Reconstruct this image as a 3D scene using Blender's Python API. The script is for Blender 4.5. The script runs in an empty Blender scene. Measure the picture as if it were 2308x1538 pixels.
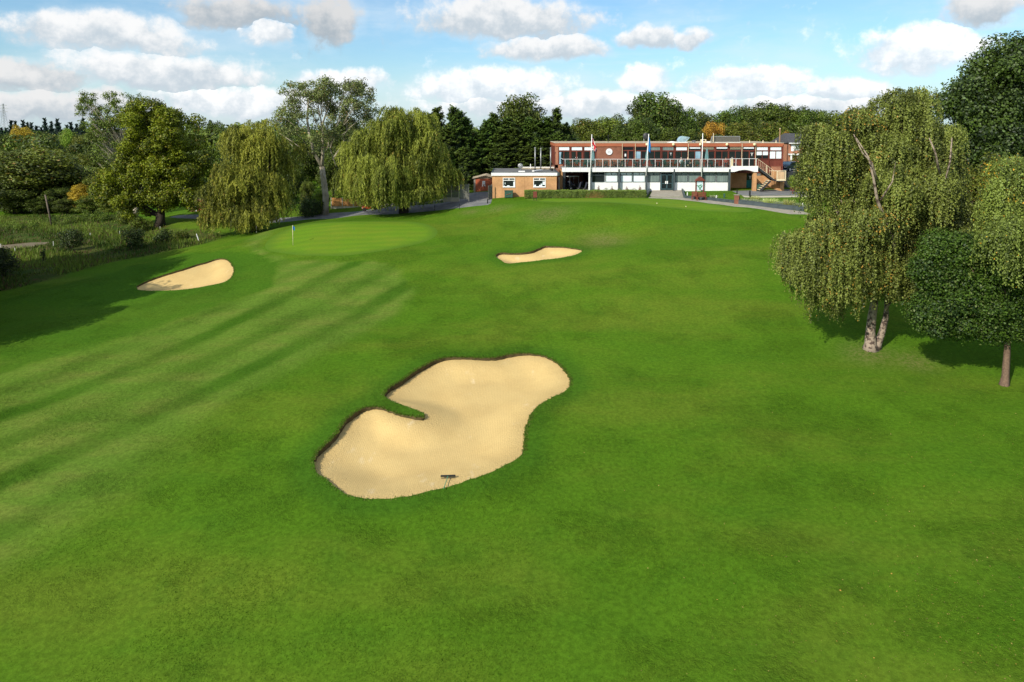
import bpy, math, random
import numpy as np
from mathutils import Vector, Matrix, geometry
R = math.radians
PI = math.pi
random.seed(7)
C = bpy.context.scene.collection
sc = bpy.context.scene

# ------------------------------------------------------------------ camera, world, sun, exposure
CZ, PITCH, F, PPY = 16.0, R(4.5), 1538.7, 411.0     # heights in metres, focal length and principal row for a 2308 px wide frame
cam_d = bpy.data.cameras.new('camera'); cam = bpy.data.objects.new('camera', cam_d); C.objects.link(cam)
cam.location = (0, 0, CZ); cam.rotation_euler = (PI/2 - PITCH, 0, 0)
cam_d.sensor_width = 36; cam_d.lens = 24; cam_d.shift_y = -(769 - PPY)/2308
cam_d.clip_start = 0.2; cam_d.clip_end = 9000
sc.camera = cam

SUN_EL, SUN_AZ = R(34), math.atan2(-0.67, -0.745)    # azimuth of the sun as seen from the scene (x east, y north)
sun_d = bpy.data.lights.new('sun', 'SUN'); sun = bpy.data.objects.new('sun', sun_d); C.objects.link(sun)
sdir = Vector((math.sin(SUN_AZ)*math.cos(SUN_EL), math.cos(SUN_AZ)*math.cos(SUN_EL), math.sin(SUN_EL)))
sun.rotation_euler = sdir.to_track_quat('Z', 'Y').to_euler()
sun.location = (-40, -40, 60)
sun_d.energy = 4.6; sun_d.angle = R(0.6); sun_d.color = (1.0, 0.93, 0.80)
sc.view_settings.view_transform = 'Standard'; sc.view_settings.look = 'None'
sc.view_settings.exposure = 0.22; sc.view_settings.gamma = 1
sc.cycles.max_bounces = 6; sc.cycles.diffuse_bounces = 3; sc.cycles.glossy_bounces = 2
sc.cycles.transparent_max_bounces = 8; sc.cycles.transmission_bounces = 3
sc.cycles.use_denoising = True

class NT:
    """small helper to wire nodes"""
    def __init__(s, tree): s.t = tree; s.n = tree.nodes; s.l = tree.links
    def new(s, typ, **kw):
        nd = s.n.new(typ)
        for k, v in kw.items(): setattr(nd, k, v)
        return nd
    def put(s, sock, v):
        if v is None: return
        if hasattr(v, 'is_output'): s.l.new(v, sock)
        else:
            try: sock.default_value = v
            except Exception:
                sock.default_value = tuple(v) + (1,)
    def math(s, op, a, b=None, c=None, clamp=False):
        nd = s.new('ShaderNodeMath', operation=op); nd.use_clamp = clamp
        s.put(nd.inputs[0], a); s.put(nd.inputs[1], b)
        if c is not None: s.put(nd.inputs[2], c)
        return nd.outputs[0]
    def vmath(s, op, a, b=None, out=0):
        nd = s.new('ShaderNodeVectorMath', operation=op)
        s.put(nd.inputs[0], a); s.put(nd.inputs[1], b)
        return nd.outputs[out]
    def mix(s, f, a, b, typ='RGBA', blend='MIX'):
        nd = s.new('ShaderNodeMix', data_type=typ)
        if typ == 'RGBA': nd.blend_type = blend
        i = {'FLOAT': (2, 3, 0), 'RGBA': (6, 7, 2), 'VECTOR': (4, 5, 1)}[typ]
        s.put(nd.inputs[0], f); s.put(nd.inputs[i[0]], a if not isinstance(a, tuple) or len(a) == 4 or typ != 'RGBA' else a+(1,))
        s.put(nd.inputs[i[1]], b if not isinstance(b, tuple) or len(b) == 4 or typ != 'RGBA' else b+(1,))
        return nd.outputs[i[2]]
    def noise(s, vec, scale, detail=3, rough=.5, out=0, dist=0):
        nd = s.new('ShaderNodeTexNoise'); s.put(nd.inputs['Vector'], vec)
        nd.inputs['Scale'].default_value = scale; nd.inputs['Detail'].default_value = detail
        nd.inputs['Roughness'].default_value = rough; nd.inputs['Distortion'].default_value = dist
        return nd.outputs[out]
    def ramp(s, f, lo, hi, a=0.0, b=1.0, smooth=True):
        nd = s.new('ShaderNodeMapRange'); nd.interpolation_type = 'SMOOTHSTEP' if smooth else 'LINEAR'
        s.put(nd.inputs[0], f)
        for i, v in ((1, lo), (2, hi), (3, a), (4, b)): nd.inputs[i].default_value = v
        return nd.outputs[0]

def px_azel(px, py):
    """direction of a photo pixel, in degrees"""
    v = Vector((px-1154, F, -(py-PPY)))
    v.rotate(Matrix.Rotation(-PITCH, 3, 'X'))
    v.normalize()
    return math.degrees(math.atan2(v.x, v.y)), math.degrees(math.asin(v.z))

world = bpy.data.worlds.new("World"); sc.world = world; world.use_nodes = True
def build_world():
    t = NT(world.node_tree); t.n.clear()
    sky = t.new('ShaderNodeTexSky'); sky.sky_type = 'NISHITA'; sky.sun_disc = False
    sky.sun_elevation = SUN_EL; sky.sun_rotation = SUN_AZ % (2*PI); sky.altitude = 60
    sky.air_density = 1.0; sky.dust_density = 1.0; sky.ozone_density = 2.0
    co = t.new('ShaderNodeTexCoord').outputs['Generated']
    sep = t.new('ShaderNodeSeparateXYZ'); t.l.new(co, sep.inputs[0])
    az = t.math('MULTIPLY', t.math('ARCTAN2', sep.outputs[0], sep.outputs[1]), 180/PI)
    el = t.math('MULTIPLY', t.math('ARCSINE', sep.outputs[2]), 180/PI)
    cb = t.new('ShaderNodeCombineXYZ'); t.l.new(az, cb.inputs[0]); t.l.new(el, cb.inputs[1])
    p0 = cb.outputs[0]
    w1 = t.noise(p0, .22, 5, .56, out=1)
    warp = t.vmath('MULTIPLY', t.vmath('SUBTRACT', w1, (.5, .5, .5)), (6.5, 2.6, 0))
    p = t.vmath('ADD', p0, warp)
    clouds = [  # px, py, half width, half height, brightness of the top
        (235, 78, 235, 52, .93), (535, 22, 150, 46, .72), (600, 72, 52, 34, 1.0), (745, 42, 95, 62, .70),
        (1130, 42, 225, 56, .90), (1235, 108, 160, 34, .93), (1465, 86, 62, 30, .95), (1550, 94, 60, 26, .95),
        (2060, 108, 165, 56, 1.15), (2215, 18, 130, 40, .80), (365, 165, 265, 48, .95), (70, 170, 150, 34, .80),
        (1110, 198, 210, 44, 1.1), (1450, 180, 70, 40, 1.15), (1695, 192, 165, 42, 1.15), (1930, 205, 110, 36, 1.1),
        (120, 236, 330, 40, .82), (560, 228, 260, 38, 1.02), (760, 180, 110, 28, 1.05), (1310, 236, 420, 34, 1.02), (1850, 240, 330, 26, 1.0)]
    M = None; S = None; Bt = None
    for (cx, cy, hw, hh, br) in clouds:
        a, e = px_azel(cx, cy); a2, _ = px_azel(cx+hw, cy); _, e2 = px_azel(cx, cy-hh)
        q = t.vmath('MULTIPLY', t.vmath('SUBTRACT', p, (a, e, 0)), (1/abs(a2-a), 1/abs(e2-e), 0))
        m = t.math('SUBTRACT', 1.22, t.vmath('LENGTH', q, out=1))
        qb = t.vmath('ADD', q, (0, 0, br))
        if M is None: M, S = m, qb
        else:
            g = t.math('GREATER_THAN', m, M)
            S = t.mix(g, S, qb, 'VECTOR')
            M = t.math('MAXIMUM', M, m)
    # clouds elsewhere round the sky, so that it goes on beyond the frame
    fr = t.noise(t.vmath('MULTIPLY', p0, (.05, .11, 0)), 1.0, 4, .55)
    out_f = t.ramp(t.math('ABSOLUTE', az), 38, 48)
    up_f = t.ramp(el, 11, 16)
    oth = t.math('MULTIPLY', t.math('MAXIMUM', out_f, up_f), t.ramp(fr, .46, .62, 0, .6))
    M = t.math('SUBTRACT', t.math('MAXIMUM', M, oth), .05)
    fine = t.noise(p0, .62, 7, .60)
    fine2 = t.noise(t.vmath('MULTIPLY', p0, (.10, .26, 0)), 1.0, 5, .6)
    Mn = t.math('ADD', M, t.math('MULTIPLY', t.math('SUBTRACT', fine, .5), 1.45))
    mask = t.ramp(Mn, .04, .58)
    thin = t.math('MULTIPLY', t.ramp(t.math('ADD', M, t.math('MULTIPLY', t.math('SUBTRACT', fine2, .5), 2.2)), -.30, .6), .38)
    # thin high veil and streaks
    st = t.vmath('ADD', p0, (100, 0, 0))
    rot = t.new('ShaderNodeMapping'); t.l.new(st, rot.inputs[0]); rot.inputs['Rotation'].default_value = (0, 0, R(-9)); rot.inputs['Scale'].default_value = (.035, .40, 1)
    veil = t.ramp(t.noise(rot.outputs[0], 1.6, 5, .6), .45, .80, 0, .45)
    hz = t.ramp(el, 0, 7.0, .66, .04)
    veil = t.math('MAXIMUM', veil, hz)
    sp = t.new('ShaderNodeSeparateXYZ'); t.l.new(S, sp.inputs[0])
    # top lit, flat grey base
    lit = t.math('ADD', t.math('MULTIPLY', sp.outputs[1], .55), t.math('MULTIPLY', t.math('SUBTRACT', fine, .5), 2.0))
    lit = t.math('ADD', lit, t.math('MULTIPLY', t.math('SUBTRACT', fine2, .5), 1.1))
    litf = t.ramp(lit, -.50, .42)
    cc = t.mix(litf, (.57, .65, .72), (.98, .98, .98))
    brv = t.new('ShaderNodeCombineXYZ')
    for i in range(3): t.l.new(t.math('MULTIPLY', sp.outputs[2], .93), brv.inputs[i])
    cc = t.mix(1.0, cc, brv.outputs[0], blend='MULTIPLY')
    skyc = t.mix(1.0, sky.outputs[0], (SKYK*.84, SKYK*1.10, SKYK*1.22), blend='MULTIPLY')
    c1 = t.mix(t.math('MULTIPLY', veil, .75), skyc, (.66, .80, .88))
    c1 = t.mix(thin, c1, (.72, .80, .86))
    c2 = t.mix(t.math('MULTIPLY', mask, .96), c1, cc)
    bg = t.new('ShaderNodeBackground'); t.l.new(c2, bg.inputs[0]); bg.inputs[1].default_value = 1.0
    ou = t.new('ShaderNodeOutputWorld'); t.l.new(bg.outputs[0], ou.inputs[0])
SKYK = 0.112
build_world()
world.cycles.sampling_method = 'MANUAL'; world.cycles.sample_map_resolution = 512

# ------------------------------------------------------------------ materials
MATS = {}
def material(name, c1, c2=None, scale=1.0, rough=.8, bump=0.0, bscale=None, metal=0.0, spec=.3, detail=4, tint=None, coord='Object', stretch=(1, 1, 1), lo=.35, hi=.65):
    m = bpy.data.materials.new(name); m.use_nodes = True; MATS[name] = m
    t = NT(m.node_tree); t.n.clear()
    b = t.new('ShaderNodeBsdfPrincipled'); o = t.new('ShaderNodeOutputMaterial'); t.l.new(b.outputs[0], o.inputs[0])
    b.inputs['Roughness'].default_value = rough; b.inputs['Metallic'].default_value = metal
    b.inputs['Specular IOR Level'].default_value = spec
    if c2 is None: c2 = tuple(x*.85 for x in c1)
    co = t.vmath('MULTIPLY', t.new('ShaderNodeTexCoord').outputs[coord], stretch)
    f = t.ramp(t.noise(co, scale, detail, .6), lo, hi)
    t.l.new(t.mix(f, tuple(c1), tuple(c2)), b.inputs['Base Color'])
    if bump:
        bp = t.new('ShaderNodeBump'); bp.inputs['Strength'].default_value = bump; bp.inputs['Distance'].default_value = .05
        t.l.new(t.noise(co, bscale or scale*4, 3, .6), bp.inputs['Height']); t.l.new(bp.outputs[0], b.inputs['Normal'])
    return m

def leaf_material(name, dark, light, alt=None, trans=.25, gloss=.35):
    """leaf colour follows the per-leaf value 'tint' (0..1); values above .9 take the alternative colour"""
    m = bpy.data.materials.new(name); m.use_nodes = True; MATS[name] = m
    t = NT(m.node_tree); t.n.clear()
    at = t.new('ShaderNodeAttribute'); at.attribute_name = 'tint'
    oi = t.new('ShaderNodeObjectInfo')
    dark = tuple(c*1.15 for c in dark); light = (light[0]*1.62, light[1]*1.85, light[2]*1.3); alt = alt and tuple(c*1.3 for c in alt)
    f = t.ramp(at.outputs['Fac'], .12, .82)
    col = t.mix(f, dark, light)
    if alt: col = t.mix(t.math('GREATER_THAN', at.outputs['Fac'], .9), col, alt)
    hs = t.new('ShaderNodeHueSaturation'); t.l.new(col, hs.inputs['Color'])
    t.l.new(t.ramp(oi.outputs['Random'], 0, 1, .485, .515, False), hs.inputs['Hue'])
    t.l.new(t.ramp(oi.outputs['Random'], 0, 1, .85, 1.15, False), hs.inputs['Value'])
    d = t.new('ShaderNodeBsdfPrincipled'); t.l.new(hs.outputs[0], d.inputs['Base Color'])
    d.inputs['Roughness'].default_value = .55; d.inputs['Specular IOR Level'].default_value = gloss
    tr = t.new('ShaderNodeBsdfTranslucent'); t.l.new(hs.outputs[0], tr.inputs['Color'])
    mx = t.new('ShaderNodeMixShader'); mx.inputs[0].default_value = trans
    t.l.new(d.outputs[0], mx.inputs[1]); t.l.new(tr.outputs[0], mx.inputs[2])
    o = t.new('ShaderNodeOutputMaterial'); t.l.new(mx.outputs[0], o.inputs[0])
    return m

def grass_material(name, base, dry, deep, stripes=False):
    m = bpy.data.materials.new(name); m.use_nodes = True; MATS[name] = m
    t = NT(m.node_tree); t.n.clear()
    b = t.new('ShaderNodeBsdfPrincipled'); o = t.new('ShaderNodeOutputMaterial'); t.l.new(b.outputs[0], o.inputs[0])
    b.inputs['Roughness'].default_value = .95; b.inputs['Specular IOR Level'].default_value = .03
    co = t.new('ShaderNodeTexCoord').outputs['Object']
    mp = t.new('ShaderNodeMapping'); t.l.new(co, mp.inputs[0]); mp.inputs['Rotation'].default_value = (0, 0, R(-38)); mp.inputs['Scale'].default_value = (.55, 1.5, 1)
    n1 = t.noise(mp.outputs[0], .10, 5, .62, dist=.3)
    n2 = t.noise(co, .55, 5, .65)
    n3 = t.noise(co, 5.0, 4, .7)
    col = t.mix(t.ramp(n1, .40, .70), base, dry)
    col = t.mix(t.math('MULTIPLY', t.ramp(n2, .46, .70), .32), col, deep)
    at = t.new('ShaderNodeAttribute'); at.attribute_name = 'lush'
    col = t.mix(t.math('MULTIPLY', at.outputs['Fac'], .75), col, deep)
    at = t.new('ShaderNodeAttribute'); at.attribute_name = 'fair'
    n4 = t.noise(mp.outputs[0], .35, 4, .6)
    fair = t.mix(t.ramp(n4, .40, .70), (.102, .176, .022), (.142, .182, .032))
    at2 = t.new('ShaderNodeAttribute'); at2.attribute_name = 'stripe'
    fair = t.mix(at2.outputs['Fac'], fair, (.034, .096, .006))
    col = t.mix(t.math('MULTIPLY', at.outputs['Fac'], .80), col, fair)
    at = t.new('ShaderNodeAttribute'); at.attribute_name = 'wild'
    wl = t.mix(t.ramp(t.noise(co, .30, 6, .7), .38, .66), (.035, .068, .010), (.085, .090, .026))
    wl = t.mix(t.ramp(n2, .55, .66), wl, (.085, .050, .026))
    col = t.mix(at.outputs['Fac'], col, wl)
    at = t.new('ShaderNodeAttribute'); at.attribute_name = 'worn'
    col = t.mix(t.math('MULTIPLY', at.outputs['Fac'], t.ramp(n3, .35, .6)), col, (.19, .145, .07))
    # fine mottling of blades
    v = t.ramp(n3, .30, .72, .78, 1.18)
    vf = t.ramp(t.noise(co, 26, 3, .7), .3, .7, .86, 1.12)
    vv = t.math('MULTIPLY', v, vf)
    cv = t.new('ShaderNodeCombineXYZ')
    for i in range(3): t.l.new(vv, cv.inputs[i])
    col = t.mix(1.0, col, cv.outputs[0], blend='MULTIPLY')
    t.l.new(col, b.inputs['Base Color'])
    h = t.math('ADD', t.math('MULTIPLY', t.noise(co, 3.2, 5, .72), 1.0), t.math('MULTIPLY', t.noise(co, 16, 4, .7), .5))
    cl = t.ramp(t.noise(co, .22, 4, .6), .46, .62, .22, 1.0)
    bp = t.new('ShaderNodeBump'); bp.inputs['Distance'].default_value = .16
    t.l.new(t.math('MULTIPLY', cl, .9), bp.inputs['Strength'])
    t.l.new(h, bp.inputs['Height']); t.l.new(bp.outputs[0], b.inputs['Normal'])
    return m
grass_material('grass', (.067, .148, .008), (.100, .156, .013), (.042, .114, .008))
def green_material():
    m = bpy.data.materials.new('green_turf'); m.use_nodes = True; MATS['green_turf'] = m
    t = NT(m.node_tree); t.n.clear()
    b = t.new('ShaderNodeBsdfPrincipled'); o = t.new('ShaderNodeOutputMaterial'); t.l.new(b.outputs[0], o.inputs[0])
    b.inputs['Roughness'].default_value = .95; b.inputs['Specular IOR Level'].default_value = .08
    co = t.new('ShaderNodeTexCoord').outputs['Object']
    col = t.mix(t.ramp(t.noise(co, .28, 4, .6), .35, .7), (.110, .212, .010), (.140, .205, .014))
    wv = t.new('ShaderNodeTexWave'); t.l.new(co, wv.inputs[0]); wv.inputs['Scale'].default_value = .18; wv.inputs['Distortion'].default_value = 1.0
    wv.bands_direction = 'Y'
    col = t.mix(t.math('MULTIPLY', t.ramp(wv.outputs['Fac'], .3, .7), .35), col, (.085, .175, .011))
    at = t.new('ShaderNodeAttribute'); at.attribute_name = 'rim'
    col = t.mix(at.outputs['Fac'], col, (.072, .145, .012))
    v = t.ramp(t.noise(co, 9, 4, .7), .3, .7, .88, 1.10)
    cv = t.new('ShaderNodeCombineXYZ')
    for i in range(3): t.l.new(v, cv.inputs[i])
    t.l.new(t.mix(1.0, col, cv.outputs[0], blend='MULTIPLY'), b.inputs['Base Color'])
    bp = t.new('ShaderNodeBump'); bp.inputs['Distance'].default_value = .03; bp.inputs['Strength'].default_value = .4
    t.l.new(t.noise(co, 14, 3, .6), bp.inputs['Height']); t.l.new(bp.outputs[0], b.inputs['Normal'])
green_material()
def sand_material():
    m = bpy.data.materials.new('bunker_sand'); m.use_nodes = True; MATS['bunker_sand'] = m
    t = NT(m.node_tree); t.n.clear()
    b = t.new('ShaderNodeBsdfPrincipled'); o = t.new('ShaderNodeOutputMaterial'); t.l.new(b.outputs[0], o.inputs[0])
    b.inputs['Roughness'].default_value = 1; b.inputs['Specular IOR Level'].default_value = .05
    co = t.new('ShaderNodeTexCoord').outputs['Object']
    col = t.mix(t.ramp(t.noise(co, .5, 5, .6), .35, .68), (.60, .435, .185), (.555, .395, .165))
    col = t.mix(t.math('MULTIPLY', t.ramp(t.noise(t.vmath('MULTIPLY', co, (1, .5, 1)), .9, 5, .7), .60, .72), .5), col, (.72, .58, .36))
    v = t.ramp(t.noise(co, 22, 4, .75), .3, .7, .86, 1.08)
    cv = t.new('ShaderNodeCombineXYZ')
    for i in range(3): t.l.new(v, cv.inputs[i])
    t.l.new(t.mix(1.0, col, cv.outputs[0], blend='MULTIPLY'), b.inputs['Base Color'])
    wv = t.new('ShaderNodeTexWave'); t.l.new(co, wv.inputs[0]); wv.inputs['Scale'].default_value = 3.4; wv.inputs['Distortion'].default_value = 1.6
    wv.inputs['Detail'].default_value = 2; wv.inputs['Detail Scale'].default_value = .4; wv.bands_direction = 'X'
    att = t.new('ShaderNodeAttribute'); att.attribute_name = 'edge'
    h = t.math('ADD', t.math('MULTIPLY', wv.outputs['Fac'], .085),
               t.math('MULTIPLY', t.noise(co, 9, 5, .75), t.math('ADD', .5, t.math('MULTIPLY', att.outputs['Fac'], 1.6))))
    bp = t.new('ShaderNodeBump'); bp.inputs['Distance'].default_value = .05; bp.inputs['Strength'].default_value = .75
    t.l.new(h, bp.inputs['Height']); t.l.new(bp.outputs[0], b.inputs['Normal'])
sand_material()
def brick_material(name, a, b_, mortar):
    m = bpy.data.materials.new(name); m.use_nodes = True; MATS[name] = m
    t = NT(m.node_tree); t.n.clear()
    b = t.new('ShaderNodeBsdfPrincipled'); o = t.new('ShaderNodeOutputMaterial'); t.l.new(b.outputs[0], o.inputs[0])
    b.inputs['Roughness'].default_value = .9; b.inputs['Specular IOR Level'].default_value = .15
    co = t.new('ShaderNodeTexCoord').outputs['Object']
    sp = t.new('ShaderNodeSeparateXYZ'); t.l.new(co, sp.inputs[0])
    cb = t.new('ShaderNodeCombineXYZ'); t.l.new(t.math('ADD', sp.outputs[0], sp.outputs[1]), cb.inputs[0]); t.l.new(sp.outputs[2], cb.inputs[1])
    br = t.new('ShaderNodeTexBrick'); t.l.new(cb.outputs[0], br.inputs['Vector'])
    br.inputs['Color1'].default_value = a+(1,); br.inputs['Color2'].default_value = b_+(1,); br.inputs['Mortar'].default_value = mortar+(1,)
    br.inputs['Scale'].default_value = 1; br.inputs['Brick Width'].default_value = .225; br.inputs['Row Height'].default_value = .075; br.inputs['Mortar Size'].default_value = .010
    n = t.ramp(t.noise(co, .8, 5, .65), .3, .7, .80, 1.12)
    cv = t.new('ShaderNodeCombineXYZ')
    for i in range(3): t.l.new(n, cv.inputs[i])
    t.l.new(t.mix(1.0, br.outputs[0], cv.outputs[0], blend='MULTIPLY'), b.inputs['Base Color'])
brick_material('orange_brick', (.56, .285, .115), (.48, .23, .095), (.50, .34, .20))
brick_material('brown_brick', (.27, .105, .065), (.22, .085, .05), (.24, .13, .09))
brick_material('red_brick', (.42, .16, .08), (.35, .13, .07), (.40, .25, .18))
material('asphalt', (.135, .140, .145), (.20, .20, .195), .8, .95, .3, 30, spec=.1)
material('pale_paving', (.34, .31, .25), (.27, .245, .20), 2, .95, .2, 20, spec=.1)
material('kerb_concrete', (.50, .45, .35), (.40, .36, .28), 2, .95, spec=.1)
material('gravel', (.20, .165, .115), (.13, .11, .07), 5, 1, .4, spec=.05)
material('soil', (.060, .050, .022), (.10, .075, .035), 4, 1, .5, spec=.05)
material('white_paint', (.80, .80, .78), (.74, .74, .73), .9, .6)
material('white_board', (.78, .80, .80), (.70, .73, .75), .6, .7)
material('cream_paint', (.72, .62, .42), (.65, .55, .36), 1, .7)
material('grey_post', (.060, .080, .085), (.045, .06, .065), 2, .5)
material('teal_frame', (.05, .095, .105), (.04, .075, .085), 2, .5)
material('mahogany', (.175, .045, .030), (.125, .032, .022), 1.6, .55, stretch=(1, 1, .25))
material('fascia_rust', (.40, .125, .060), (.34, .105, .052), .5, .6)
material('roof_felt', (.10, .105, .11), (.16, .16, .155), .6, .95)
material('roof_gravel', (.42, .35, .24), (.33, .27, .19), 1.5, .95)
material('dark_glass', (.012, .017, .018), (.020, .026, .026), .8, .06, spec=.35)
material('blue_glass', (.30, .46, .56), (.22, .36, .44), 1.2, .15, spec=.6)
material('grey_curtain', (.20, .25, .235), (.13, .17, .16), 7, .35, stretch=(1, 1, .06), spec=.5)
material('white_blind', (.74, .82, .84), (.68, .77, .80), .8, .5)
material('cream_blind', (.50, .46, .32), (.42, .38, .26), .8, .6)
material('steel', (.55, .56, .56), (.45, .46, .47), 3, .35, metal=.6)
material('rail_white', (.72, .73, .72), (.62, .64, .64), 3, .4)
material('galvanised', (.36, .37, .37), (.27, .28, .28), 3, .45, metal=.5)
material('cowl_alloy', (.45, .62, .68), (.38, .53, .60), 3, .3, metal=.4)
material('black_metal', (.015, .016, .017), None, 2, .5)
material('dark_metal', (.035, .038, .042), None, 2, .5)
material('green_plastic', (.022, .060, .058), (.030, .078, .074), 4, .45)
material('table_top', (.10, .14, .14), (.08, .11, .11), 4, .45)
material('parasol_cloth', (.17, .30, .31), (.11, .21, .22), 3, .8, stretch=(3, 3, .3))
material('teal_paint', (.015, .16, .145), (.012, .12, .11), 1, .5)
material('red_wood', (.20, .050, .030), (.13, .035, .022), 5, .6, stretch=(1, 1, 4))
material('brown_wood', (.13, .070, .035), (.09, .048, .025), 4, .8)
material('grey_wood', (.17, .165, .14), (.12, .118, .10), 3, .9, stretch=(1, 1, 5))
material('orange_wood', (.50, .235, .080), (.40, .18, .06), 3, .8, stretch=(6, 6, .4))
material('pole_wood', (.27, .17, .09), (.20, .125, .07), 3, .9)
material('grey_pole', (.17, .13, .10), (.12, .095, .07), 3, .9)
material('slate', (.075, .075, .08), (.055, .055, .06), 3, .8)
material('red_paint', (.42, .035, .025), (.33, .03, .02), 2, .35)
material('orange_door', (.42, .105, .045), (.34, .085, .04), 1.2, .5)
material('rubber', (.02, .02, .02), None, 3, .8)
material('navy_paint', (.010, .018, .045), None, 2, .2, spec=.6)
material('bin_green', (.035, .095, .065), (.03, .07, .055), 3, .6)
material('map_blue', (.60, .74, .76), (.52, .68, .72), 3, .4)
material('map_green', (.10, .30, .16), None, 3, .5)
material('flag_red', (.45, .02, .03), None, 6, .8)
material('flag_navy', (.02, .03, .12), None, 6, .8)
material('flag_white', (.75, .74, .68), None, 6, .8)
material('flag_blue', (.01, .17, .46), (.01, .13, .36), 6, .8)
material('skin', (.50, .29, .20), None, 6, .6)
material('cloth_white', (.70, .72, .72), None, 6, .8)
material('cloth_dark', (.035, .04, .06), None, 6, .8)
material('cloth_red', (.25, .06, .05), None, 6, .8)
material('hair_grey', (.30, .28, .26), None, 6, .8)
material('hair_brown', (.06, .035, .02), None, 6, .8)
material('yellow_paint', (.75, .55, .06), None, 3, .5)
material('lamp_globe', (.80, .66, .40), (.78, .62, .36), 3, .4)
material('bark_brown', (.17, .115, .075), (.10, .068, .046), 5, .95, .8, 12, stretch=(1, 1, .35))
material('bark_dark', (.050, .038, .026), (.032, .025, .018), 4, .95, .6, stretch=(1, 1, .3))
material('bark_pale', (.42, .37, .28), (.27, .23, .17), 2, .9, .4, stretch=(1, 1, .6))
material('bark_birch', (.30, .235, .18), (.075, .05, .04), 3.2, .85, .5, stretch=(1, 1, 1.2), lo=.47, hi=.60)
material('bark_red', (.19, .125, .085), (.12, .078, .055), 8, .95, .8, 14)
material('rock', (.42, .40, .36), (.30, .285, .25), 3, .95, .6)
def glass_rail():
    m = bpy.data.materials.new('clear_glass'); m.use_nodes = True; MATS['clear_glass'] = m
    t = NT(m.node_tree); t.n.clear()
    tr = t.new('ShaderNodeBsdfTransparent'); tr.inputs[0].default_value = (.95, .98, .975, 1)
    g = t.new('ShaderNodeBsdfGlossy'); g.inputs['Roughness'].default_value = .05
    mx = t.new('ShaderNodeMixShader'); mx.inputs[0].default_value = .04
    o = t.new('ShaderNodeOutputMaterial'); t.l.new(tr.outputs[0], mx.inputs[1]); t.l.new(g.outputs[0], mx.inputs[2]); t.l.new(mx.outputs[0], o.inputs[0])
glass_rail()
leaf_material('leaf_willow', (.050, .072, .010), (.200, .205, .042), (.33, .25, .05), .30, .2)
leaf_material('leaf_willow_gold', (.055, .068, .010), (.225, .200, .040), (.33, .24, .05), .30, .2)
leaf_material('leaf_birch', (.045, .060, .010), (.155, .168, .045), (.38, .24, .035), .28, .35)
leaf_material('leaf_birch_gold', (.045, .060, .010), (.150, .155, .040), (.48, .25, .025), .28, .35)
leaf_material('leaf_oak_dark', (.010, .022, .004), (.044, .066, .009), (.075, .125, .035), .20, .45)
leaf_material('leaf_hornbeam', (.010, .026, .005), (.046, .072, .010), (.095, .12, .035), .24, .3)
leaf_material('leaf_oak_olive', (.034, .056, .004), (.150, .176, .009), (.20, .19, .015), .28, .3)
leaf_material('leaf_ash', (.045, .060, .012), (.130, .150, .030), (.20, .16, .04), .28, .3)
leaf_material('leaf_poplar', (.060, .070, .026), (.150, .160, .060), (.22, .15, .07), .25, .4)
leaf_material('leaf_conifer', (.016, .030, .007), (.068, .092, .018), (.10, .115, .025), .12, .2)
leaf_material('leaf_spruce', (.008, .018, .014), (.022, .040, .030), None, .08, .2)
leaf_material('leaf_wood', (.030, .044, .007), (.100, .110, .016), (.19, .13, .03), .22, .3)
leaf_material('leaf_wood_dark', (.016, .028, .005), (.066, .085, .012), (.12, .12, .03), .20, .3)
leaf_material('leaf_yellow', (.20, .15, .018), (.42, .29, .035), (.48, .33, .05), .30, .2)
leaf_material('leaf_orange', (.14, .070, .014), (.33, .165, .030), (.42, .18, .03), .30, .2)
leaf_material('leaf_lime', (.085, .130, .014), (.210, .270, .040), (.32, .30, .05), .30, .3)
leaf_material('leaf_hedge', (.045, .062, .014), (.120, .150, .030), (.22, .13, .04), .20, .3)
leaf_material('leaf_bush', (.010, .020, .005), (.034, .052, .012), (.14, .11, .04), .2, .3)
leaf_material('leaf_burgundy', (.06, .012, .014), (.15, .03, .03), None, .2, .3)
leaf_material('leaf_lavender', (.14, .15, .10), (.27, .28, .20), (.26, .20, .26), .2, .2)
leaf_material('leaf_straw', (.20, .20, .07), (.42, .42, .19), (.5, .46, .25), .3, .2)
leaf_material('leaf_rough', (.035, .065, .008), (.105, .125, .022), (.095, .055, .030), .3, .2)
leaf_material('leaf_turf', (.042, .096, .006), (.074, .105, .009), None, .25, .1)
leaf_material('leaf_rim', (.045, .095, .010), (.085, .120, .018), (.20, .18, .06), .3, .2)
leaf_material('leaf_fallen', (.14, .12, .03), (.24, .17, .06), (.50, .28, .06), .2, .3)

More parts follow.
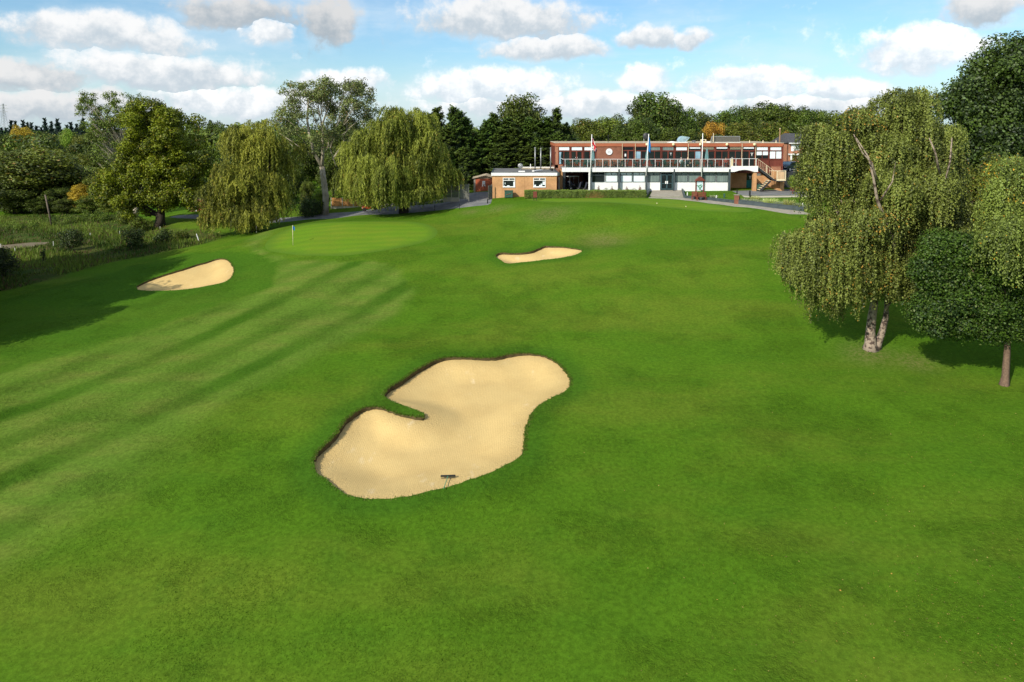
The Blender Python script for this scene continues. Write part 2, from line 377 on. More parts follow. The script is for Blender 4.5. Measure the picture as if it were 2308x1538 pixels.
# ------------------------------------------------------------------ object helpers
def tag(o, label=None, cat=None, group=None, kind=None):
    if label: o['label'] = label
    if cat: o['category'] = cat
    if group: o['group'] = group
    if kind: o['kind'] = kind
    return o
def thing(name, label, cat, loc=(0, 0, 0), rz=0, group=None):
    o = bpy.data.objects.new(name, None); C.objects.link(o); o.empty_display_size = .3
    o.location = loc; o.rotation_euler = (0, 0, rz)
    return tag(o, label, cat, group)
def copy_tree(o, parent=None):
    c = o.copy(); C.objects.link(c); c.parent = parent
    for ch in o.children: copy_tree(ch, c)
    return c
def np_mesh(name, V, Fc, mat, parent=None, tint=None, smooth=False, loc=None, attrs=None):
    """one mesh object from arrays: V (n,3); Fc (m,3) or (m,4)"""
    V = np.ascontiguousarray(V, dtype=np.float32); Fc = np.ascontiguousarray(Fc, dtype=np.int32)
    me = bpy.data.meshes.new(name); k = Fc.shape[1]
    me.vertices.add(len(V)); me.vertices.foreach_set('co', V.ravel())
    me.loops.add(len(Fc)*k); me.loops.foreach_set('vertex_index', Fc.ravel())
    me.polygons.add(len(Fc)); me.polygons.foreach_set('loop_start', np.arange(0, len(Fc)*k, k, dtype=np.int32))
    try: me.polygons.foreach_set('loop_total', np.full(len(Fc), k, dtype=np.int32))
    except Exception: pass
    if smooth: me.polygons.foreach_set('use_smooth', np.ones(len(Fc), dtype=bool))
    al = dict(attrs or {})
    if tint is not None: al['tint'] = tint
    for n_, a in al.items():
        at = me.attributes.new(n_, 'FLOAT', 'POINT'); at.data.foreach_set('value', np.ascontiguousarray(a, dtype=np.float32))
    me.update(calc_edges=True); me.validate()
    me.materials.append(MATS[mat] if isinstance(mat, str) else mat)
    o = bpy.data.objects.new(name, me); C.objects.link(o); o.parent = parent
    if loc is not None: o.location = loc
    return o
class MB:
    """collects simple solids and links them as one mesh object"""
    def __init__(s): s.v = []; s.f = []
    def add(s, vs, fs):
        n = len(s.v); s.v += [tuple(p) for p in vs]; s.f += [tuple(i+n for i in f) for f in fs]; return s
    def box(s, x0, x1, y0, y1, z0, z1):
        return s.add([(x0, y0, z0), (x1, y0, z0), (x1, y1, z0), (x0, y1, z0), (x0, y0, z1), (x1, y0, z1), (x1, y1, z1), (x0, y1, z1)],
                     [(0, 3, 2, 1), (4, 5, 6, 7), (0, 1, 5, 4), (1, 2, 6, 5), (2, 3, 7, 6), (3, 0, 4, 7)])
    def tube(s, pts, rs, n=8, cap=True):
        pts = [Vector(p) for p in pts]
        if not hasattr(rs, '__len__'): rs = [rs]*len(pts)
        vs = []; fs = []
        up = Vector((0.13, .21, .97))
        for i, p in enumerate(pts):
            d = (pts[min(i+1, len(pts)-1)]-pts[max(i-1, 0)])
            if d.length < 1e-6: d = Vector((0, 0, 1))
            d.normalize(); u = d.cross(up if abs(d.dot(up)) < .95 else Vector((1, 0, 0))).normalized(); w = d.cross(u)
            for k in range(n):
                a = 2*PI*k/n; vs.append(p + u*(math.cos(a)*rs[i]) + w*(math.sin(a)*rs[i]))
        for i in range(len(pts)-1):
            for k in range(n):
                a, b = i*n+k, i*n+(k+1) % n
                fs.append((a, b, b+n, a+n))
        if cap: fs += [tuple(range(n-1, -1, -1)), tuple(range((len(pts)-1)*n, len(pts)*n))]
        return s.add(vs, fs)
    def bar(s, p0, p1, w, t=None):
        """rectangular bar"""
        t = t or w; p0 = Vector(p0); p1 = Vector(p1); d = (p1-p0).normalized()
        u = d.cross(Vector((0, 0, 1)));
        if u.length < .01: u = Vector((1, 0, 0))
        u.normalize(); q = u.cross(d)
        vs = [p+u*(a*w/2)+q*(b*t/2) for p in (p0, p1) for a, b in ((-1, -1), (1, -1), (1, 1), (-1, 1))]
        return s.add(vs, [(0, 1, 2, 3), (7, 6, 5, 4), (0, 4, 5, 1), (1, 5, 6, 2), (2, 6, 7, 3), (3, 7, 4, 0)])
    def ball(s, c, r, n=10, m=6, sz=1.0, half=False):
        vs = []; fs = []; lo = 0 if half else -PI/2
        for j in range(m+1):
            e = lo+(PI/2-lo)*j/m
            for k in range(n):
                a = 2*PI*k/n; vs.append((c[0]+r*math.cos(e)*math.cos(a), c[1]+r*math.cos(e)*math.sin(a), c[2]+r*sz*math.sin(e)))
        for j in range(m):
            for k in range(n):
                a, b = j*n+k, j*n+(k+1) % n; fs.append((a, b, b+n, a+n))
        return s.add(vs, fs)
    def prism(s, poly, y0, y1):
        """polygon in x,z extruded from y0 to y1"""
        n = len(poly); vs = [(x, y0, z) for x, z in poly]+[(x, y1, z) for x, z in poly]
        return s.add(vs, [tuple(range(n)), tuple(range(2*n-1, n-1, -1))]+[(i, i+n, (i+1) % n+n, (i+1) % n) for i in range(n)])
    def build(s, name, mat, parent=None, bevel=0, smooth=False, world=False):
        me = bpy.data.meshes.new(name); me.from_pydata(s.v, [], s.f); me.update()
        mats = mat if isinstance(mat, (list, tuple)) else [mat]
        for m in mats: me.materials.append(MATS[m] if isinstance(m, str) else m)
        import bmesh
        bm = bmesh.new(); bm.from_mesh(me); bmesh.ops.recalc_face_normals(bm, faces=bm.faces); bm.to_mesh(me); bm.free()
        if smooth: me.polygons.foreach_set('use_smooth', [True]*len(me.polygons))
        o = bpy.data.objects.new(name, me); C.objects.link(o); o.parent = parent
        if world and parent is not None: o.location = -parent.location
        if bevel:
            b = o.modifiers.new('bevel', 'BEVEL'); b.width = bevel; b.segments = 1; b.limit_method = 'ANGLE'
        return o

# ------------------------------------------------------------------ terrain
def ray(px, py):
    v = Vector((px-1154, F, -(py-PPY))); v.rotate(Matrix.Rotation(-PITCH, 3, 'X')); return v/v.y     # per metre of northing
def Zat(py, Y): return CZ + ray(1154, py).z*Y
def Xat(px, Y, py=380): return ray(px, py).x*Y
CP = [(0, 1538, -.5), (600, 1538, -.3), (1154, 1538, 0), (1700, 1538, .1), (2308, 1538, .2), (0, 1150, 0), (500, 1250, 0), (1154, 1220, .2), (1700, 1250, .3),
      (2308, 1150, .6), (0, 900, .3), (400, 900, .5), (690, 1000, .5), (680, 920, .9), (950, 1140, .25), (800, 1130, .3), (1100, 790, 1.35), (1290, 860, .95), (1200, 1040, .5),
      (860, 850, 1.1), (1600, 900, .9), (2000, 900, 1.0), (2262, 868, 1.2), (1960, 785, 1.5), (2308, 780, 1.8), (1154, 700, 2.0), (1500, 700, 2.3),
      (1750, 650, 3.2), (2100, 650, 3.2), (0, 700, .7), (300, 740, 1.0), (600, 750, 1.4), (850, 700, 1.8), (0, 655, .75), (200, 600, 1.2),
      (400, 560, 1.8), (300, 665, 1.1), (530, 645, 2.1), (400, 595, 2.0), (590, 560, 3.2), (660, 553, 3.6), (780, 580, 3.5), (985, 520, 4.7),
      (800, 500, 4.9), (640, 514, 4.2), (560, 530, 3.0), (575, 518, 2.7), (740, 494, 3.5), (910, 480, 5.0), (1000, 500, 5.1), (1215, 548, 4.35),
      (1215, 598, 3.65), (1320, 565, 4.3), (1110, 577, 3.8), (1400, 560, 4.6), (1400, 520, 5.3), (1400, 488, 6.7), (1400, 465, 7.3), (1300, 450, 7.0),
      (1400, 447, 7.05), (1500, 455, 7.05), (1620, 478, 7.0), (1760, 486, 6.7), (1750, 520, 5.7), (1650, 560, 4.9), (1560, 520, 5.6), (1240, 480, 6.5), (1180, 460, 6.9),
      (1210, 453, 6.9), (1130, 454, 6.75), (1120, 482, 5.9), (1080, 456, 6.5), (1040, 470, 5.9), (1700, 435, 7.4), (1800, 442, 7.25),
      (880, 470, 5.3), (700, 488, 3.9), (430, 485, 3.0), (361, 510, 2.1), (445, 542, 2.2), (300, 560, 1.3), (0, 600, .6), (0, 552, .6),
      (100, 505, .1), (0, 490, 0), (250, 484, .7), (520, 502, 3.0), (240, 540, .9)]
WP = [(-150, 200, 0), (-250, 400, 3), (0, 200, 6), (0, 400, 7), (150, 200, 9), (100, 130, 8), (200, 400, 10), (62, 95, 7.3), (75, 60, 4.2),
      (-80, 40, .2), (-110, 5, 0), (80, 15, .8), (0, -25, 0), (-60, -25, -.5), (60, -25, .2), (-120, 80, 0), (10, 97, 7.4), (25, 97, 7.4),
      (40, 97, 7.4), (10, 112, 7.4), (35, 115, 7.5), (0, 110, 7.0), (-15, 130, 6), (-60, 150, 3)]
pts = []
for (a, b, z) in CP:
    r = ray(a, b); Y = (z-CZ)/r.z; pts.append((r.x*Y, Y, z))
pts = np.array(pts+WP, dtype=float)
def tps_fit(P, lam=2.0):
    n = len(P); X = P[:, :2]/50
    d2 = ((X[:, None]-X[None])**2).sum(2); K = .5*d2*np.log(d2+1e-12); K += np.eye(n)*lam*1e-3
    A = np.zeros((n+3, n+3)); A[:n, :n] = K; Pm = np.c_[np.ones(n), X]; A[:n, n:] = Pm; A[n:, :n] = Pm.T
    return X, np.linalg.solve(A, np.r_[P[:, 2], 0, 0, 0])
TX, TW = tps_fit(pts)
def H(x, y):
    """height of the ground"""
    x = np.atleast_1d(np.asarray(x, float)); y = np.atleast_1d(np.asarray(y, float)); sh = x.shape
    x = x.ravel(); y = y.ravel(); out = np.empty(len(x))
    xc = np.clip(x, -260, 230); yc = np.clip(y, -30, 420)
    for s in range(0, len(x), 20000):
        q = np.c_[xc[s:s+20000], yc[s:s+20000]]/50
        d2 = ((q[:, None]-TX[None])**2).sum(2)
        out[s:s+20000] = (.5*d2*np.log(d2+1e-12))@TW[:len(TX)] + TW[-3] + q@TW[-2:]
    und = (np.sin(x*.52+y*.21+1)*np.sin(y*.43-x*.17+2)*.07 + np.sin(x*1.1-y*.5)*np.sin(y*.9+x*.3+4)*.030 + np.sin(x*.23-y*.31+5)*.06)
    und *= np.clip(1-np.maximum(0, y-78)/10, 0, 1)
    return (out+und).reshape(sh)
def G(px, py):
    """ground point under a photo pixel"""
    r = ray(px, py); Y = np.arange(14, 420, .25); d = CZ+r.z*Y-H(r.x*Y, Y)
    i = int(np.argmax(d <= 0)) if (d <= 0).any() else len(Y)-1
    a, b = Y[max(i-1, 0)], Y[i]
    for _ in range(18):
        m = (a+b)/2
        if CZ+r.z*m-H(r.x*m, m)[0] <= 0: b = m
        else: a = m
    return Vector((r.x*b, b, float(H(r.x*b, b)[0])))
def hz(x, y): return float(H(x, y)[0])

def poly_px(P): return np.array([G(*p)[:2] for p in P])
def spline(P, step):
    """closed smooth outline resampled at a step"""
    n = len(P); out = []
    for i in range(n):
        p0, p1, p2, p3 = P[i-1], P[i], P[(i+1) % n], P[(i+2) % n]
        m = max(1, int(np.linalg.norm(p2-p1)/step))
        for k in range(m):
            u = k/m
            out.append(.5*((2*p1)+(-p0+p2)*u+(2*p0-5*p1+4*p2-p3)*u*u+(-p0+3*p1-3*p2+p3)*u**3))
    return np.array(out)
def inside(P, x, y):
    r = np.zeros(len(x), bool); n = len(P)
    for i in range(n):
        x0, y0 = P[i]; x1, y1 = P[(i+1) % n]
        c = ((y0 > y) != (y1 > y))
        if not c.any(): continue
        r[c] ^= x[c] < (x1-x0)*(y[c]-y0)/(y1-y0)+x0
    return r
def edge_dist(P, x, y):
    """distance to an outline and the nearest vertex of it"""
    D = np.full(len(x), 1e9); I = np.zeros(len(x), int)
    for s in range(0, len(x), 8000):
        d = np.hypot(x[s:s+8000, None]-P[None, :, 0], y[s:s+8000, None]-P[None, :, 1])
        I[s:s+8000] = d.argmin(1); D[s:s+8000] = d.min(1)
    return D, I

BK1 = [(866,889),(878,873),(905,858),(932,838),(959,822),(980,812),(1007,805.5),(1039,805),(1087.6,807),(1120,805),(1147,799),(1173.5,796.7),(1200,798),(1227,803),(1249,813.6),(1265,825.7),(1278,842),(1286,858),(1282,873),(1267.5,885),(1241,898),(1214,914),(1198,933),(1190,952),(1184,973),(1183,995),(1180,1019),(1168,1032.5),(1147,1044.6),(1114,1061),(1087.6,1071.5),(1052.6,1083.5),(1012,1097),(972,1106),(932,1116),(891.5,1122.5),(851,1125),(811,1122.5),(778.6,1113),(754.5,1097),(733,1078),(714,1065),(707.5,1043),(710,1027),(719.5,1013.7),(738,997.6),(757,979),(768,962.7),(778.6,946.5),(797.5,932),(819,919.7),(840.4,916.5),(862,919.7),(883.4,927.7),(905,934.5),(926.4,938.5),(953,940.6),(958.6,936),(954.6,930.8),(931.8,922),(905,911.6),(883.4,903.6),(870,895.5)]
BK2 = [(1117,577.7),(1123,570.8),(1132,569.4),(1146,570.8),(1166.7,570.8),(1184,569),(1201,565.6),(1215,559.5),(1229,555),(1253,555.7),(1276,557.8),(1296.6,560.7),(1310.5,563.8),(1310.5,568),(1298,574),(1279,578.6),(1253,583),(1227,585.5),(1201,589),(1175,591.6),(1149,594),(1137,591.6),(1127,585.5)]
BK3 = [(306.4,647.4),(316,641),(334.6,632),(362,622),(389,613.7),(416.5,605.5),(444,596.4),(462,592),(480,586.4),(498,582.8),(513,586.4),(522,595.5),(527,607),(524,620),(514.8,631),(494.7,639),(471,643.7),(444,649),(416.5,652.5),(389,654.6),(353,655.6),(316,653.7)]
GREEN = [(597,556),(602,545),(620,530),(645,518),(690,506),(740,501),(800,499),(860,498),(910,499),(950,503),(975,511),(986,521),(980,534),(955,546),(915,556),(860,566),(800,574),(740,577),(680,576),(630,570),(604,564)]
ROAD = [(1108,452),(1100,462),(1060,466),(1036,469),(980,475),(918,480.5),(853,484),(780,489),(724,494),(658,499),(560,501),(400,492),(400,486),(560,490),(666,489),(752,480),(817,475.5),(856,469),(927,463),(1023,452),(1056,436),(1108,433)]
PATH = [(1462,444.5),(1543,444.5),(1600,452),(1660,459),(1812,477.5),(1830,484),(1780,483),(1655,466),(1550,452.5),(1500,449.5),(1462,449)]
YARD = [(1649,431),(1768,427),(1850,428),(1850,440),(1700,442),(1672,440.5)]
KERBS = [(1672,441),(1700,442.5),(1850,440.5),(1850,444),(1700,446),(1678,445)]
TRACK = [(-40,556),(20,552),(70,547),(112,546),(100,551),(60,558),(0,566),(-40,572)]
# the practice green in front of the clubhouse
PRACT = [(1185,449),(1260,446.5),(1460,446.8),(1560,453.5),(1650,467),(1700,474),(1660,479),(1560,474),(1480,466),(1400,459),(1300,456),(1220,455)]
outl = {}
for nm, P_, st in (('bunker_1', BK1, .16), ('bunker_2', BK2, .3), ('bunker_3', BK3, .3), ('green', GREEN, .6), ('road', ROAD, 1.2), ('path', PATH, .8),
                   ('yard', YARD, 2), ('kerbs', KERBS, 2), ('track', TRACK, 1.5), ('practice', PRACT, 1.0)):
    w = poly_px(P_)
    outl[nm] = spline(w, st) if nm not in ('yard', 'kerbs', 'path') else np.array([w[i]+(w[(i+1) % len(w)]-w[i])*k/4 for i in range(len(w)) for k in range(4)])
rng = np.random.default_rng(5)
for nm in ('bunker_1', 'bunker_2', 'bunker_3'):      # ragged turf edge
    o_ = outl[nm]; outl[nm] = o_ + rng.normal(0, .022, o_.shape)

def make_terrain():
    P = []
    y = 8.0
    while y < 135:
        s = max(.30, .0125*y) if y < 100 else 1.6
        xs = np.arange(-.86*y-6, .86*y+6, s)
        P.append(np.c_[xs+rng.uniform(-.2, .2, len(xs))*s, np.full(len(xs), y)+rng.uniform(-.2, .2, len(xs))*s]); y += s
    # coarse surroundings
    gx, gy = np.meshgrid(np.arange(-280, 281, 7.0), np.arange(-40, 430, 7.0)); g = np.c_[gx.ravel(), gy.ravel()]
    g = g[~((g[:, 1] > 7) & (g[:, 1] < 136) & (np.abs(g[:, 0]) < .86*g[:, 1]+7))]; P.append(g)
    t_ = np.arange(0, 2*PI, .12)
    for r_ in (700, 1200, 2500, 6000): P.append(np.c_[np.cos(t_)*r_, 100+np.sin(t_)*r_])
    for nm, st in (('bunker_1', .22), ('bunker_2', .35), ('bunker_3', .35)):
        o_ = outl[nm]; a = o_.min(0)-.8; b = o_.max(0)+.8
        gx, gy = np.meshgrid(np.arange(a[0], b[0], st), np.arange(a[1], b[1], st)); g = np.c_[gx.ravel(), gy.ravel()]
        g += rng.uniform(-.25, .25, g.shape)*st
        D, _ = edge_dist(o_, g[:, 0], g[:, 1]); P.append(g[D > st*.6])
    P = np.concatenate(P); keep = np.ones(len(P), bool)
    for nm, o_ in outl.items():
        D, _ = edge_dist(o_, P[:, 0], P[:, 1]); keep &= D > {'bunker_1': .09, 'bunker_2': .15, 'bunker_3': .15}.get(nm, .35)
    P = P[keep]; vs = [tuple(p) for p in P]; es = []
    for nm, o_ in outl.items():
        b = len(vs); n = len(o_); vs += [tuple(p) for p in o_]; es += [(b+i, b+(i+1) % n) for i in range(n)]
    r = geometry.delaunay_2d_cdt([Vector(v) for v in vs], es, [], 0, 1e-4)
    V = np.array([tuple(v) for v in r[0]]); T = np.array(r[2])
    return V, T
V2, T2 = make_terrain()
Z2 = H(V2[:, 0], V2[:, 1])
Z2 = np.where(np.abs(V2[:, 1]-190) > 260, Z2, Z2)
cen = V2[T2].mean(1)
a_, b_, c_ = V2[T2[:, 0]], V2[T2[:, 1]], V2[T2[:, 2]]
flip = ((b_-a_)[:, 0]*(c_-a_)[:, 1]-(b_-a_)[:, 1]*(c_-a_)[:, 0]) < 0
T2[flip] = T2[flip][:, ::-1]
reg = np.zeros(len(T2), int)
names = list(outl)
for i, nm in enumerate(names): reg[inside(outl[nm], cen[:, 0], cen[:, 1])] = i+1
def submesh(mask, z):
    T = T2[mask]; u, inv = np.unique(T, return_inverse=True)
    return np.c_[V2[u], z[u]], inv.reshape(T.shape), u
def sm(a, b, x): t = np.clip((x-a)/(b-a), 0, 1); return t*t*(3-2*t)
def soft_poly(P, x, y, w):
    D, _ = edge_dist(spline(poly_px(P), 1.0), x, y); s = np.where(inside(poly_px(P), x, y), D, -D); return sm(-w, w, s)
gm = (reg == 0); gv, gf, gu = submesh(gm, Z2)
x_, y_ = gv[:, 0], gv[:, 1]
FAIR = [(560,566),(589,575),(617,582),(628,595),(628,613),(617,640),(598,653),(535,675),(462,698),(300,755),(150,800),(-200,880),(-200,1330),(0,1270),(200,1150),(380,1010),(480,930),(600,860),(790,765),(895,705),(930,655),(900,610),(870,592),(780,590),(660,588),(610,575),(585,560),(600,535),(640,512),(590,520),(560,540)]
ROUGH = [(-300,700),(0,657),(60,645),(120,628),(200,604),(300,582),(400,562),(460,550),(500,536),(480,522),(400,517),(330,500),(280,485),(150,486),(0,487),(-300,490)]
fair = soft_poly(FAIR, x_, y_, np.clip((62-y_)/10, .3, 3.0))
wild = soft_poly(ROUGH, x_, y_, 1.0)
lush = np.zeros(len(x_))
for nm, w_ in (('bunker_1', 1.9), ('bunker_2', 1.6), ('bunker_3', 2.2)):
    D, _ = edge_dist(outl[nm], x_, y_); lush = np.maximum(lush, sm(w_, w_*.25, D))
# darker collar of uncut grass by the left bunker
lush = np.maximum(lush, .8*soft_poly([(300,600),(420,570),(547,569),(589,575),(617,582),(628,595),(628,613),(617,640),(598,653),(535,675),(462,698),(300,755),(150,800),(-100,860),(-100,700),(150,640)], x_, y_, .25))
# mowing bands
pA, pB = np.array(G(100, 905)[:2]), np.array(G(650, 670)[:2]); dr = (pB-pA)/np.linalg.norm(pB-pA); nr = np.array([dr[1], -dr[0]])
def off(px, py): return float((np.array(G(px, py)[:2])-pA)@nr)
sco = (np.c_[x_, y_]-pA)@nr + .35*np.sin((np.c_[x_, y_]@dr)*.16)
b1, b2 = off(480, 742), off(560, 762)
stripe = np.zeros(len(x_)); gap = abs(off(560, 775)-off(480, 728)); gap = min(max(gap, 3.2), 6.0)*.66; print('gap', gap)
for k in range(-5, 8): stripe = np.maximum(stripe, (1, .62, .9, .55)[k % 4]*sm(gap*.30, gap*.12, np.abs(sco-k*gap))*(.75+.25*np.sin((np.c_[x_, y_]@dr)*.4+k)))
worn = np.zeros(len(x_))
for (a, b, r_) in ((1960, 800, 1.6), (2060, 815, 1.3), (1060, 478, 1.2), (1125, 470, 1.5), (1360, 545, 2.2), (1240, 480, 2.5)):
    g_ = G(a, b); worn = np.maximum(worn, .55*np.exp(-((x_-g_.x)**2+(y_-g_.y)**2)/(r_*r_)))
far_wild = sm(135, 150, y_)*.5
np_mesh('ground', gv, gf, 'grass', smooth=True, attrs={'fair': fair, 'wild': np.maximum(wild, 0), 'lush': lush, 'stripe': stripe, 'worn': worn})['kind'] = 'structure'
for nm, onm, mt in (('green', 'putting_green', 'green_turf'), ('road', 'road', 'asphalt'), ('path', 'path', 'pale_paving'), ('yard', 'car_park', 'asphalt'),
                    ('kerbs', 'kerb', 'kerb_concrete'), ('track', 'gravel_track', 'gravel'), ('practice', 'practice_green', 'green_turf')):
    v, f, u = submesh(reg == names.index(nm)+1, Z2)
    D, _ = edge_dist(outl[nm], v[:, 0], v[:, 1])
    np_mesh(onm, v, f, mt, smooth=True, attrs={'rim': sm(1.5, .1, D)*.9})['kind'] = 'structure'
SANDZ = {}
blab = {'bunker_1': ('large pale sand bunker in the foreground with a tongue of turf', 3.2, .50, .30), 'bunker_2': ('small kidney shaped sand bunker halfway to the clubhouse', 2.0, .40, .30),
        'bunker_3': ('long oval sand bunker beside the left rough', 2.4, .42, .14)}
rimV = []; rimN = []
for nm, (lb, wd, dp, lp) in blab.items():
    o_ = outl[nm]; n = len(o_)
    v, f, u = submesh(reg == names.index(nm)+1, Z2)
    tn = np.roll(o_, -2, 0)-np.roll(o_, 2, 0); tn /= np.linalg.norm(tn, axis=1)[:, None]+1e-9
    area = (o_[:, 0]*np.roll(o_[:, 1], -1)-np.roll(o_[:, 0], -1)*o_[:, 1]).sum()
    no = np.c_[tn[:, 1], -tn[:, 0]]*(1 if area > 0 else -1)
    lip = .05+lp*(np.clip(no@np.array([-.95, .30]), 0, 1)**1.5*.8+.20*np.clip(no@np.array([0, 1.]), 0, 1))
    ker = np.hanning(15); ker /= ker.sum(); lip = np.convolve(np.r_[lip[-7:], lip, lip[:7]], ker, 'valid')
    D, I = edge_dist(o_, v[:, 0], v[:, 1]); D = np.where(D < .02, 0, D)
    dd_ = np.hypot(v[:, 0, None]-o_[None, :, 0], v[:, 1, None]-o_[None, :, 1]); wt = np.exp(-((dd_-D[:, None])/(.12+.7*D[:, None]))**2); LI = (wt*lip[None]).sum(1)/wt.sum(1)
    D = np.where(D > 0, (D + (dd_*wt).sum(1)/wt.sum(1))/2, 0)
    v[:, 2] -= LI+(dp-.25*LI)*sm(0, wd, D)
    v[:, 2] += .010*np.sin(v[:, 0]*2.3)*np.sin(v[:, 1]*1.9)*sm(0, 1, D)
    bk = np_mesh('sand_bunker', v, f, 'bunker_sand', smooth=True, attrs={'edge': sm(1.6, .2, D)}); bk['kind'] = 'structure'; bk['label'] = lb
    zt = H(o_[:, 0], o_[:, 1]); ins = o_-no*.02
    rv = np.concatenate([np.c_[o_, zt+.004], np.c_[o_-no*.035, zt-lip*.55], np.c_[o_-no*.01, zt-lip-.06]])
    rf = []
    for i in range(n):
        j = (i+1) % n; rf += [(i, j, j+n, i+n), (i+n, j+n, j+2*n, i+2*n)]
    lo = np_mesh('bunker_lip', rv, np.array(rf), 'soil', smooth=True); lo['kind'] = 'structure'
    # rim turf samples
    dens = {'bunker_1': 60, 'bunker_2': 34, 'bunker_3': 30}[nm]
    idx = np.repeat(np.arange(n), dens); ofs = rng.uniform(-.03, .16, len(idx)); jt = rng.uniform(-.12, .12, (len(idx), 2))
    ok_ = (no[idx][:, 1] > -.25) | (rng.uniform(0, 1, len(idx)) < .25); idx = idx[ok_]; ofs = ofs[ok_]; jt = jt[ok_]
    q = o_[idx]+no[idx]*ofs[:, None]+jt*.5
    rimV.append(np.c_[q, H(q[:, 0], q[:, 1])]); rimN.append(np.c_[-no[idx]*.5, np.ones(len(idx))])
def blades(name, Pt, Dr, h, w, mat, tint, rg):
    """upright blades of grass: one triangle each"""
    n = len(Pt); a = rg.uniform(0, 2*PI, n); s = np.c_[np.cos(a), np.sin(a), np.zeros(n)]*(w[:, None]/2)
    d = Dr+rg.normal(0, .28, (n, 3)); d /= np.linalg.norm(d, axis=1)[:, None]
    V = np.concatenate([Pt-s, Pt+s, Pt+d*h[:, None]]); Fc = np.c_[np.arange(n), np.arange(n)+n, np.arange(n)+2*n]
    o = np_mesh(name, V, Fc, mat, tint=np.tile(tint, 3)); return o
rv = np.concatenate(rimV); rn = np.concatenate(rimN); nn = len(rv)
tag(blades('rim_grass', rv-np.array([0, 0, .02]), rn, rng.uniform(.04, .10, nn), rng.uniform(.02, .05, nn), 'leaf_rim', rng.uniform(0, 1, nn), rng),
    'ragged turf edge overhanging the sand bunkers', 'grass', kind='stuff')

# ------------------------------------------------------------------ vegetation
def unit(rg, n):
    d = rg.normal(0, 1, (n, 3)); return d/np.linalg.norm(d, axis=1)[:, None]
def leaf_quads(Cn, N, size, aspect=1.6, U=None, rg=None):
    """rhombic leaves at centres Cn, facing N; U = preferred long axis"""
    n = len(Cn); N = N/(np.linalg.norm(N, axis=1)[:, None]+1e-9)
    if U is None: U = unit(rg, n)
    U = U-(U*N).sum(1)[:, None]*N; U /= np.linalg.norm(U, axis=1)[:, None]+1e-9
    W = np.cross(N, U); hs = (size/2)[:, None]; ws = (size/2/aspect)[:, None]
    V = np.stack([Cn-U*hs, Cn+W*ws, Cn+U*hs, Cn-W*ws], 1).reshape(-1, 3)
    return V, np.arange(n*4).reshape(-1, 4)
def limb_mesh(name, limbs, mat, parent, n=6):
    m = MB()
    for p, r_ in limbs: m.tube(p, r_, n)
    return m.build(name, mat, parent, smooth=True)
def curve_pts(a, b, k, bend, rg, droop=0):
    a = np.array(a, float); b = np.array(b, float); out = []
    L = np.linalg.norm(b-a); off_ = rg.normal(0, 1, 3)*bend*L
    for i in range(k+1):
        u = i/k; out.append(a+(b-a)*u+off_*math.sin(PI*u)+np.array([0, 0, droop*L*math.sin(PI*u)])+rg.normal(0, .012*L, 3)*(0 < i < k))
    return out
def blob_crown(rg, blobs, per, size, shell=(.70, 1.08), up=.25, tint_by=0.5, alt=.03, cull=None, flat=.8):
    """leaves on a set of foliage clumps (x, y, z, r)"""
    Cs = []; Ns = []; Ts = []
    for (x, y, z, r) in blobs:
        n = max(8, int(per*r*r)); d = unit(rg, n); d[:, 2] += up*.5; d /= np.linalg.norm(d, axis=1)[:, None]
        # a few sub-lumps in each clump so that its outline is uneven
        k = rg.integers(5, 9); sd = unit(rg, k); lump = 1+.30*np.maximum(0, (d@sd.T)).max(1)**3-.16
        rad = r*lump*rg.uniform(shell[0], shell[1], n)
        p = np.array([x, y, z])+d*rad[:, None]*np.array([1, 1, flat]); Cs.append(p)
        Ns.append(d*.9+rg.normal(0, .55, (n, 3))+np.array([0, 0, .25])); Ts.append(np.clip(rg.normal(tint_by+rg.normal(0, .13), .17, n), 0, .89))
    Cn = np.concatenate(Cs); N = np.concatenate(Ns); T = np.concatenate(Ts)
    if cull is not None:
        k = cull(Cn); Cn, N, T = Cn[k], N[k], T[k]
    a = rg.uniform(0, 1, len(T)) < alt; T[a] = 1.0
    V, Fq = leaf_quads(Cn, N, size*rg.uniform(.7, 1.35, len(Cn)), 1.5, None, rg)
    return V, Fq, np.repeat(T, 4)
def ellip_blobs(rg, c, r, n, rb, lo=.45, top=.0, zmin=None):
    out = []
    pts_ = []
    tries = 0
    while len(out) < n and tries < n*40:
        tries += 1
        d = unit(rg, 1)[0]; u = rg.uniform(lo, .92); p = np.array(c)+d*np.array(r)*u
        if zmin is not None and p[2] < zmin: continue
        rr = rb*rg.uniform(.7, 1.3)
        if any(np.linalg.norm(p-q) < .50*rr for q in pts_[-60:]): continue
        pts_.append(p); out.append((p[0], p[1], p[2], rr))
    return out

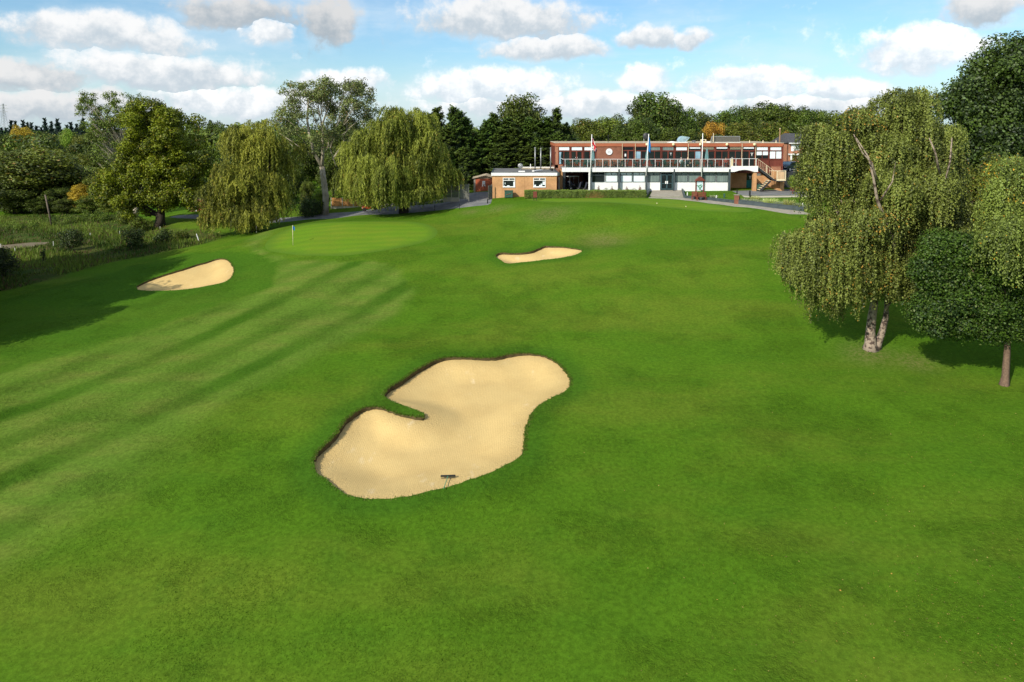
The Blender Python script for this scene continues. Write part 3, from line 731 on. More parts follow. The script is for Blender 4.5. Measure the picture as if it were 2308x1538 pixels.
def broadleaf(root, rg, h, rx, mat, bark='bark_dark', n=70, rb=None, per=300, size=.30, trunk_r=None, zbase=.22, ry=None, extra=(), tint_by=.5, alt=.03, fork=.3, lo=.45, limbs=16, stems=1, flat=.8, shell=(.7, 1.08)):
    """tree with its base at the root's origin: crown ellipsoid from zbase*h to h"""
    ry = ry or rx; rb = rb or rx*.30; cz = h*(1+zbase)/2; rz = h*(1-zbase)/2-rb*.5
    bl = ellip_blobs(rg, (0, 0, cz), (rx-rb*.6, ry-rb*.6, rz), n, rb, lo)+list(extra)
    V, Fq, T = blob_crown(rg, bl, per, size, alt=alt, tint_by=tint_by, flat=flat, shell=shell)
    np_mesh('crown', V, Fq, mat, root, tint=T)
    tr = trunk_r or h*.022
    L = []
    for s in range(stems):
        ox, oy = (rg.uniform(-.3, .3), rg.uniform(-.2, .2)) if stems > 1 else (0, 0)
        tp = (ox*4*tr*3, oy*4*tr*3, h*.72)
        L.append((curve_pts((ox*tr*3, oy*tr*3, -.3), tp, 7, .03, rg), [tr*1.35, tr*1.05, tr*.95, tr*.85, tr*.7, tr*.5, tr*.3, tr*.12]))
    for i in rg.choice(len(bl), min(limbs, len(bl)), replace=False):
        b = bl[i]; z0 = h*fork*rg.uniform(.8, 1.5); z0 = min(z0, b[2]*.85)
        L.append((curve_pts((0, 0, z0), (b[0]*.9, b[1]*.9, b[2]), 5, .06, rg, .04), [tr*.5, tr*.38, tr*.28, tr*.2, tr*.12, tr*.05]))
    limb_mesh('trunk', L, bark, root)
def weeping(root, rg, h, blobs, mat, bark, strands, step, leaf, aspect, skirt, spread=.35, maxlen=6, tint_by=.5, alt=.02, trunk=(), per_strand_w=.10, top_leaves=True, nleaf=1, tip=.85):
    """weeping tree: strands rise over each clump (x, y, z, r) and hang to the skirt height"""
    Cs = []; Ns = []; Us = []; Ts = []
    tot = sum(b[3]**2 for b in blobs)
    for bb in blobs:
        x, y, z, r = bb[:4]; ml = bb[4] if len(bb) > 4 else 1.0; ga = 5.0 if rg.uniform() < .16 else .15
        ns = int(strands*r*r/tot); K = unit(rg, 14); K[:, 2] = np.abs(K[:, 2])*.9-.1; d = K[rg.integers(0, 14, ns)]+rg.normal(0, .20, (ns, 3)); d /= np.linalg.norm(d, axis=1)[:, None]
        p = np.array([x, y, z])+d*r*rg.uniform(.65, 1.03, ns)[:, None]*np.array([1, 1, .75])
        base_t = np.clip(tint_by+rg.normal(0, .16), .1, .85); st = np.clip(rg.normal(base_t, .13, ns), 0, .89)
        out2 = d.copy(); out2[:, 2] = 0
        L = np.minimum(rg.gamma(3.2, maxlen/3.2*.55, ns), maxlen)*ml; L = np.minimum(L, np.maximum(.3, p[:, 2]-skirt(p)-rg.uniform(0, .6, ns)))
        m = int(maxlen/step)+1; s = np.arange(m)*step
        S = s[None, :].repeat(ns, 0); ok = S <= L[:, None]
        hx = 1-np.exp(-S/ .9)
        clump = rg.normal(0, .05, (ns, 1, 3))
        Q = p[:, None, :]+out2[:, None, :]*(spread*hx)[:, :, None]+clump*S[:, :, None]*.35
        Q[:, :, 2] -= S-.25*hx
        Q = Q+rg.normal(0, .035, Q.shape)
        Q = Q[ok]; tt = (st[:, None].repeat(m, 1))[ok]; dd = (d[:, None, :].repeat(m, 1))[ok]
        for _ in range(nleaf):
            qq = Q+rg.normal(0, per_strand_w, Q.shape)*np.array([1, 1, .5])
            Cs.append(qq); Ns.append(dd*np.array([1, 1, .3])+rg.normal(0, .6, Q.shape)+np.array([0, 0, .15])); Us.append(np.array([0, 0, -1.0])+rg.normal(0, .35, Q.shape)); t2 = np.clip(tt+rg.normal(0, .12, len(tt)), 0, .89); t2[rg.uniform(0, 1, len(t2)) < alt*ga] = 1; Ts.append(t2)
    Cn = np.concatenate(Cs); T = np.concatenate(Ts)
    V, Fq = leaf_quads(Cn, np.concatenate(Ns), leaf*rg.uniform(.7, 1.3, len(Cn)), aspect, np.concatenate(Us))
    np_mesh('crown', V, Fq, mat, root, tint=np.repeat(T, 4))
    if trunk: limb_mesh('trunk', list(trunk), bark, root, 8)

def tree_at(px, py, name, label, group=None):
    g = G(px, py); return thing(name, label, 'tree', g, 0, group), g
def top_h(py, g): return CZ+ray(1154, py).z*g.y-g.z
def wpx(w, g): return w*(g.y)/F

# --- left: open-crowned ash, olive oak
rg = np.random.default_rng(11)
t, g = tree_at(305, 492, 'ash_tree', 'tall thin crowned tree with bare pale forked limbs at the left')
h = top_h(212, g); mx = wpx(1, g)
bl = []
for (cx, cy, w, n_) in ((262, 250, 62, 95), (235, 290, 40, 40), (295, 270, 42, 50), (275, 345, 60, 60), (325, 340, 40, 30), (290, 415, 55, 40), (208, 250, 12, 7), (222, 235, 20, 12)):
    for _ in range(n_):
        a = rg.uniform(-1, 1)*w; b = rg.uniform(-1, 1)*w*.62
        bl.append(((cx+a-305)*mx, rg.uniform(-3, 3), (492-cy-b)*mx*1.0, rg.uniform(.35, .8)))
V, Fq, T = blob_crown(rg, bl, 260, .20, shell=(.2, 1.3), alt=.04, tint_by=.5)
np_mesh('crown', V, Fq, 'leaf_ash', t, tint=T)
L = [([(0, 0, -.4), (.1, 0, 1.2), (.25, 0, 2.2)], [.48, .40, .36])]
for (dx, dz, r_) in ((-2.6, 14, .24), (-.8, 16.5, .20), (1.2, 15, .18), (2.6, 11, .12), (-4.6, 13, .10), (-5.6, 15, .07), (-2.0, 9, .2)):
    L.append((curve_pts((.2, 0, 2.0), (dx, rg.uniform(-1, 1), dz), 7, .05, rg), [r_*1.3, r_*1.1, r_, r_*.85, r_*.7, r_*.5, r_*.3, r_*.1]))
for b in bl[::2]:
    L.append((curve_pts((b[0]*.4, b[1]*.3, b[2]*.72), b[:3], 3, .05, rg), [.07, .05, .03, .012]))
limb_mesh('trunk', L, 'bark_pale', t)
t, g = tree_at(361, 511, 'oak_tree', 'broad olive green oak beside the rough, left of the willows')
h = top_h(226, g); mx = wpx(1, g)
bl = []
for (cx, cy, wx, wy, n_) in ((360, 300, 98, 66, 74), (395, 380, 92, 66, 74), (310, 400, 66, 58, 40), (330, 455, 64, 34, 24), (420, 440, 66, 38, 26), (345, 250, 56, 24, 16), (250, 430, 38, 44, 14)):
    for _ in range(n_):
        d = unit(rg, 1)[0]; u = rg.uniform(.35, 1)
        bl.append(((cx+d[0]*wx*u-361)*mx, d[1]*min(wx, 75)*u*mx*.9, max(1.6, (511-cy+d[2]*wy*u)*mx), rg.uniform(.75, 1.35)))
V, Fq, T = blob_crown(rg, bl, 290, .27, alt=.06, tint_by=.5, shell=(.55, 1.1))
np_mesh('crown', V, Fq, 'leaf_oak_olive', t, tint=T)
L = [([(-.1, 0, -.4), (.05, 0, .8), (.1, 0, 2.0)], [.95, .62, .60])]
for (dx, dz, r_) in ((-4.5, 4.2, .32), (3.5, 6, .36), (-1.5, 10, .36), (2.0, 12, .3), (6, 8, .2), (-6, 6, .18), (0, 14, .2)):
    L.append((curve_pts((.1, 0, 1.6), (dx, rg.uniform(-2, 2), dz), 6, .07, rg), [r_*1.2, r_, r_*.85, r_*.7, r_*.5, r_*.3, r_*.1]))
limb_mesh('trunk', L, 'bark_dark', t)

# --- willows
def willow(px, py, label, lobes, seed, strands, trunk_r, base_px, skirt_px, darkside=0):
    rg = np.random.default_rng(seed); g = G(px, py); t = thing('willow_tree', label, 'tree', g); mx = wpx(1, g); wm = 'leaf_willow_gold' if seed == 21 else 'leaf_willow'
    bl = []
    for (cx, cy, wx, wy, n_, dy) in lobes:
        for _ in range(int(n_*1.5)):
            d = unit(rg, 1)[0]; u = rg.uniform(.45, 1)
            bl.append(((cx+d[0]*wx*u-px)*mx, d[1]*wx*u*mx*.9+dy, (py-cy+d[2]*wy*u)*mx, rg.uniform(.5, 1.25), rg.uniform(.35, 1.2)))
    sx = np.array([a for a, b in skirt_px], float); sy = np.array([b for a, b in skirt_px], float)
    def skirt(p):
        q = px+p[:, 0]/mx; base = (py-np.interp(q, sx, sy))*mx; return np.maximum(.3, base)+.35*np.sin(p[:, 0]*2.1+p[:, 1]*1.7)
    L = [([(0, 0, -.4), (.05, 0, 1.5), (.1, 0, 3.2)], [trunk_r*1.3, trunk_r, trunk_r*.9])]
    for i in range(9):
        b = bl[int(rg.integers(0, len(bl)))]; r_ = trunk_r*.5
        L.append((curve_pts((.1, 0, 2.8), (b[0]*.9, b[1]*.9, b[2]), 5, .07, rg, .05), [r_, r_*.8, r_*.65, r_*.5, r_*.3, r_*.1]))
    weeping(t, rg, 15, bl, wm, 'bark_dark', strands, .24, .40, 5.0, skirt, spread=.65, maxlen=5.0, trunk=L, per_strand_w=.045, tint_by=.52, alt=.015, nleaf=2)
    return t
willow(575, 521, 'left weeping willow, tiered crown trailing to the grass', 
       [(575, 305, 62, 38, 26, 0), (603, 330, 42, 40, 10, 2), (555, 400, 62, 34, 22, -2.5), (520, 430, 38, 30, 10, -2), (615, 420, 40, 36, 14, -1), (585, 470, 62, 26, 16, -3), (655, 350, 22, 36, 4, 2), (505, 478, 26, 20, 6, -2), (520, 380, 14, 12, 2, -2)],
       21, 5400, .45, 521, [(470, 515), (500, 520), (540, 527), (590, 515), (650, 500), (700, 490)])
willow(910, 480, 'right weeping willow, broad rounded crown by the tarmac drive',
       [(905, 285, 75, 45, 30, 0), (950, 330, 62, 42, 22, -1), (845, 330, 65, 42, 22, 0), (810, 380, 42, 36, 14, 0), (975, 390, 46, 42, 18, 0), (890, 380, 80, 42, 30, -3), (870, 425, 70, 26, 12, -3.5), (955, 420, 50, 24, 12, -3)],
       22, 9000, .55, 480, [(755, 462), (800, 458), (850, 465), (900, 470), (960, 458), (1030, 440)])
# --- pale-barked poplar between them
rg = np.random.default_rng(31)
t, g = tree_at(733, 484, 'poplar_tree', 'tall poplar with whitish forked limbs between the two willows')
mx = wpx(1, g); bl = []
for (cx, cy, wx, wy, n_) in ((700, 225, 55, 38, 34), (790, 220, 50, 34, 30), (745, 205, 80, 24, 30), (660, 270, 30, 30, 10), (745, 260, 70, 30, 20), (815, 270, 24, 30, 8), (690, 320, 50, 26, 9), (770, 320, 40, 28, 8)):
    for _ in range(n_):
        bl.append(((cx+rg.uniform(-1, 1)*wx-733)*mx, rg.uniform(-3.5, 3.5), (484-cy+rg.uniform(-1, 1)*wy)*mx, rg.uniform(.6, 1.15)))
V, Fq, T = blob_crown(rg, bl, 240, .22, shell=(.25, 1.2), alt=.05, tint_by=.5)
np_mesh('crown', V, Fq, 'leaf_poplar', t, tint=T)
def pxl(t_px, t_py, pts_, r0, r1):
    n = len(pts_); return ([((a-t_px)*mx, d*1.0, (t_py-b)*mx) for (a, b, d) in pts_], [r0+(r1-r0)*i/(n-1) for i in range(n)])
L = [pxl(733, 484, [(733, 490, 0), (735, 440, 0), (731, 405, 0), (728, 375, 0)], .50, .36),
     pxl(733, 484, [(728, 375, 0), (712, 345, 0), (702, 310, 0), (697, 270, 0), (700, 235, 0), (706, 200, 0)], .30, .05),
     pxl(733, 484, [(728, 375, 0), (733, 345, -.5), (735, 310, -1), (737, 275, -1), (742, 250, 0), (755, 210, 0)], .26, .05),
     pxl(733, 484, [(735, 300, -1), (728, 270, 0), (722, 235, 0), (728, 205, 0)], .14, .04),
     pxl(733, 484, [(745, 360, 2), (768, 325, 2), (778, 290, 2), (780, 250, 2), (790, 205, 2)], .18, .04),
     pxl(733, 484, [(715, 350, 0), (690, 335, -1), (662, 315, -1), (640, 300, -1)], .12, .03),
     pxl(733, 484, [(760, 375, 0), (752, 350, 0), (742, 320, 0)], .10, .04)]
for b in bl[::3]: L.append((curve_pts((b[0]*.6, b[1]*.4, b[2]*.85), b[:3], 3, .05, rg), [.06, .045, .03, .012]))
limb_mesh('trunk', L, 'bark_pale', t)

# --- birches on the right
def birch(px, py, label, lobes, seed, strands, mat, trunks, skirt_px, alt, bark='bark_birch'):
    rg = np.random.default_rng(seed); g = G(px, py); t = thing('birch_tree', label, 'tree', g); mx = wpx(1, g)
    bl = []
    for lb_ in lobes:
        cx, cy, wx, wy, n_, dy = lb_[:6]; ml = lb_[6] if len(lb_) > 6 else 1.0
        for _ in range(n_):
            d = unit(rg, 1)[0]; u = rg.uniform(.3, 1)
            bl.append(((cx+d[0]*wx*u-px)*mx, d[1]*wx*u*mx*.9+dy, (py-cy+d[2]*wy*u)*mx, rg.uniform(.45, 1.0), ml*rg.uniform(.5, 1.3)))
    sx = np.array([a for a, b in skirt_px], float); sy = np.array([b for a, b in skirt_px], float)
    def skirt(p):
        q = px+p[:, 0]/mx; return np.maximum(.5, (py-np.interp(q, sx, sy))*mx)+.4*np.sin(p[:, 0]*2.7+p[:, 1]*1.7)
    L = []
    for (P_, r0, r1) in trunks:
        n = len(P_); rr = [r0+(r1-r0)*i/(n-1) for i in range(n)]; P3 = [((a-px)*mx, d, (py-b)*mx) for (a, b, d) in P_]
        if P_[0][1] > 780: rr = [rr[0]*1.75, rr[0]*1.12]+rr[1:]; P3 = [P3[0], tuple(np.array(P3[0])*.62+np.array(P3[1])*.38)]+P3[1:]
        L.append((P3, rr))
    for i in range(26 if seed == 41 else 14):
        b = bl[int(rg.integers(0, len(bl)))]
        if seed != 41 and (b[1] < -1.2 or b[0] < -2.5): continue
        q = 1 if seed == 41 else .5
        L.append((curve_pts((b[0]*(.35 if seed == 41 else .4), b[1]*(.3 if seed == 41 else .1), b[2]*(.62 if seed == 41 else .85)), b[:3], 4, .06, rg, .05), [.075*q, .06*q, .045*q, .028*q, .012*q]))
    weeping(t, rg, 16, bl, mat, bark, strands, .075, .115, 1.35, skirt, spread=.32, maxlen=3.4, trunk=L, per_strand_w=.035, tint_by=.5, alt=alt, nleaf=1)
    return t, g, mx
birch(1965, 787, 'large weeping birch with two mottled trunks, left of the dark leaved tree',
      [(1995, 225, 26, 34, 9, 0, .7), (2060, 215, 30, 28, 9, .5, .7), (1925, 262, 24, 16, 5, 0, .6), (2030, 270, 60, 24, 14, 0, .8), (1865, 318, 46, 34, 20, 0, .8), (1960, 310, 60, 40, 26, 0, .8), (2085, 315, 62, 42, 28, .5, .9), (1985, 390, 90, 34, 28, 0, .9), (2105, 405, 46, 40, 14, .5, 1), (1850, 392, 42, 34, 12, .5, .8),
       (1905, 500, 80, 22, 24, -.5, .9), (2040, 500, 70, 36, 22, 0, .9), (1800, 528, 48, 18, 13, -.5, 1.2), (1885, 560, 66, 22, 20, -1.2, 1), (1990, 580, 76, 30, 22, -1, .8), (1850, 618, 36, 16, 8, -.8, 1.2), (1915, 635, 40, 18, 9, -1, .9), (2015, 640, 30, 16, 7, -1, .7), (1770, 575, 26, 14, 6, -.6, 1.2), (2110, 560, 50, 50, 14, .3, 1), (2130, 470, 46, 44, 14, .4, 1), (2140, 350, 26, 40, 8, .4, .9), (2085, 560, 34, 34, 9, -1.8, 1), (2120, 520, 30, 24, 7, -1.6, 1), (1960, 400, 50, 40, 10, -2.2, .8), (2050, 400, 40, 40, 9, -2.0, .8), (1900, 470, 40, 16, 7, -2.2, .8), (1835, 340, 26, 30, 8, .3, .8), (1824, 350, 16, 48, 8, .3, .6), (1832, 292, 26, 14, 9, .3, .7), (1960, 450, 80, 30, 16, .3, .9)],
      41, 30000, 'leaf_birch',
      [([(1962, 792, 0), (1960, 750, 0), (1962, 715, 0), (1966, 680, 0), (1970, 640, 0), (1985, 560, 0), (2010, 470, 0), (2045, 380, 0), (2050, 290, 0), (2046, 215, 0)], .34, .05),
       ([(1974, 790, .1), (1988, 752, .1), (1996, 715, .1), (1999, 670, .2), (2000, 610, -.4), (1960, 520, -2.2), (1908, 430, -2.9), (1895, 385, -3.1), (1886, 340, -2.9), (1866, 300, -2.5)], .24, .02),
       ([(1985, 650, -.3), (2005, 630, -.4), (2030, 626, -.5), (2055, 640, -.6)], .10, .04), ([(1894, 385, -3.5), (1880, 350, -3.6), (1862, 330, -3.5), (1846, 292, -3.3)], .07, .02), ([(1908, 430, -3.3), (1925, 390, -3.6), (1932, 350, -3.5)], .06, .02),
       ([(2045, 380, -2.6), (2022, 330, -3.1), (2010, 300, -3.0)], .08, .03), ([(2040, 430, -2.9), (2052, 350, -3.2), (2060, 300, -2.9)], .08, .03), ([(1960, 520, 0), (1950, 470, -.2), (1900, 440, -.3)], .07, .02)],
      [(1735, 610), (1790, 700), (1850, 730), (1900, 720), (1930, 670), (1990, 662), (2040, 680), (2120, 680), (2200, 680)], .02)
birch(2372, 860, 'weeping birch with yellowing hanging sprays at the right edge',
      [(2262, 385, 50, 40, 28, .4), (2300, 450, 60, 45, 30, .4), (2235, 450, 34, 40, 14, .3), (2285, 510, 36, 26, 10, 0, .7), (2300, 560, 16, 50, 6, -3.2, .9), (2235, 500, 40, 26, 12, -2.2, .9), (2180, 490, 30, 24, 7, -2.0, .8), (2280, 530, 30, 30, 8, -2.8, .8), (2272, 620, 8, 40, 2, -3.0, .8), (2300, 700, 12, 40, 3, -3.0, .8), (2268, 720, 7, 26, 2, -2.6, .6), (2340, 600, 30, 60, 12, -2.6, .9), (2340, 740, 30, 40, 6, -.6), (2360, 520, 60, 90, 24, .5)],
      42, 9000, 'leaf_birch_gold',
      [([(2372, 864, 0), (2370, 830, 0), (2366, 790, 0), (2360, 740, 0), (2350, 660, 0), (2330, 560, .2), (2300, 450, .3), (2275, 370, .3)], .22, .04)],
      [(2130, 620), (2225, 640), (2245, 760), (2270, 775), (2320, 790), (2400, 780)], .035, 'bark_red')
rg = np.random.default_rng(45)
g = G(1995, 800); 
# --- dark-leaved tree between the birches
rg = np.random.default_rng(43); g = G(2264, 868); t = thing('hornbeam_tree', 'dense dark green tree on a slim brown trunk, right of the large birch', 'tree', g); mx = wpx(1, g)
bl = []
for (cx, cy, wx, wy, n_) in ((2165, 600, 95, 70, 64), (2145, 690, 90, 50, 50), (2240, 680, 90, 60, 64), (2185, 738, 100, 24, 36), (2250, 580, 90, 60, 54), (2095, 725, 40, 24, 12), (2320, 640, 50, 90, 50), (2230, 560, 60, 40, 24), (2140, 560, 60, 40, 24), (2300, 735, 60, 28, 34), (2330, 560, 50, 60, 26), (2100, 545, 30, 26, 7), (2075, 610, 22, 40, 8), (2280, 520, 30, 26, 9), (2190, 640, 110, 34, 44), (2300, 660, 40, 40, 26)):
    for _ in range(n_):
        d = unit(rg, 1)[0]; u = rg.uniform(.4, 1)
        bl.append(((cx+d[0]*wx*u-2264)*mx, d[1]*min(wx, 70)*u*mx*.9+(.6 if cx < 2200 else .1), max(2.6, (868-cy+d[2]*wy*u)*mx), rg.uniform(.38, .85)))
V, Fq, T = blob_crown(rg, bl, 1150, .13, alt=.07, tint_by=.5, shell=(.40, 1.22))
np_mesh('crown', V, Fq, 'leaf_hornbeam', t, tint=T)
L = [([(-.02, 0, -.2), (0, 0, .12), (.03, 0, .5), (.08, .05, 2.0), (.05, .1, 3.4), (0, .2, 5)], [.34, .25, .20, .17, .15, .12])]
for b in bl[::5]: L.append((curve_pts((.05, .1, 2.9), b[:3], 4, .06, rg), [.09, .075, .05, .035, .012]))
limb_mesh('trunk', L, 'bark_red', t)
# --- huge oak behind on the right
def oak_right(px, py, Y, label, lobes, seed, per=260, size=.26, mat='leaf_oak_dark', rbs=(.8, 1.9)):
    rg = np.random.default_rng(seed); x = Xat(px, Y, py); z = hz(x, Y); t = thing('oak_tree', label, 'tree', (x, Y, z)); mx = Y/F
    zpx = lambda q: (Zat(q, Y)-z)
    bl = []
    for (cx, cy, wx, wy, n_) in lobes:
        for _ in range(n_):
            d = unit(rg, 1)[0]; u = rg.uniform(.4, 1)
            bl.append(((cx+d[0]*wx*u-px)*mx, d[1]*min(wx, 90)*u*mx*.9, max(1.2, zpx(cy-d[2]*wy*u)), rg.uniform(*rbs)))
    V, Fq, T = blob_crown(rg, bl, per, size, alt=.03, tint_by=.5, shell=(.5, 1.12))
    np_mesh('crown', V, Fq, mat, t, tint=T)
    L = [([(0, 0, -.4), (0, 0, 2.5), (0, 0, 6)], [.6, .48, .42])]
    for b in bl[::9]: L.append((curve_pts((0, 0, 4), b[:3], 5, .06, rg), [.28, .2, .15, .1, .06, .02]))
    limb_mesh('trunk', L, 'bark_dark', t)
oak_right(2280, 560, 66, 'huge dark green oak filling the upper right corner',
          [(2300, 150, 100, 60, 40), (2230, 190, 90, 60, 40), (2170, 240, 62, 55, 26), (2260, 290, 120, 60, 46), (2200, 330, 90, 50, 26), (2300, 400, 90, 60, 26), (2380, 200, 90, 120, 30), (2330, 110, 60, 40, 14), (2160, 400, 50, 60, 12)], 51)
oak_right(2180, 600, 58, 'shaded green tree tucked between the weeping birch and the right edge',
          [(2170, 450, 55, 60, 30), (2230, 400, 60, 50, 20), (2120, 520, 50, 60, 20), (2200, 520, 70, 50, 20)], 52, 360, .20, 'leaf_wood', (.6, 1.1))

# --- conifers (leyland cypress) behind the low building
def conifer_mesh(seed, h=12, r=3.2, n=230, per=34, size=.30):
    rg = np.random.default_rng(seed); Cs = []; Ns = []; Us = []; Ts = []
    for i in range(n):
        u = rg.uniform(0, 1)**.85; z = h*(.04+.93*u); rr = r*(1-u**1.7)*.92+.12; a = rg.uniform(0, 2*PI)
        rad = rr*rg.uniform(.70, 1.10); o = np.array([math.cos(a)*rad, math.sin(a)*rad, z]); dirv = np.array([math.cos(a), math.sin(a), .55+.9*u]); dirv /= np.linalg.norm(dirv)
        ln = rg.uniform(.8, 1.7)*(1-.4*u); m = per; s = rg.uniform(0, 1, m)
        side = np.cross(dirv, [0, 0, 1]); side /= np.linalg.norm(side)+1e-9; w = (1-s)*.55*ln*rg.uniform(-1, 1, m)
        p = o+dirv*(s*ln-.3)[:, None]+side*w[:, None]+rg.normal(0, .08, (m, 3)); p[:, 2] -= .18*s*ln
        Cs.append(p); Us.append(dirv+side*(np.sign(w)*.5)[:, None]+rg.normal(0, .2, (m, 3)))
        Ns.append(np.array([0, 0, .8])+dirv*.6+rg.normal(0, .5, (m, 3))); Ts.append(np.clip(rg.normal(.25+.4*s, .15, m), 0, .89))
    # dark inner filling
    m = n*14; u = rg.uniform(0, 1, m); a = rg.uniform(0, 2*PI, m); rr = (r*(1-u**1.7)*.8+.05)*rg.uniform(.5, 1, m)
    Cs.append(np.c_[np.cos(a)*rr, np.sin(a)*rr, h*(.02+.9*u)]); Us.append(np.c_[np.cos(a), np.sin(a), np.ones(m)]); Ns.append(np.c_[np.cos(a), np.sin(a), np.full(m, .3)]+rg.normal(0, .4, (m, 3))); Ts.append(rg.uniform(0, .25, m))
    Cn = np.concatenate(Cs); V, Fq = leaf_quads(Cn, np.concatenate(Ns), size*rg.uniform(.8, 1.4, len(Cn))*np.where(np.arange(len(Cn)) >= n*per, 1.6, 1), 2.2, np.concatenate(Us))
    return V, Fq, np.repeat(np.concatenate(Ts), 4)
CONI = []
for s_ in range(3):
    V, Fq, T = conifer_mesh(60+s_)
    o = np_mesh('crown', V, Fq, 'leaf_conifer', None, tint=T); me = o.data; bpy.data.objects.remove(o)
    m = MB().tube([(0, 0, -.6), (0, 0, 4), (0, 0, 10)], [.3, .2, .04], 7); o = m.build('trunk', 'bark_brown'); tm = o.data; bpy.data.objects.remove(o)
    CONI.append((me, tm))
def place(meshes, name, label, x, y, sxy, sz, rz, group=None, mat=None, cat='tree', z=None, sy=None):
    t = thing(name, label, cat, (x, y, hz(x, y) if z is None else z), rz, group); t.scale = (sxy, sy or sxy, sz)
    for nm, me in zip(('crown', 'trunk'), meshes):
        if me is None: continue
        c = bpy.data.objects.new(nm, me); C.objects.link(c); c.parent = t
        if mat and nm == 'crown': c.material_slots[0].link = 'OBJECT'; c.material_slots[0].material = MATS[mat]
    return t
cl = [  # px, top py, Y, width scale, label
    (985, 238, 112, 1.05, 'cypress right behind the right willow'), (1022, 236, 110, 1.0, 'second cypress right of the willow, tallest of the left clump'),
    (1052, 262, 112, .95, 'cypress at the right end of the left clump, beside the dip in the tree line'),
    (1000, 330, 106, .9, 'low cypress hidden half behind the willow crown'), (1050, 330, 106, .8, 'low dark cypress above the grey gate'),
    (1098, 268, 113, 1.0, 'cypress at the left foot of the central clump'), (1112, 252, 116, 1.0, 'slim topped cypress left of the rounded oak top'),
    (1145, 262, 114, 1.15, 'cypress below the left half of the rounded oak top'), (1175, 255, 117, 1.2, 'cypress below the middle of the rounded oak top'),
    (1210, 268, 113, 1.15, 'cypress straight above the left flue pipe'), (1254, 240, 114, .95, 'pointed cypress highest of those beside the clubhouse'),
    (1275, 275, 116, .95, 'cypress touching the left corner of the clubhouse roof'), (1130, 320, 108, 1.0, 'low cypress above the red shed'), (1230, 310, 110, 1.1, 'low cypress behind the three flue pipes'), (1185, 330, 108, 1.0, 'low cypress behind the flat roofed building')]
cl += [(968, 252, 113, 1.1, 'cypress just showing left of the left cypress clump'), (1036, 246, 113, 1.1, 'cypress between the two tallest of the left clump'), (1080, 300, 112, 1.2, 'cypress in the dip between the two cypress clumps'), (1128, 290, 112, 1.2, 'cypress above the left end of the low building'),
       (1160, 285, 112, 1.2, 'cypress below the centre left of the oak top'), (1195, 262, 115, 1.2, 'cypress below the centre right of the oak top'), (1232, 262, 114, 1.2, 'cypress left of the pointed one beside the clubhouse'), (1010, 285, 109, 1.1, 'cypress in front of the left cypress clump'), (1262, 300, 111, 1.1, 'cypress right beside the upper clubhouse wall')]
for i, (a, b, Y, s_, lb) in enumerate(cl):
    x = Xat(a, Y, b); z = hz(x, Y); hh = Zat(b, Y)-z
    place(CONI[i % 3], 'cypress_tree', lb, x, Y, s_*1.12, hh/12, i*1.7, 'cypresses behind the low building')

# --- background broadleaf kinds (shared meshes)
BROAD = []
for s_ in range(4):
    rg = np.random.default_rng(80+s_)
    bl = ellip_blobs(rg, (0, 0, 5.4), (3.3, 3.3, 3.9), 64, 1.15, .45)+ellip_blobs(rg, (0, 0, 2.4), (3.2, 3.2, 1.8), 18, 1.0, .6)
    V, Fq, T = blob_crown(rg, bl, 190, .26, alt=.03, tint_by=.5, shell=(.6, 1.1))
    o = np_mesh('crown', V, Fq, 'leaf_wood', None, tint=T); me = o.data; bpy.data.objects.remove(o)
    m = MB().tube([(0, 0, -.8), (0, 0, 3), (.1, 0, 7)], [.32, .22, .05], 7)
    for k in range(8):
        b = bl[k*5]; m.tube(curve_pts((0, 0, 2.4), b[:3], 4, .05, rg), [.12, .09, .06, .04, .02], 5)
    o = m.build('trunk', 'bark_dark'); tm = o.data; bpy.data.objects.remove(o); BROAD.append((me, tm))
def bg(i, a, top, Y, wpx_, label, mat='leaf_wood_dark', name='broadleaf_tree', group='trees behind the clubhouse', zb=None):
    x = Xat(a, Y, top); z = hz(x, Y) if zb is None else zb; hh = Zat(top, Y)-z; sx = wpx_*1.22*Y/F/8.6
    place(BROAD[i % 4], name, label, x, Y, sx, hh/9.45, i*2.1, group, mat, z=z)
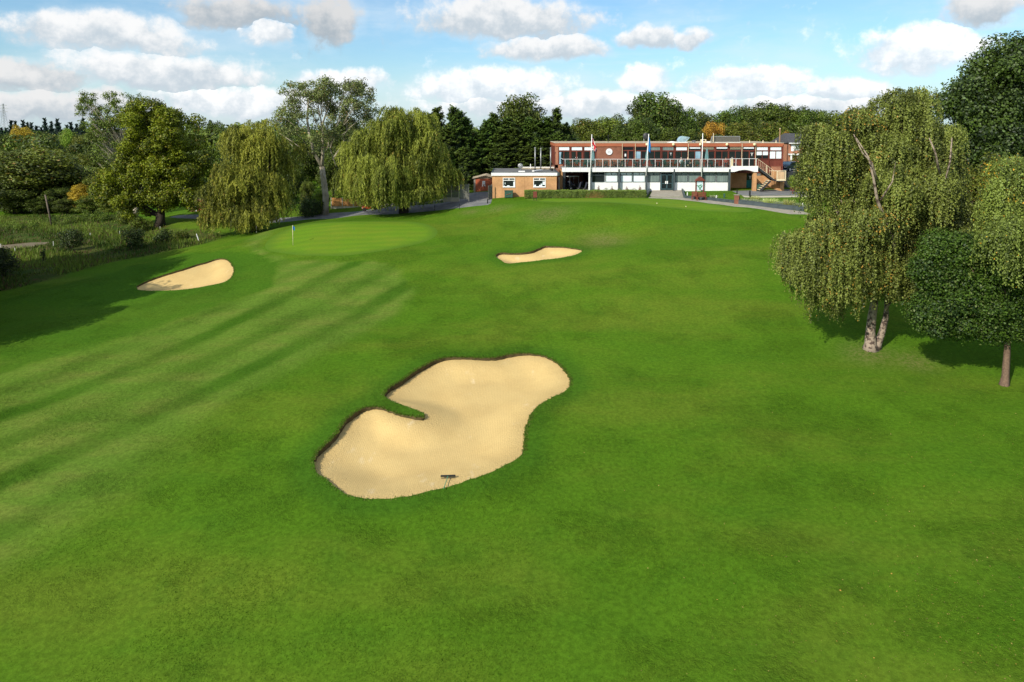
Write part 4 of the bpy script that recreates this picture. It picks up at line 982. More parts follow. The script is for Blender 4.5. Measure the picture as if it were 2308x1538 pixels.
bgl = [(1692, 238, 148, 80, 'rounded tree left of the highest oak of the right hand wood', 'leaf_wood_dark', None), (1762, 236, 150, 90, 'rounded tree right of the highest oak of the right hand wood', 'leaf_wood_dark', None), (1636, 250, 150, 70, 'dark tree just right of the orange tree top', 'leaf_wood_dark', None), (1820, 242, 146, 90, 'dark tree above the left edge of the large birch', 'leaf_wood_dark', None), (1500, 222, 140, 70, 'right half of the tallest dark oak crown group', 'leaf_wood_dark', None), (1443, 232, 141, 60, 'left shoulder tree of the tallest dark oak', 'leaf_wood_dark', None),
       (1175, 208, 126, 120, 'rounded oak rising above the middle of the cypresses', 'leaf_wood_dark', 'oak_tree'),
       (1320, 262, 132, 90, 'green tree behind the left end of the clubhouse roof', 'leaf_wood', None), (1372, 258, 140, 110, 'rounded tree behind the clock end of the clubhouse', 'leaf_wood', None),
       (1410, 280, 128, 80, 'low tree behind the satellite dish', 'leaf_wood_dark', None), (1475, 203, 142, 125, 'tallest dark oak above the clubhouse roof', 'leaf_wood_dark', 'oak_tree'),
       (1452, 262, 130, 90, 'bushy green tree in front of the tallest oak', 'leaf_wood_dark', None), (1538, 234, 142, 80, 'dark tree on the right shoulder of the tallest oak', 'leaf_wood_dark', None),
       (1520, 285, 127, 90, 'low green tree above the curved metal cowl', 'leaf_wood_dark', None), (1582, 250, 160, 80, 'small distant tree in the dip left of the orange tree', 'leaf_wood_dark', None),
       (1603, 270, 128, 66, 'orange autumn tree above the clubhouse roof', 'leaf_orange', 'maple_tree'), (1660, 240, 150, 100, 'dark tree right of the orange tree', 'leaf_wood_dark', None),
       (1722, 229, 152, 125, 'broad topped oak, highest of the right hand wood', 'leaf_wood_dark', 'oak_tree'), (1668, 272, 130, 90, 'green tree behind the slatted roof screen', 'leaf_wood', None),
       (1735, 268, 130, 90, 'olive green tree left of the wooden pole', 'leaf_wood', None), (1790, 240, 150, 110, 'dark tree above the brick house', 'leaf_wood_dark', None),
       (1778, 296, 126, 40, 'small bronze tinted tree beside the wooden pole', 'leaf_orange', None), (1860, 246, 150, 120, 'tree continuing the wood behind the large birch', 'leaf_wood', None),
       (1940, 240, 150, 120, 'green tree seen through the top of the large birch', 'leaf_wood', None), (2040, 240, 140, 130, 'tree behind the right side of the large birch', 'leaf_wood_dark', None),
       (1290, 300, 124, 60, 'low tree filling behind the clubhouse corner', 'leaf_wood_dark', None), (1560, 290, 126, 70, 'shadowy tree left of the orange tree', 'leaf_wood_dark', None), (1620, 300, 124, 60, 'low dark tree right behind the roof screen', 'leaf_wood_dark', None)]
for i, (a, b, Y, w, lb, mt, nm) in enumerate(bgl): bg(i, a, b, Y, w, lb, mt, nm or 'broadleaf_tree')
# far left woods
fl = [(30, 400, 127, 120, 'low leafy tree at the left edge beyond the track', 'leaf_wood_dark', None), (205, 440, 124, 70, 'low green tree right of the small yellow tree', 'leaf_wood', None), (150, 445, 125, 60, 'low dark tree left of the small yellow tree', 'leaf_wood_dark', None), (265, 430, 120, 80, 'low green tree behind the foot of the thin crowned tree', 'leaf_wood', None), (90, 440, 126, 70, 'dark low tree right behind the leaning pole', 'leaf_wood_dark', None),
      (330, 320, 150, 110, 'tall green tree filling the gap behind the two left hand crowns', 'leaf_wood', None), (560, 330, 140, 110, 'green tree behind the crown of the left willow', 'leaf_wood_dark', None), (620, 300, 135, 90, 'green tree between left willow and poplar', 'leaf_wood', None), (820, 300, 130, 90, 'green tree right of the poplar behind the right willow', 'leaf_wood_dark', None),
      (85, 330, 132, 190, 'broad dark tree standing in the meadow behind the leaning pole', 'leaf_wood', None), (10, 335, 138, 150, 'wide green tree at the left edge beyond the rough', 'leaf_wood', None),
      (170, 372, 140, 120, 'green tree between the meadow and the thin crowned tree', 'leaf_wood', None), (182, 414, 126, 52, 'small bright yellow tree at the edge of the meadow', 'leaf_yellow', 'maple_tree'),
      (240, 375, 128, 100, 'leafy green tree behind the thin crowned tree', 'leaf_wood', None), (130, 420, 128, 70, 'dark low tree beneath the broad meadow tree', 'leaf_wood_dark', None),
      (48, 282, 230, 60, 'golden tree high on the left wooded slope', 'leaf_yellow', 'maple_tree'), (95, 300, 220, 70, 'olive tree right of the golden tree on the slope', 'leaf_wood', None),
      (5, 300, 220, 60, 'green tree left of the golden tree on the slope', 'leaf_wood_dark', None), (150, 285, 230, 28, 'narrow upright tree on the wooded slope', 'leaf_lime', 'poplar_tree'),
      (190, 298, 215, 70, 'mixed green tree behind the small yellow tree', 'leaf_wood', None), (240, 300, 215, 80, 'green tree on the slope behind the thin crowned tree', 'leaf_wood_dark', None),
      (130, 335, 190, 80, 'mid green tree halfway up the wooded slope', 'leaf_wood', None), (215, 340, 180, 80, 'tree on the slope above the small yellow tree', 'leaf_wood', None),
      (40, 340, 190, 80, 'tree on the slope above the broad meadow tree', 'leaf_wood_dark', None), (300, 300, 190, 120, 'tree behind the two left hand oaks', 'leaf_wood_dark', None),
      (380, 300, 180, 120, 'tree hidden behind the olive oak', 'leaf_wood_dark', None), (480, 268, 160, 60, 'dark tree between the olive oak and the left willow', 'leaf_wood_dark', None),
      (520, 290, 150, 80, 'dark tree behind the left willow crown', 'leaf_wood_dark', None), (650, 250, 125, 55, 'dark pine topped tree left of the poplar', 'leaf_wood_dark', 'pine_tree'),
      (690, 300, 122, 90, 'shadowed tree behind the poplar trunk', 'leaf_wood_dark', None), (775, 250, 122, 80, 'dark tree right behind the poplar', 'leaf_wood_dark', 'pine_tree'), (750, 340, 114, 70, 'dark ivy clad tree beneath the poplar', 'leaf_wood_dark', None),
      (655, 352, 106, 62, 'dark green small tree right of the left willow', 'leaf_wood_dark', None), (440, 400, 118, 70, 'leafy tree between the oak and the drive', 'leaf_wood_dark', None), (-60, 320, 140, 150, 'wide tree beyond the left edge of the meadow', 'leaf_wood', None)]
for i, (a, b, Y, w, lb, mt, nm) in enumerate(fl): bg(i+1, a, b, Y, w, lb, mt, nm or 'broadleaf_tree', 'trees of the left woodland')
# young lime-green tree by the drive and shrubs under it
bg(2, 722, 425, 97, 42, 'small sunlit lime green tree beside the drive', 'leaf_lime', 'young_tree', 'young trees by the drive')
bg(3, 690, 405, 99, 34, 'small green tree left of the lime green one', 'leaf_wood', 'young_tree', 'young trees by the drive')
# spruces on the skyline
V, Fq, T = conifer_mesh(99, 12, 2.0, 90, 22, .5); o = np_mesh('crown', V, Fq, 'leaf_spruce', None, tint=T); sp_me = o.data; bpy.data.objects.remove(o)
m = MB().tube([(0, 0, -1), (0, 0, 9)], [.25, .05], 5); o = m.build('trunk', 'bark_dark'); sp_tm = o.data; bpy.data.objects.remove(o)
rg = np.random.default_rng(71)
for i, a in enumerate(list(range(-40, 225, 11))+[430, 470, 505]):
    a = a+float(rg.uniform(-4, 4)); Y = 330+float(rg.uniform(-20, 30)); top = 264+float(rg.uniform(-6, 24)); x = Xat(a, Y, top); z = hz(x, Y); hh = Zat(top, Y)-z
    place((sp_me, sp_tm), 'spruce_tree', 'dark pointed spruce on the far left skyline', x, Y, 1.25, hh/12, i*1.3, 'spruces along the far skyline')
# wood far behind as one mass
def woodland():
    rg = np.random.default_rng(72); bl = []
    for i in range(330):
        a = rg.uniform(-150, 560); Y = rg.uniform(200, 320); x = Xat(a, Y); z = hz(x, Y); top = rg.uniform(298, 330)-(320-Y)*.02
        hh = max(3, (Zat(top, Y)-z)); bl.append((x, Y, z+hh*rg.uniform(.35, .85), rg.uniform(2.5, 4.5)))
    for i in range(150):
        a = rg.uniform(1250, 2400); Y = rg.uniform(165, 230); x = Xat(a, Y); z = hz(x, Y); bl.append((x, Y, z+rg.uniform(1, 7), rg.uniform(2.8, 4)))
    for i in range(420):
        a = rg.uniform(330, 1320); Y = rg.uniform(150, 200); x = Xat(a, Y); z = hz(x, Y); top = Zat(rg.uniform(262, 284), Y)-3.2; bl.append((x, Y, z+(top-z)*rg.uniform(.25, 1), rg.uniform(2.6, 3.8)))
    V, Fq, T = blob_crown(rg, bl, 26, .75, alt=.05, tint_by=.45, shell=(.6, 1.1))
    return tag(np_mesh('woodland', V, Fq, 'leaf_wood', None, tint=T), 'far off mixed woodland closing the horizon behind the course', 'woodland', kind='stuff')
woodland()
ORDS = ['fifth', 'seventh', 'ninth', 'first', 'second', 'third', 'sixth', 'eighth', 'eleventh', 'fourth', 'tenth', 'twelfth']
# trees outside the frame on the left whose shade lies across the fairway
for i, (x, y, s_, hh) in enumerate(((-49.5, 57, .9, 17), (-52.5, 61.5, .9, 18), (-56, 66.5, .9, 18), (-43, 45, .9, 12), (-45, 50, 1.0, 14), (-48, 55, 1.1, 15.5), (-52, 59, 1.1, 16), (-55, 64, 1.1, 16.5), (-58, 70, 1.1, 15), (-56, 55, 1.3, 16), (-62, 65, 1.3, 16))):
    place(BROAD[i % 4], 'broadleaf_tree', 'tree beyond the left edge that shades the fairway', x, y, s_, hh/10.1, i, 'trees shading the left fairway', 'leaf_wood')['label'] = ORDS[i]+' tree beyond the left edge that shades the fairway, counted from the camera'
# bushes in the rough
def bush(px, py, w, hh, label, seed, mat='leaf_bush', size=.17, name='bush', cat='bush', group=None, per=420, n=14):
    rg = np.random.default_rng(seed); g = G(px, py); r = w/2*wpx(1, g)
    bl = [(0, 0, hh*.35, min(r*.55, hh*.5))]
    for _ in range(n):
        a = rg.uniform(0, 2*PI); q = r*rg.uniform(.2, .72); bl.append((math.cos(a)*q, math.sin(a)*q*.9, hh*rg.uniform(.2, .75), min(r, hh)*rg.uniform(.25, .42)))
    V, Fq, T = blob_crown(rg, bl, per, size, shell=(.5, 1.2), alt=.03, flat=1.0)
    V[:, 2] = np.maximum(V[:, 2], .02)
    t = thing(name, label, cat, g, 0, group); np_mesh('foliage', V, Fq, mat, t, tint=T)
    limb_mesh('stem', [(curve_pts((0, 0, -.1), b[:3], 3, .05, rg), [.04, .03, .02, .01]) for b in bl[:6]], 'bark_dark', t, 5)
    return t
bush(162, 566, 66, 3.2, 'large rounded dark bush in the middle of the rough', 101)
bush(305, 562, 66, 3.0, 'dark bush in the rough, right of the largest one', 102)
bush(368, 548, 44, 2.0, 'small dark bush nearest the oak trunk', 103)
bush(12, 622, 90, 3.6, 'blackish bush at the left edge of the rough', 104)
bush(318, 524, 60, 2.3, 'brownish bush just behind the middle bushes', 105, 'leaf_rough')
bush(98, 588, 18, 1.6, 'narrow dark shrub between the two largest bushes', 106)
bush(410, 540, 50, 1.2, 'low green shrub by the leaning white post', 107, 'leaf_wood')
bush(475, 488, 34, 1.3, 'low bush by the brown shed', 108, 'leaf_wood_dark')
bush(230, 500, 90, 1.8, 'bronze thicket along the far edge of the rough', 109, 'leaf_rough')
bush(150, 505, 100, 1.5, 'low thicket before the meadow tree', 110, 'leaf_rough')
bush(280, 505, 60, 2.2, 'green thicket in front of the thin crowned tree', 111, 'leaf_wood')
bush(40, 520, 120, 1.3, 'brownish thicket at the far left of the rough', 112, 'leaf_rough')
bush(690, 487, 90, 2.6, 'dark shrubs in the shade beside the drive', 113, 'leaf_bush')
# long grass and weeds
def long_grass():
    rg = np.random.default_rng(73); P = poly_px(ROUGH); a, b = P.min(0), P.max(0); a[0] = max(a[0], -110)
    q = rg.uniform(a, b, (150000, 2)); q = q[inside(P, q[:, 0], q[:, 1])]
    cl_ = np.sin(q[:, 0]*.9)*np.sin(q[:, 1]*.7+1)+np.sin(q[:, 0]*.35+q[:, 1]*.5)+rg.normal(0, .6, len(q)); q = q[cl_ > -.5]; cl_ = cl_[cl_ > -.5]
    tr = poly_px(TRACK); q2 = ~inside(tr, q[:, 0], q[:, 1]); q = q[q2]; cl_ = cl_[q2]; n = len(q)
    g_ = np.c_[q, H(q[:, 0], q[:, 1])]; t_ = np.clip(.45+.25*np.sin(q[:, 0]*.21+q[:, 1]*.33)+rg.normal(0, .15, n), 0, .89); t_[rg.uniform(0, 1, n) < .12] = 1
    o = blades('long_grass', g_, np.tile([0, 0, 1.0], (n, 1)), rg.uniform(.15, .50, n)*(1+.3*np.clip(cl_, 0, 2)), rg.uniform(.06, .16, n), 'leaf_rough', t_, rg)
    tag(o, 'long unmown grass and weeds on the left bank', 'grass', kind='stuff')
long_grass()
def turf_tufts():
    rg = np.random.default_rng(75); n = 420000; y = 17+38*rg.uniform(0, 1, n)**1.1; x = rg.uniform(-.78, .78, n)*y
    f = np.sin(x*.55+y*.31)*np.sin(y*.47-x*.23+1.3)+.6*np.sin(x*1.7+1)*np.sin(y*1.3+x*.6)+.5*np.sin(x*.16-y*.2)+rg.normal(0, .55, n)
    D, _ = edge_dist(outl['bunker_1'][::4], x, y); k = (f > .15) & ~inside(outl['bunker_1'], x, y) & (D > .15); x, y, f = x[k], y[k], f[k]; n = len(x)
    g_ = np.c_[x, y, H(x, y)-.004]; t_ = np.clip(.5+rg.normal(0, .22, n), 0, .89)
    tag(blades('turf_tufts', g_, np.tile([.25, -.1, 1.0], (n, 1)), rg.uniform(.018, .045, n)*(1+.3*np.clip(f, 0, 1.5)), rg.uniform(.015, .035, n), 'leaf_turf', t_, rg), 'short tufts in the mown turf of the foreground', 'grass', kind='stuff')
turf_tufts()
def fallen():
    rg = np.random.default_rng(74); q = []
    for _ in range(1500):
        a = rg.uniform(0, 1)**.38; px = 1250+1100*a; py = 780+758*rg.uniform(0, 1)**1.2; q.append((px, py))
    Pn = []
    for px, py in q:
        r = ray(px, py); Y = (.7-CZ)/r.z
        for _ in range(3): Y = (hz(r.x*Y, Y)-CZ)/r.z
        Pn.append((r.x*Y, Y))
    Pn = np.array(Pn); Pn = Pn[~inside(outl['bunker_1'], Pn[:, 0], Pn[:, 1])]; n = len(Pn)
    Cn = np.c_[Pn, H(Pn[:, 0], Pn[:, 1])+.02]; V, Fq = leaf_quads(Cn, np.array([0, 0, 1.0])+rg.normal(0, .25, (n, 3)), rg.choice([.02, .03, .045, .06], n, p=[.4, .35, .2, .05])*rg.uniform(.8, 1.3, n), 1.4, None, rg)
    tag(np_mesh('fallen_leaves', V, Fq, 'leaf_fallen', None, tint=np.repeat(rg.uniform(0, 1, n), 4)), 'small yellow fallen leaves scattered over the lawn at the right', 'leaves', kind='stuff')
fallen()
#BUILDINGS#
# ------------------------------------------------------------------ clubhouse
YB, YL, YU, YE = 93.6, 94.15, 97.7, 109.0
GZ = 7.42
def X(px, Y): return Xat(px, Y, 380)
def rb(m, x0, x1, y0, y1, Y, d, dy=0.0):
    """box whose front face at Y covers a photo rectangle"""
    return m.box(X(x0, Y), X(x1, Y), Y-dy, Y+d, Zat(y1, Y), Zat(y0, Y))
class WB(MB):
    """solid collector in world space for the parts of a thing that stands at loc"""
    def __init__(s, root): super().__init__(); s.r = root
    def px(s, x0, x1, y0, y1, Y, d): rb(s, x0, x1, y0, y1, Y, d); return s
    def done(s, name, mat, parent=None, **k):
        L = s.r.location; s.v = [(x-L.x, y-L.y, z-L.z) for x, y, z in s.v]
        return s.build(name, mat, parent or s.r, **k)
club = thing('clubhouse', 'long two storey clubhouse with rust red upper floor over white ground floor', 'building', (X(1507, YL), YL, GZ))
ZD = Zat(378.2, YB)                      # deck level
xl, xr = X(1251, YU), X(1763.6, YU)
zr = Zat(322, YU); zf = Zat(330.5, YU); zd = ZD
# upper storey
w = WB(club); w.box(X(1343.5, YU), X(1401, YU), YU, YU+.25, zd, zf); w.done('clock_wall', 'brown_brick')
w = WB(club); w.box(xl, X(1258, YU), YU-.02, YU+.3, Zat(400, YU), zf); w.box(xl, X(1268, YU), YU-.02, YU+.3, Zat(399, YU), Zat(371.5, YU)); w.done('end_wall', 'red_brick')
w = WB(club)
w.box(X(1258, YU)+.002, X(1343.5, YU)-.002, YU+.05, YU+.25, zd, zf); w.box(X(1401, YU)+.002, xr, YU+.05, YU+.25, zd-1.0, zf)
w.box(xl+.02, xl+.3, YU+.3, YE, zd, zf); w.box(xr-.3, xr-.02, YU+.3, YE, Zat(430, YU), zf); w.box(xl+.3, xr-.3, YE-.3, YE, GZ, zf)
w.done('upper_wall', 'mahogany')
w = WB(club); w.box(xl-.05, xr+.05, YU-.10, YE+.05, zf, zr-.06); w.done('fascia', 'fascia_rust')
w = WB(club); w.box(xl-.08, xr+.08, YU-.13, YU+.12, zr-.06, zr); w.box(xl-.08, xr+.08, YE-.1, YE+.1, zr-.06, zr); w.box(xl-.08, xl+.12, YU+.12, YE-.1, zr-.06, zr-.003); w.box(xr-.12, xr+.08, YU+.12, YE-.1, zr-.06, zr-.003)
w.done('roof_edge', 'kerb_concrete')
w = WB(club); w.box(xl+.12, xr-.12, YU+.12, YE-.1, zr-.06, zr-.03); w.done('roof', 'roof_gravel')
w = WB(club)
w.px(1738.5, 1760, 374.9, 387, YU-.03, .1); w.done('brick_panel', 'red_brick')
def window(frame_rect, panes, Y, fm='mahogany', dep=.10, name='window', bars=(), ft=.055):
    """frame (outer rectangle in photo px) and panes [(x0,x1,y0,y1,material)]"""
    x0, x1, y0, y1 = frame_rect; f = WB(club)
    X0, X1, Z0, Z1 = X(x0, Y), X(x1, Y), Zat(y1, Y), Zat(y0, Y)
    f.box(X0, X0+ft, Y-dep, Y+.02, Z0, Z1); f.box(X1-ft, X1, Y-dep, Y+.02, Z0, Z1); f.box(X0+ft, X1-ft, Y-dep, Y+.02, Z1-ft, Z1); f.box(X0+ft, X1-ft, Y-dep, Y+.02, Z0, Z0+ft)
    for (a0, a1, b0, b1) in bars: f.box(X(a0, Y), X(a1, Y), Y-dep+.01, Y+.02, Zat(b1, Y), Zat(b0, Y))
    fo = f.done(name, fm)
    for (a0, a1, b0, b1, mt) in panes:
        p = WB(club); p.box(X(a0, Y), X(a1, Y), Y-.045, Y+.015, Zat(b1, Y), Zat(b0, Y)); q = p.done('pane', mt); q.parent = fo
    return fo
DG, BG, WH, CR, GC = 'dark_glass', 'blue_glass', 'white_blind', 'cream_blind', 'grey_curtain'
YW = YU+.05
def bay(x0, top, lw, low=(341.8, 357.7), mull=True):
    """one bay of the upper front; top/lw give the glazing"""
    x1 = x0+30.3; ps = []
    if top == 'full': ps.append((x0+3.2, x1-3.2, 331.6, 339, WH))
    elif top == 'half': ps += [(x0+3.2, x1-3.2, 331.6, 335.4, WH), (x0+3.2, x1-3.2, 335.6, 339, DG)]
    elif top == 'cream': ps += [(x0+3.2, x1-3.2, 331.8, 333.2, CR), (x0+3.2, x1-3.2, 333.4, 335, DG), (x0+3.2, x1-3.2, 335.2, 336.6, CR), (x0+3.2, x1-3.2, 336.8, 339, DG)]
    elif top == 'blue': ps.append((x0+3.2, x1-3.2, 331.6, 339, GC))
    elif top == 'dark': ps.append((x0+3.2, x1-3.2, 331.6, 339, DG))
    m = (x0+x1)/2
    for k, mt in enumerate(lw):
        a, b = (x0+2.4, m-.9) if k == 0 else (m+.9, x1-2.4)
        if mt == 'hb': ps += [(a, b, low[0], 350, WH), (a, b, 350.2, low[1], DG)]
        elif mt: ps.append((a, b, low[0], low[1], mt))
    window((x0+.3, x1-.3, 331, 376.5), ps, YW, bars=[(x0+1.2, x1-1.2, 339.4, 341.4), (x0+1.2, x1-1.2, 358, 360), (m-.6, m+.6, 341.4, 358)])
for k, (tp, lw) in enumerate([('full', (WH, WH)), ('full', ('hb', 'hb')), ('half', (DG, DG)), ('cream', (DG, DG)), ('half', (DG, DG)), ('cream', (DG, DG)), ('half', (DG, BG)),
                              ('full', (DG, DG)), ('blue', (DG, DG)), ('blue', (DG, DG)), ('dark', (BG, DG))]):
    if k in (2, 8): continue
    bay(1732-30.3*k, tp, lw)
# entrance bays with tall glazed doors
def emblem(parent, cx, cy, Y, s, mat='white_paint'):
    """pale antlered badge on a glass door"""
    m = WB(club); x = X(cx, Y); z = Zat(cy, Y); u = .062*s
    m.prism([(x+a*u, z+b*u) for a, b in ((-1.2, 1), (1.2, 1), (1.6, .2), (.7, -2.6), (0, -3.6), (-.7, -2.6), (-1.6, .2))], Y-.02, Y)
    for sg in (-1, 1): m.prism([(x+a*u*sg, z+b*u) for a, b in ((.4, 1), (1.4, 1.8), (3.4, 2.1), (4.2, 3.9), (3.2, 4.0), (2.8, 2.9), (1.6, 2.7), (1.5, 3.9), (.8, 3.9), (.6, 2.4))], Y-.021, Y)
    m.prism([(x+a*u, z+b*u) for a, b in ((-1.8, -4.6), (1.8, -4.6), (1.8, -5.6), (-1.8, -5.6))], Y-.02, Y)
    e = m.done('emblem', mat); e.parent = parent
f = window((1671.7, 1701.1, 331, 376.5), [(1674.6, 1698, 331.6, 335.4, WH), (1674.6, 1698, 335.6, 339, DG), (1674, 1686.2, 342, 374.5, DG), (1689.2, 1698.4, 342.5, 373.5, DG)], YW, bars=[(1673, 1700, 339.4, 341.4), (1686.6, 1688.8, 341.4, 376)], name='entrance')
emblem(f, 1693.7, 347.5, YW-.05, .75)
f = window((1489.9, 1519.5, 331, 376.5), [(1493, 1517.4, 331.6, 339, GC), (1492.6, 1503.4, 342, 358, DG), (1506.4, 1516.4, 342.5, 358, DG)], YW, bars=[(1491, 1518.4, 339.4, 341.4), (1503.8, 1506, 341.4, 376), (1491, 1518, 358.4, 360)], name='entrance')
emblem(f, 1511.3, 347, YW-.05, .6)
f = window((1402.5, 1428.6, 331, 376.5), [(1405, 1426.6, 331.6, 338, DG), (1406, 1412.6, 341.5, 359, DG), (1417.4, 1426.8, 341.5, 358, DG)], YW, bars=[(1404, 1427, 338.4, 340.6), (1413.2, 1416.6, 341, 376), (1404, 1427, 359.4, 361)], name='entrance')
n_ = WB(club); n_.px(1407.4, 1410.8, 347, 353, YW-.06, .02); q = n_.done('notice', 'white_paint'); q.parent = f
window((1258.2, 1285.2, 330.8, 371), [(1260, 1282.6, 331.4, 339, WH), (1260.4, 1269.6, 342, 370, DG), (1271.6, 1282.6, 342, 370, DG)], YW, bars=[(1259, 1284.6, 339.4, 341.6), (1269.9, 1271.3, 341.6, 370.6)])
f = window((1285.6, 1314, 330.8, 377), [(1288.4, 1311.4, 331.4, 339, WH), (1288.4, 1297, 342.5, 366, DG), (1301.6, 1310, 342.5, 366, DG)], YW, bars=[(1287, 1313, 339.4, 341.8), (1297.8, 1300.8, 341.8, 376.5)], name='french_doors')
h_ = WB(club); h_.px(1296.8, 1297.6, 354.5, 356, YW-.14, .05); h_.px(1301, 1301.8, 354.5, 356, YW-.14, .05); q = h_.done('handle', 'white_paint'); q.parent = f
window((1314.4, 1343, 330.8, 371), [(1317, 1340, 331.4, 339, WH), (1317, 1328, 342, 370, DG), (1330, 1340.6, 342, 370, DG)], YW, bars=[(1315.4, 1342, 339.4, 341.6), (1328.3, 1329.7, 341.6, 370.6)])
cu = WB(club)
for k in range(5): cu.tube([(X(1261+k*.9, YU-.02), YU-.04, Zat(343, YU)), (X(1261.4+k*.5, YU-.02), YU-.05, Zat(354, YU)), (X(1261+k*.8, YU-.02), YU-.04, Zat(370, YU))], .05, 6)
cu.done('curtain', 'blue_glass')
pp = [1431, 1550, 1670.5, 1701.5, 1401.8]
for a in pp:
    w = WB(club); w.tube([(X(a, YU), YU-.16, zr-.12), (X(a, YU), YU-.16, zd if a < 1700 else zd-.1)], .035, 6); w.done('downpipe', 'cream_paint')
w = WB(club); w.tube([(xr-.05, YU-.13, zr-.3), (xr-.05, YU-.13, Zat(388, YU))], .05, 6); w.done('downpipe', 'mahogany')
for a in (1457, 1516.8, 1577.4, 1637.3, 1699):
    w = WB(club); w.ball((X(a, YU-.3), YU-.30, Zat(326, YU-.3)), .20, 10, 8); o = w.done('globe_lamp', 'lamp_globe', smooth=True)
    b_ = WB(club); b_.box(X(a, YU-.2)-.04, X(a, YU-.2)+.04, YU-.28, YU-.1, Zat(326, YU)-.03, Zat(326, YU)+.03); q = b_.done('bracket', 'dark_metal'); q.parent = o
# balcony: slab, white beam, deck
XB0, XB1 = X(1267.5, YB), X(1649, YB)
w = WB(club); w.box(XB0+.02, XB1, YB+.12, YU-.01, ZD-.28, ZD-.02); w.done('balcony_deck', 'asphalt')
w = WB(club); w.box(XB0, XB1, YB, YB+.12, Zat(387.8, YB), ZD); w.box(XB0-.02, XB0, YB+.01, YL, Zat(387.8, YB), ZD); w.done('balcony_beam', 'white_paint')
# arched landing front
a0, a1 = X(1648.2, YB-.3), X(1708.6, YB-.3); zt, zb = Zat(374.7, YB-.3), Zat(387.8, YB-.3)
poly = [(a0, zt), (a1, zt), (a1, zb)]+[(X(1700-44*k/12, YB-.3), Zat(387.8-4.6*math.sin(PI*k/12), YB-.3)) for k in range(0, 13)]+[(a0, zb)]
w = WB(club); w.prism(poly, YB-.3, YB-.15); w.done('arched_beam', 'white_paint')
w = WB(club); w.box(a0+.02, a1-.02, YB-.14, YU-.02, zt-.55, zt-.35); w.done('landing_slab', 'pale_paving')
# railing
rail = WB(club); zt_ = Zat(359.3, YB+.1)
rail.tube([(XB0+.05, YB+.22, zt_), (X(1646, YB), YB+.22, zt_)], .032, 6); rail.tube([(XB0+.05, YB+.22, zt_), (XB0+.05, YU-.2, zt_)], .032, 6)
rl = rail.done('railing', 'rail_white')
for k in range(23):
    a = 1273.8+16.93*k; x = X(a, YB+.1)
    if a > 1649: break
    p = WB(club); p.box(x-.022, x+.022, YB+.19, YB+.25, ZD-.02, zt_); p.box(x-.018, x+.018, YB-.03, YB-.005, ZD-.45, ZD+.02); p.ball((x, YB+.22, zt_-.22), .055, 6, 4); p.ball((x, YB+.22, ZD+.2), .055, 6, 4)
    q = p.done('post', 'rail_white'); q.parent = rl
    if k < 22:
        p = WB(club); p.box(x+.08, X(a+16.93, YB+.1)-.08, YB+.212, YB+.226, ZD+.12, zt_-.1); q = p.done('glass_panel', 'clear_glass'); q.parent = rl
rail = WB(club); zt2 = Zat(358.2, YB-.2); rail.tube([(X(1645.5, YB-.2), YB-.1, zt2), (X(1706.5, YB-.2), YB-.1, zt2)], .032, 6)
rl = rail.done('railing', 'rail_white')
for a in (1646, 1659, 1673.7, 1689, 1704.6):
    p = WB(club); x = X(a, YB-.2); p.box(x-.03, x+.03, YB-.13, YB-.07, zt, zt2); q = p.done('post', 'rail_white'); q.parent = rl
p = WB(club)
for a in (1647.6, 1650.2): p.box(X(a, YB)-.07, X(a, YB)+.07, YB-.12, YB-.02, ZD, zt2-.03)
q = p.done('screen', 'cream_paint'); q.parent = rl
# ground floor
xw0, xw1 = X(1330, YL), X(1646.5, YL)
w = WB(club)
zw = Zat(411, YL)
w.box(xw0, X(1488.4, YL), YL, YL+.25, GZ-.1, zw); w.box(X(1517.5, YL), xw1, YL, YL+.25, GZ-.1, zw); w.box(xw0, xw1, YL+.06, YL+.25, zw, ZD-.28)
w.box(xw0, xw1, YL+.002, YL+.06, Zat(388.6, YL), ZD-.28)
w.done('ground_floor_wall', 'white_paint')
w = WB(club); w.box(X(1327, YB), X(1330.3, YB), YB+.02, YB+.3, GZ-.1, Zat(387.8, YB)); w.done('column', 'white_paint')
for a0_, a1_ in ((1330.4, 1333.7), (1393.8, 1397.1), (1455.8, 1459), (1518.4, 1521.3), (1581.8, 1584.4), (1642.8, 1647)):
    w = WB(club); w.box(X(a0_, YB), X(a1_, YB), YB-.03, YB+.28, GZ-.15, Zat(381.6, YB)); w.done('column', 'grey_post')
for x0, x1, mt in ((1334.6, 1362.4, DG), (1364.6, 1392.6, WH), (1398, 1425.2, WH), (1426.8, 1454.6, WH), (1460, 1487, GC), (1521.6, 1550, GC), (1551.6, 1581, GC), (1584.8, 1612.8, GC), (1614.6, 1642, GC)):
    mx_ = (x0+x1)/2
    window((x0, x1, 388.8, 411), [(x0+1.2, mx_-.7, 389.8, 394, mt), (mx_+.7, x1-1.2, 389.8, 394, mt), (x0+1.2, x1-1.2, 396, 409.8, mt)], YL+.06, 'grey_post', .10, bars=[(x0+.6, x1-.6, 394.3, 395.7), (mx_-.5, mx_+.5, 389, 394.3)], ft=.06)
for a in (1363.4, 1425.9, 1488, 1550.8, 1613.7):
    w = WB(club); w.ball((X(a, YL), YL-.12, Zat(387.9, YL)), .10, 8, 6); w.done('wall_lamp', 'black_metal', smooth=True)
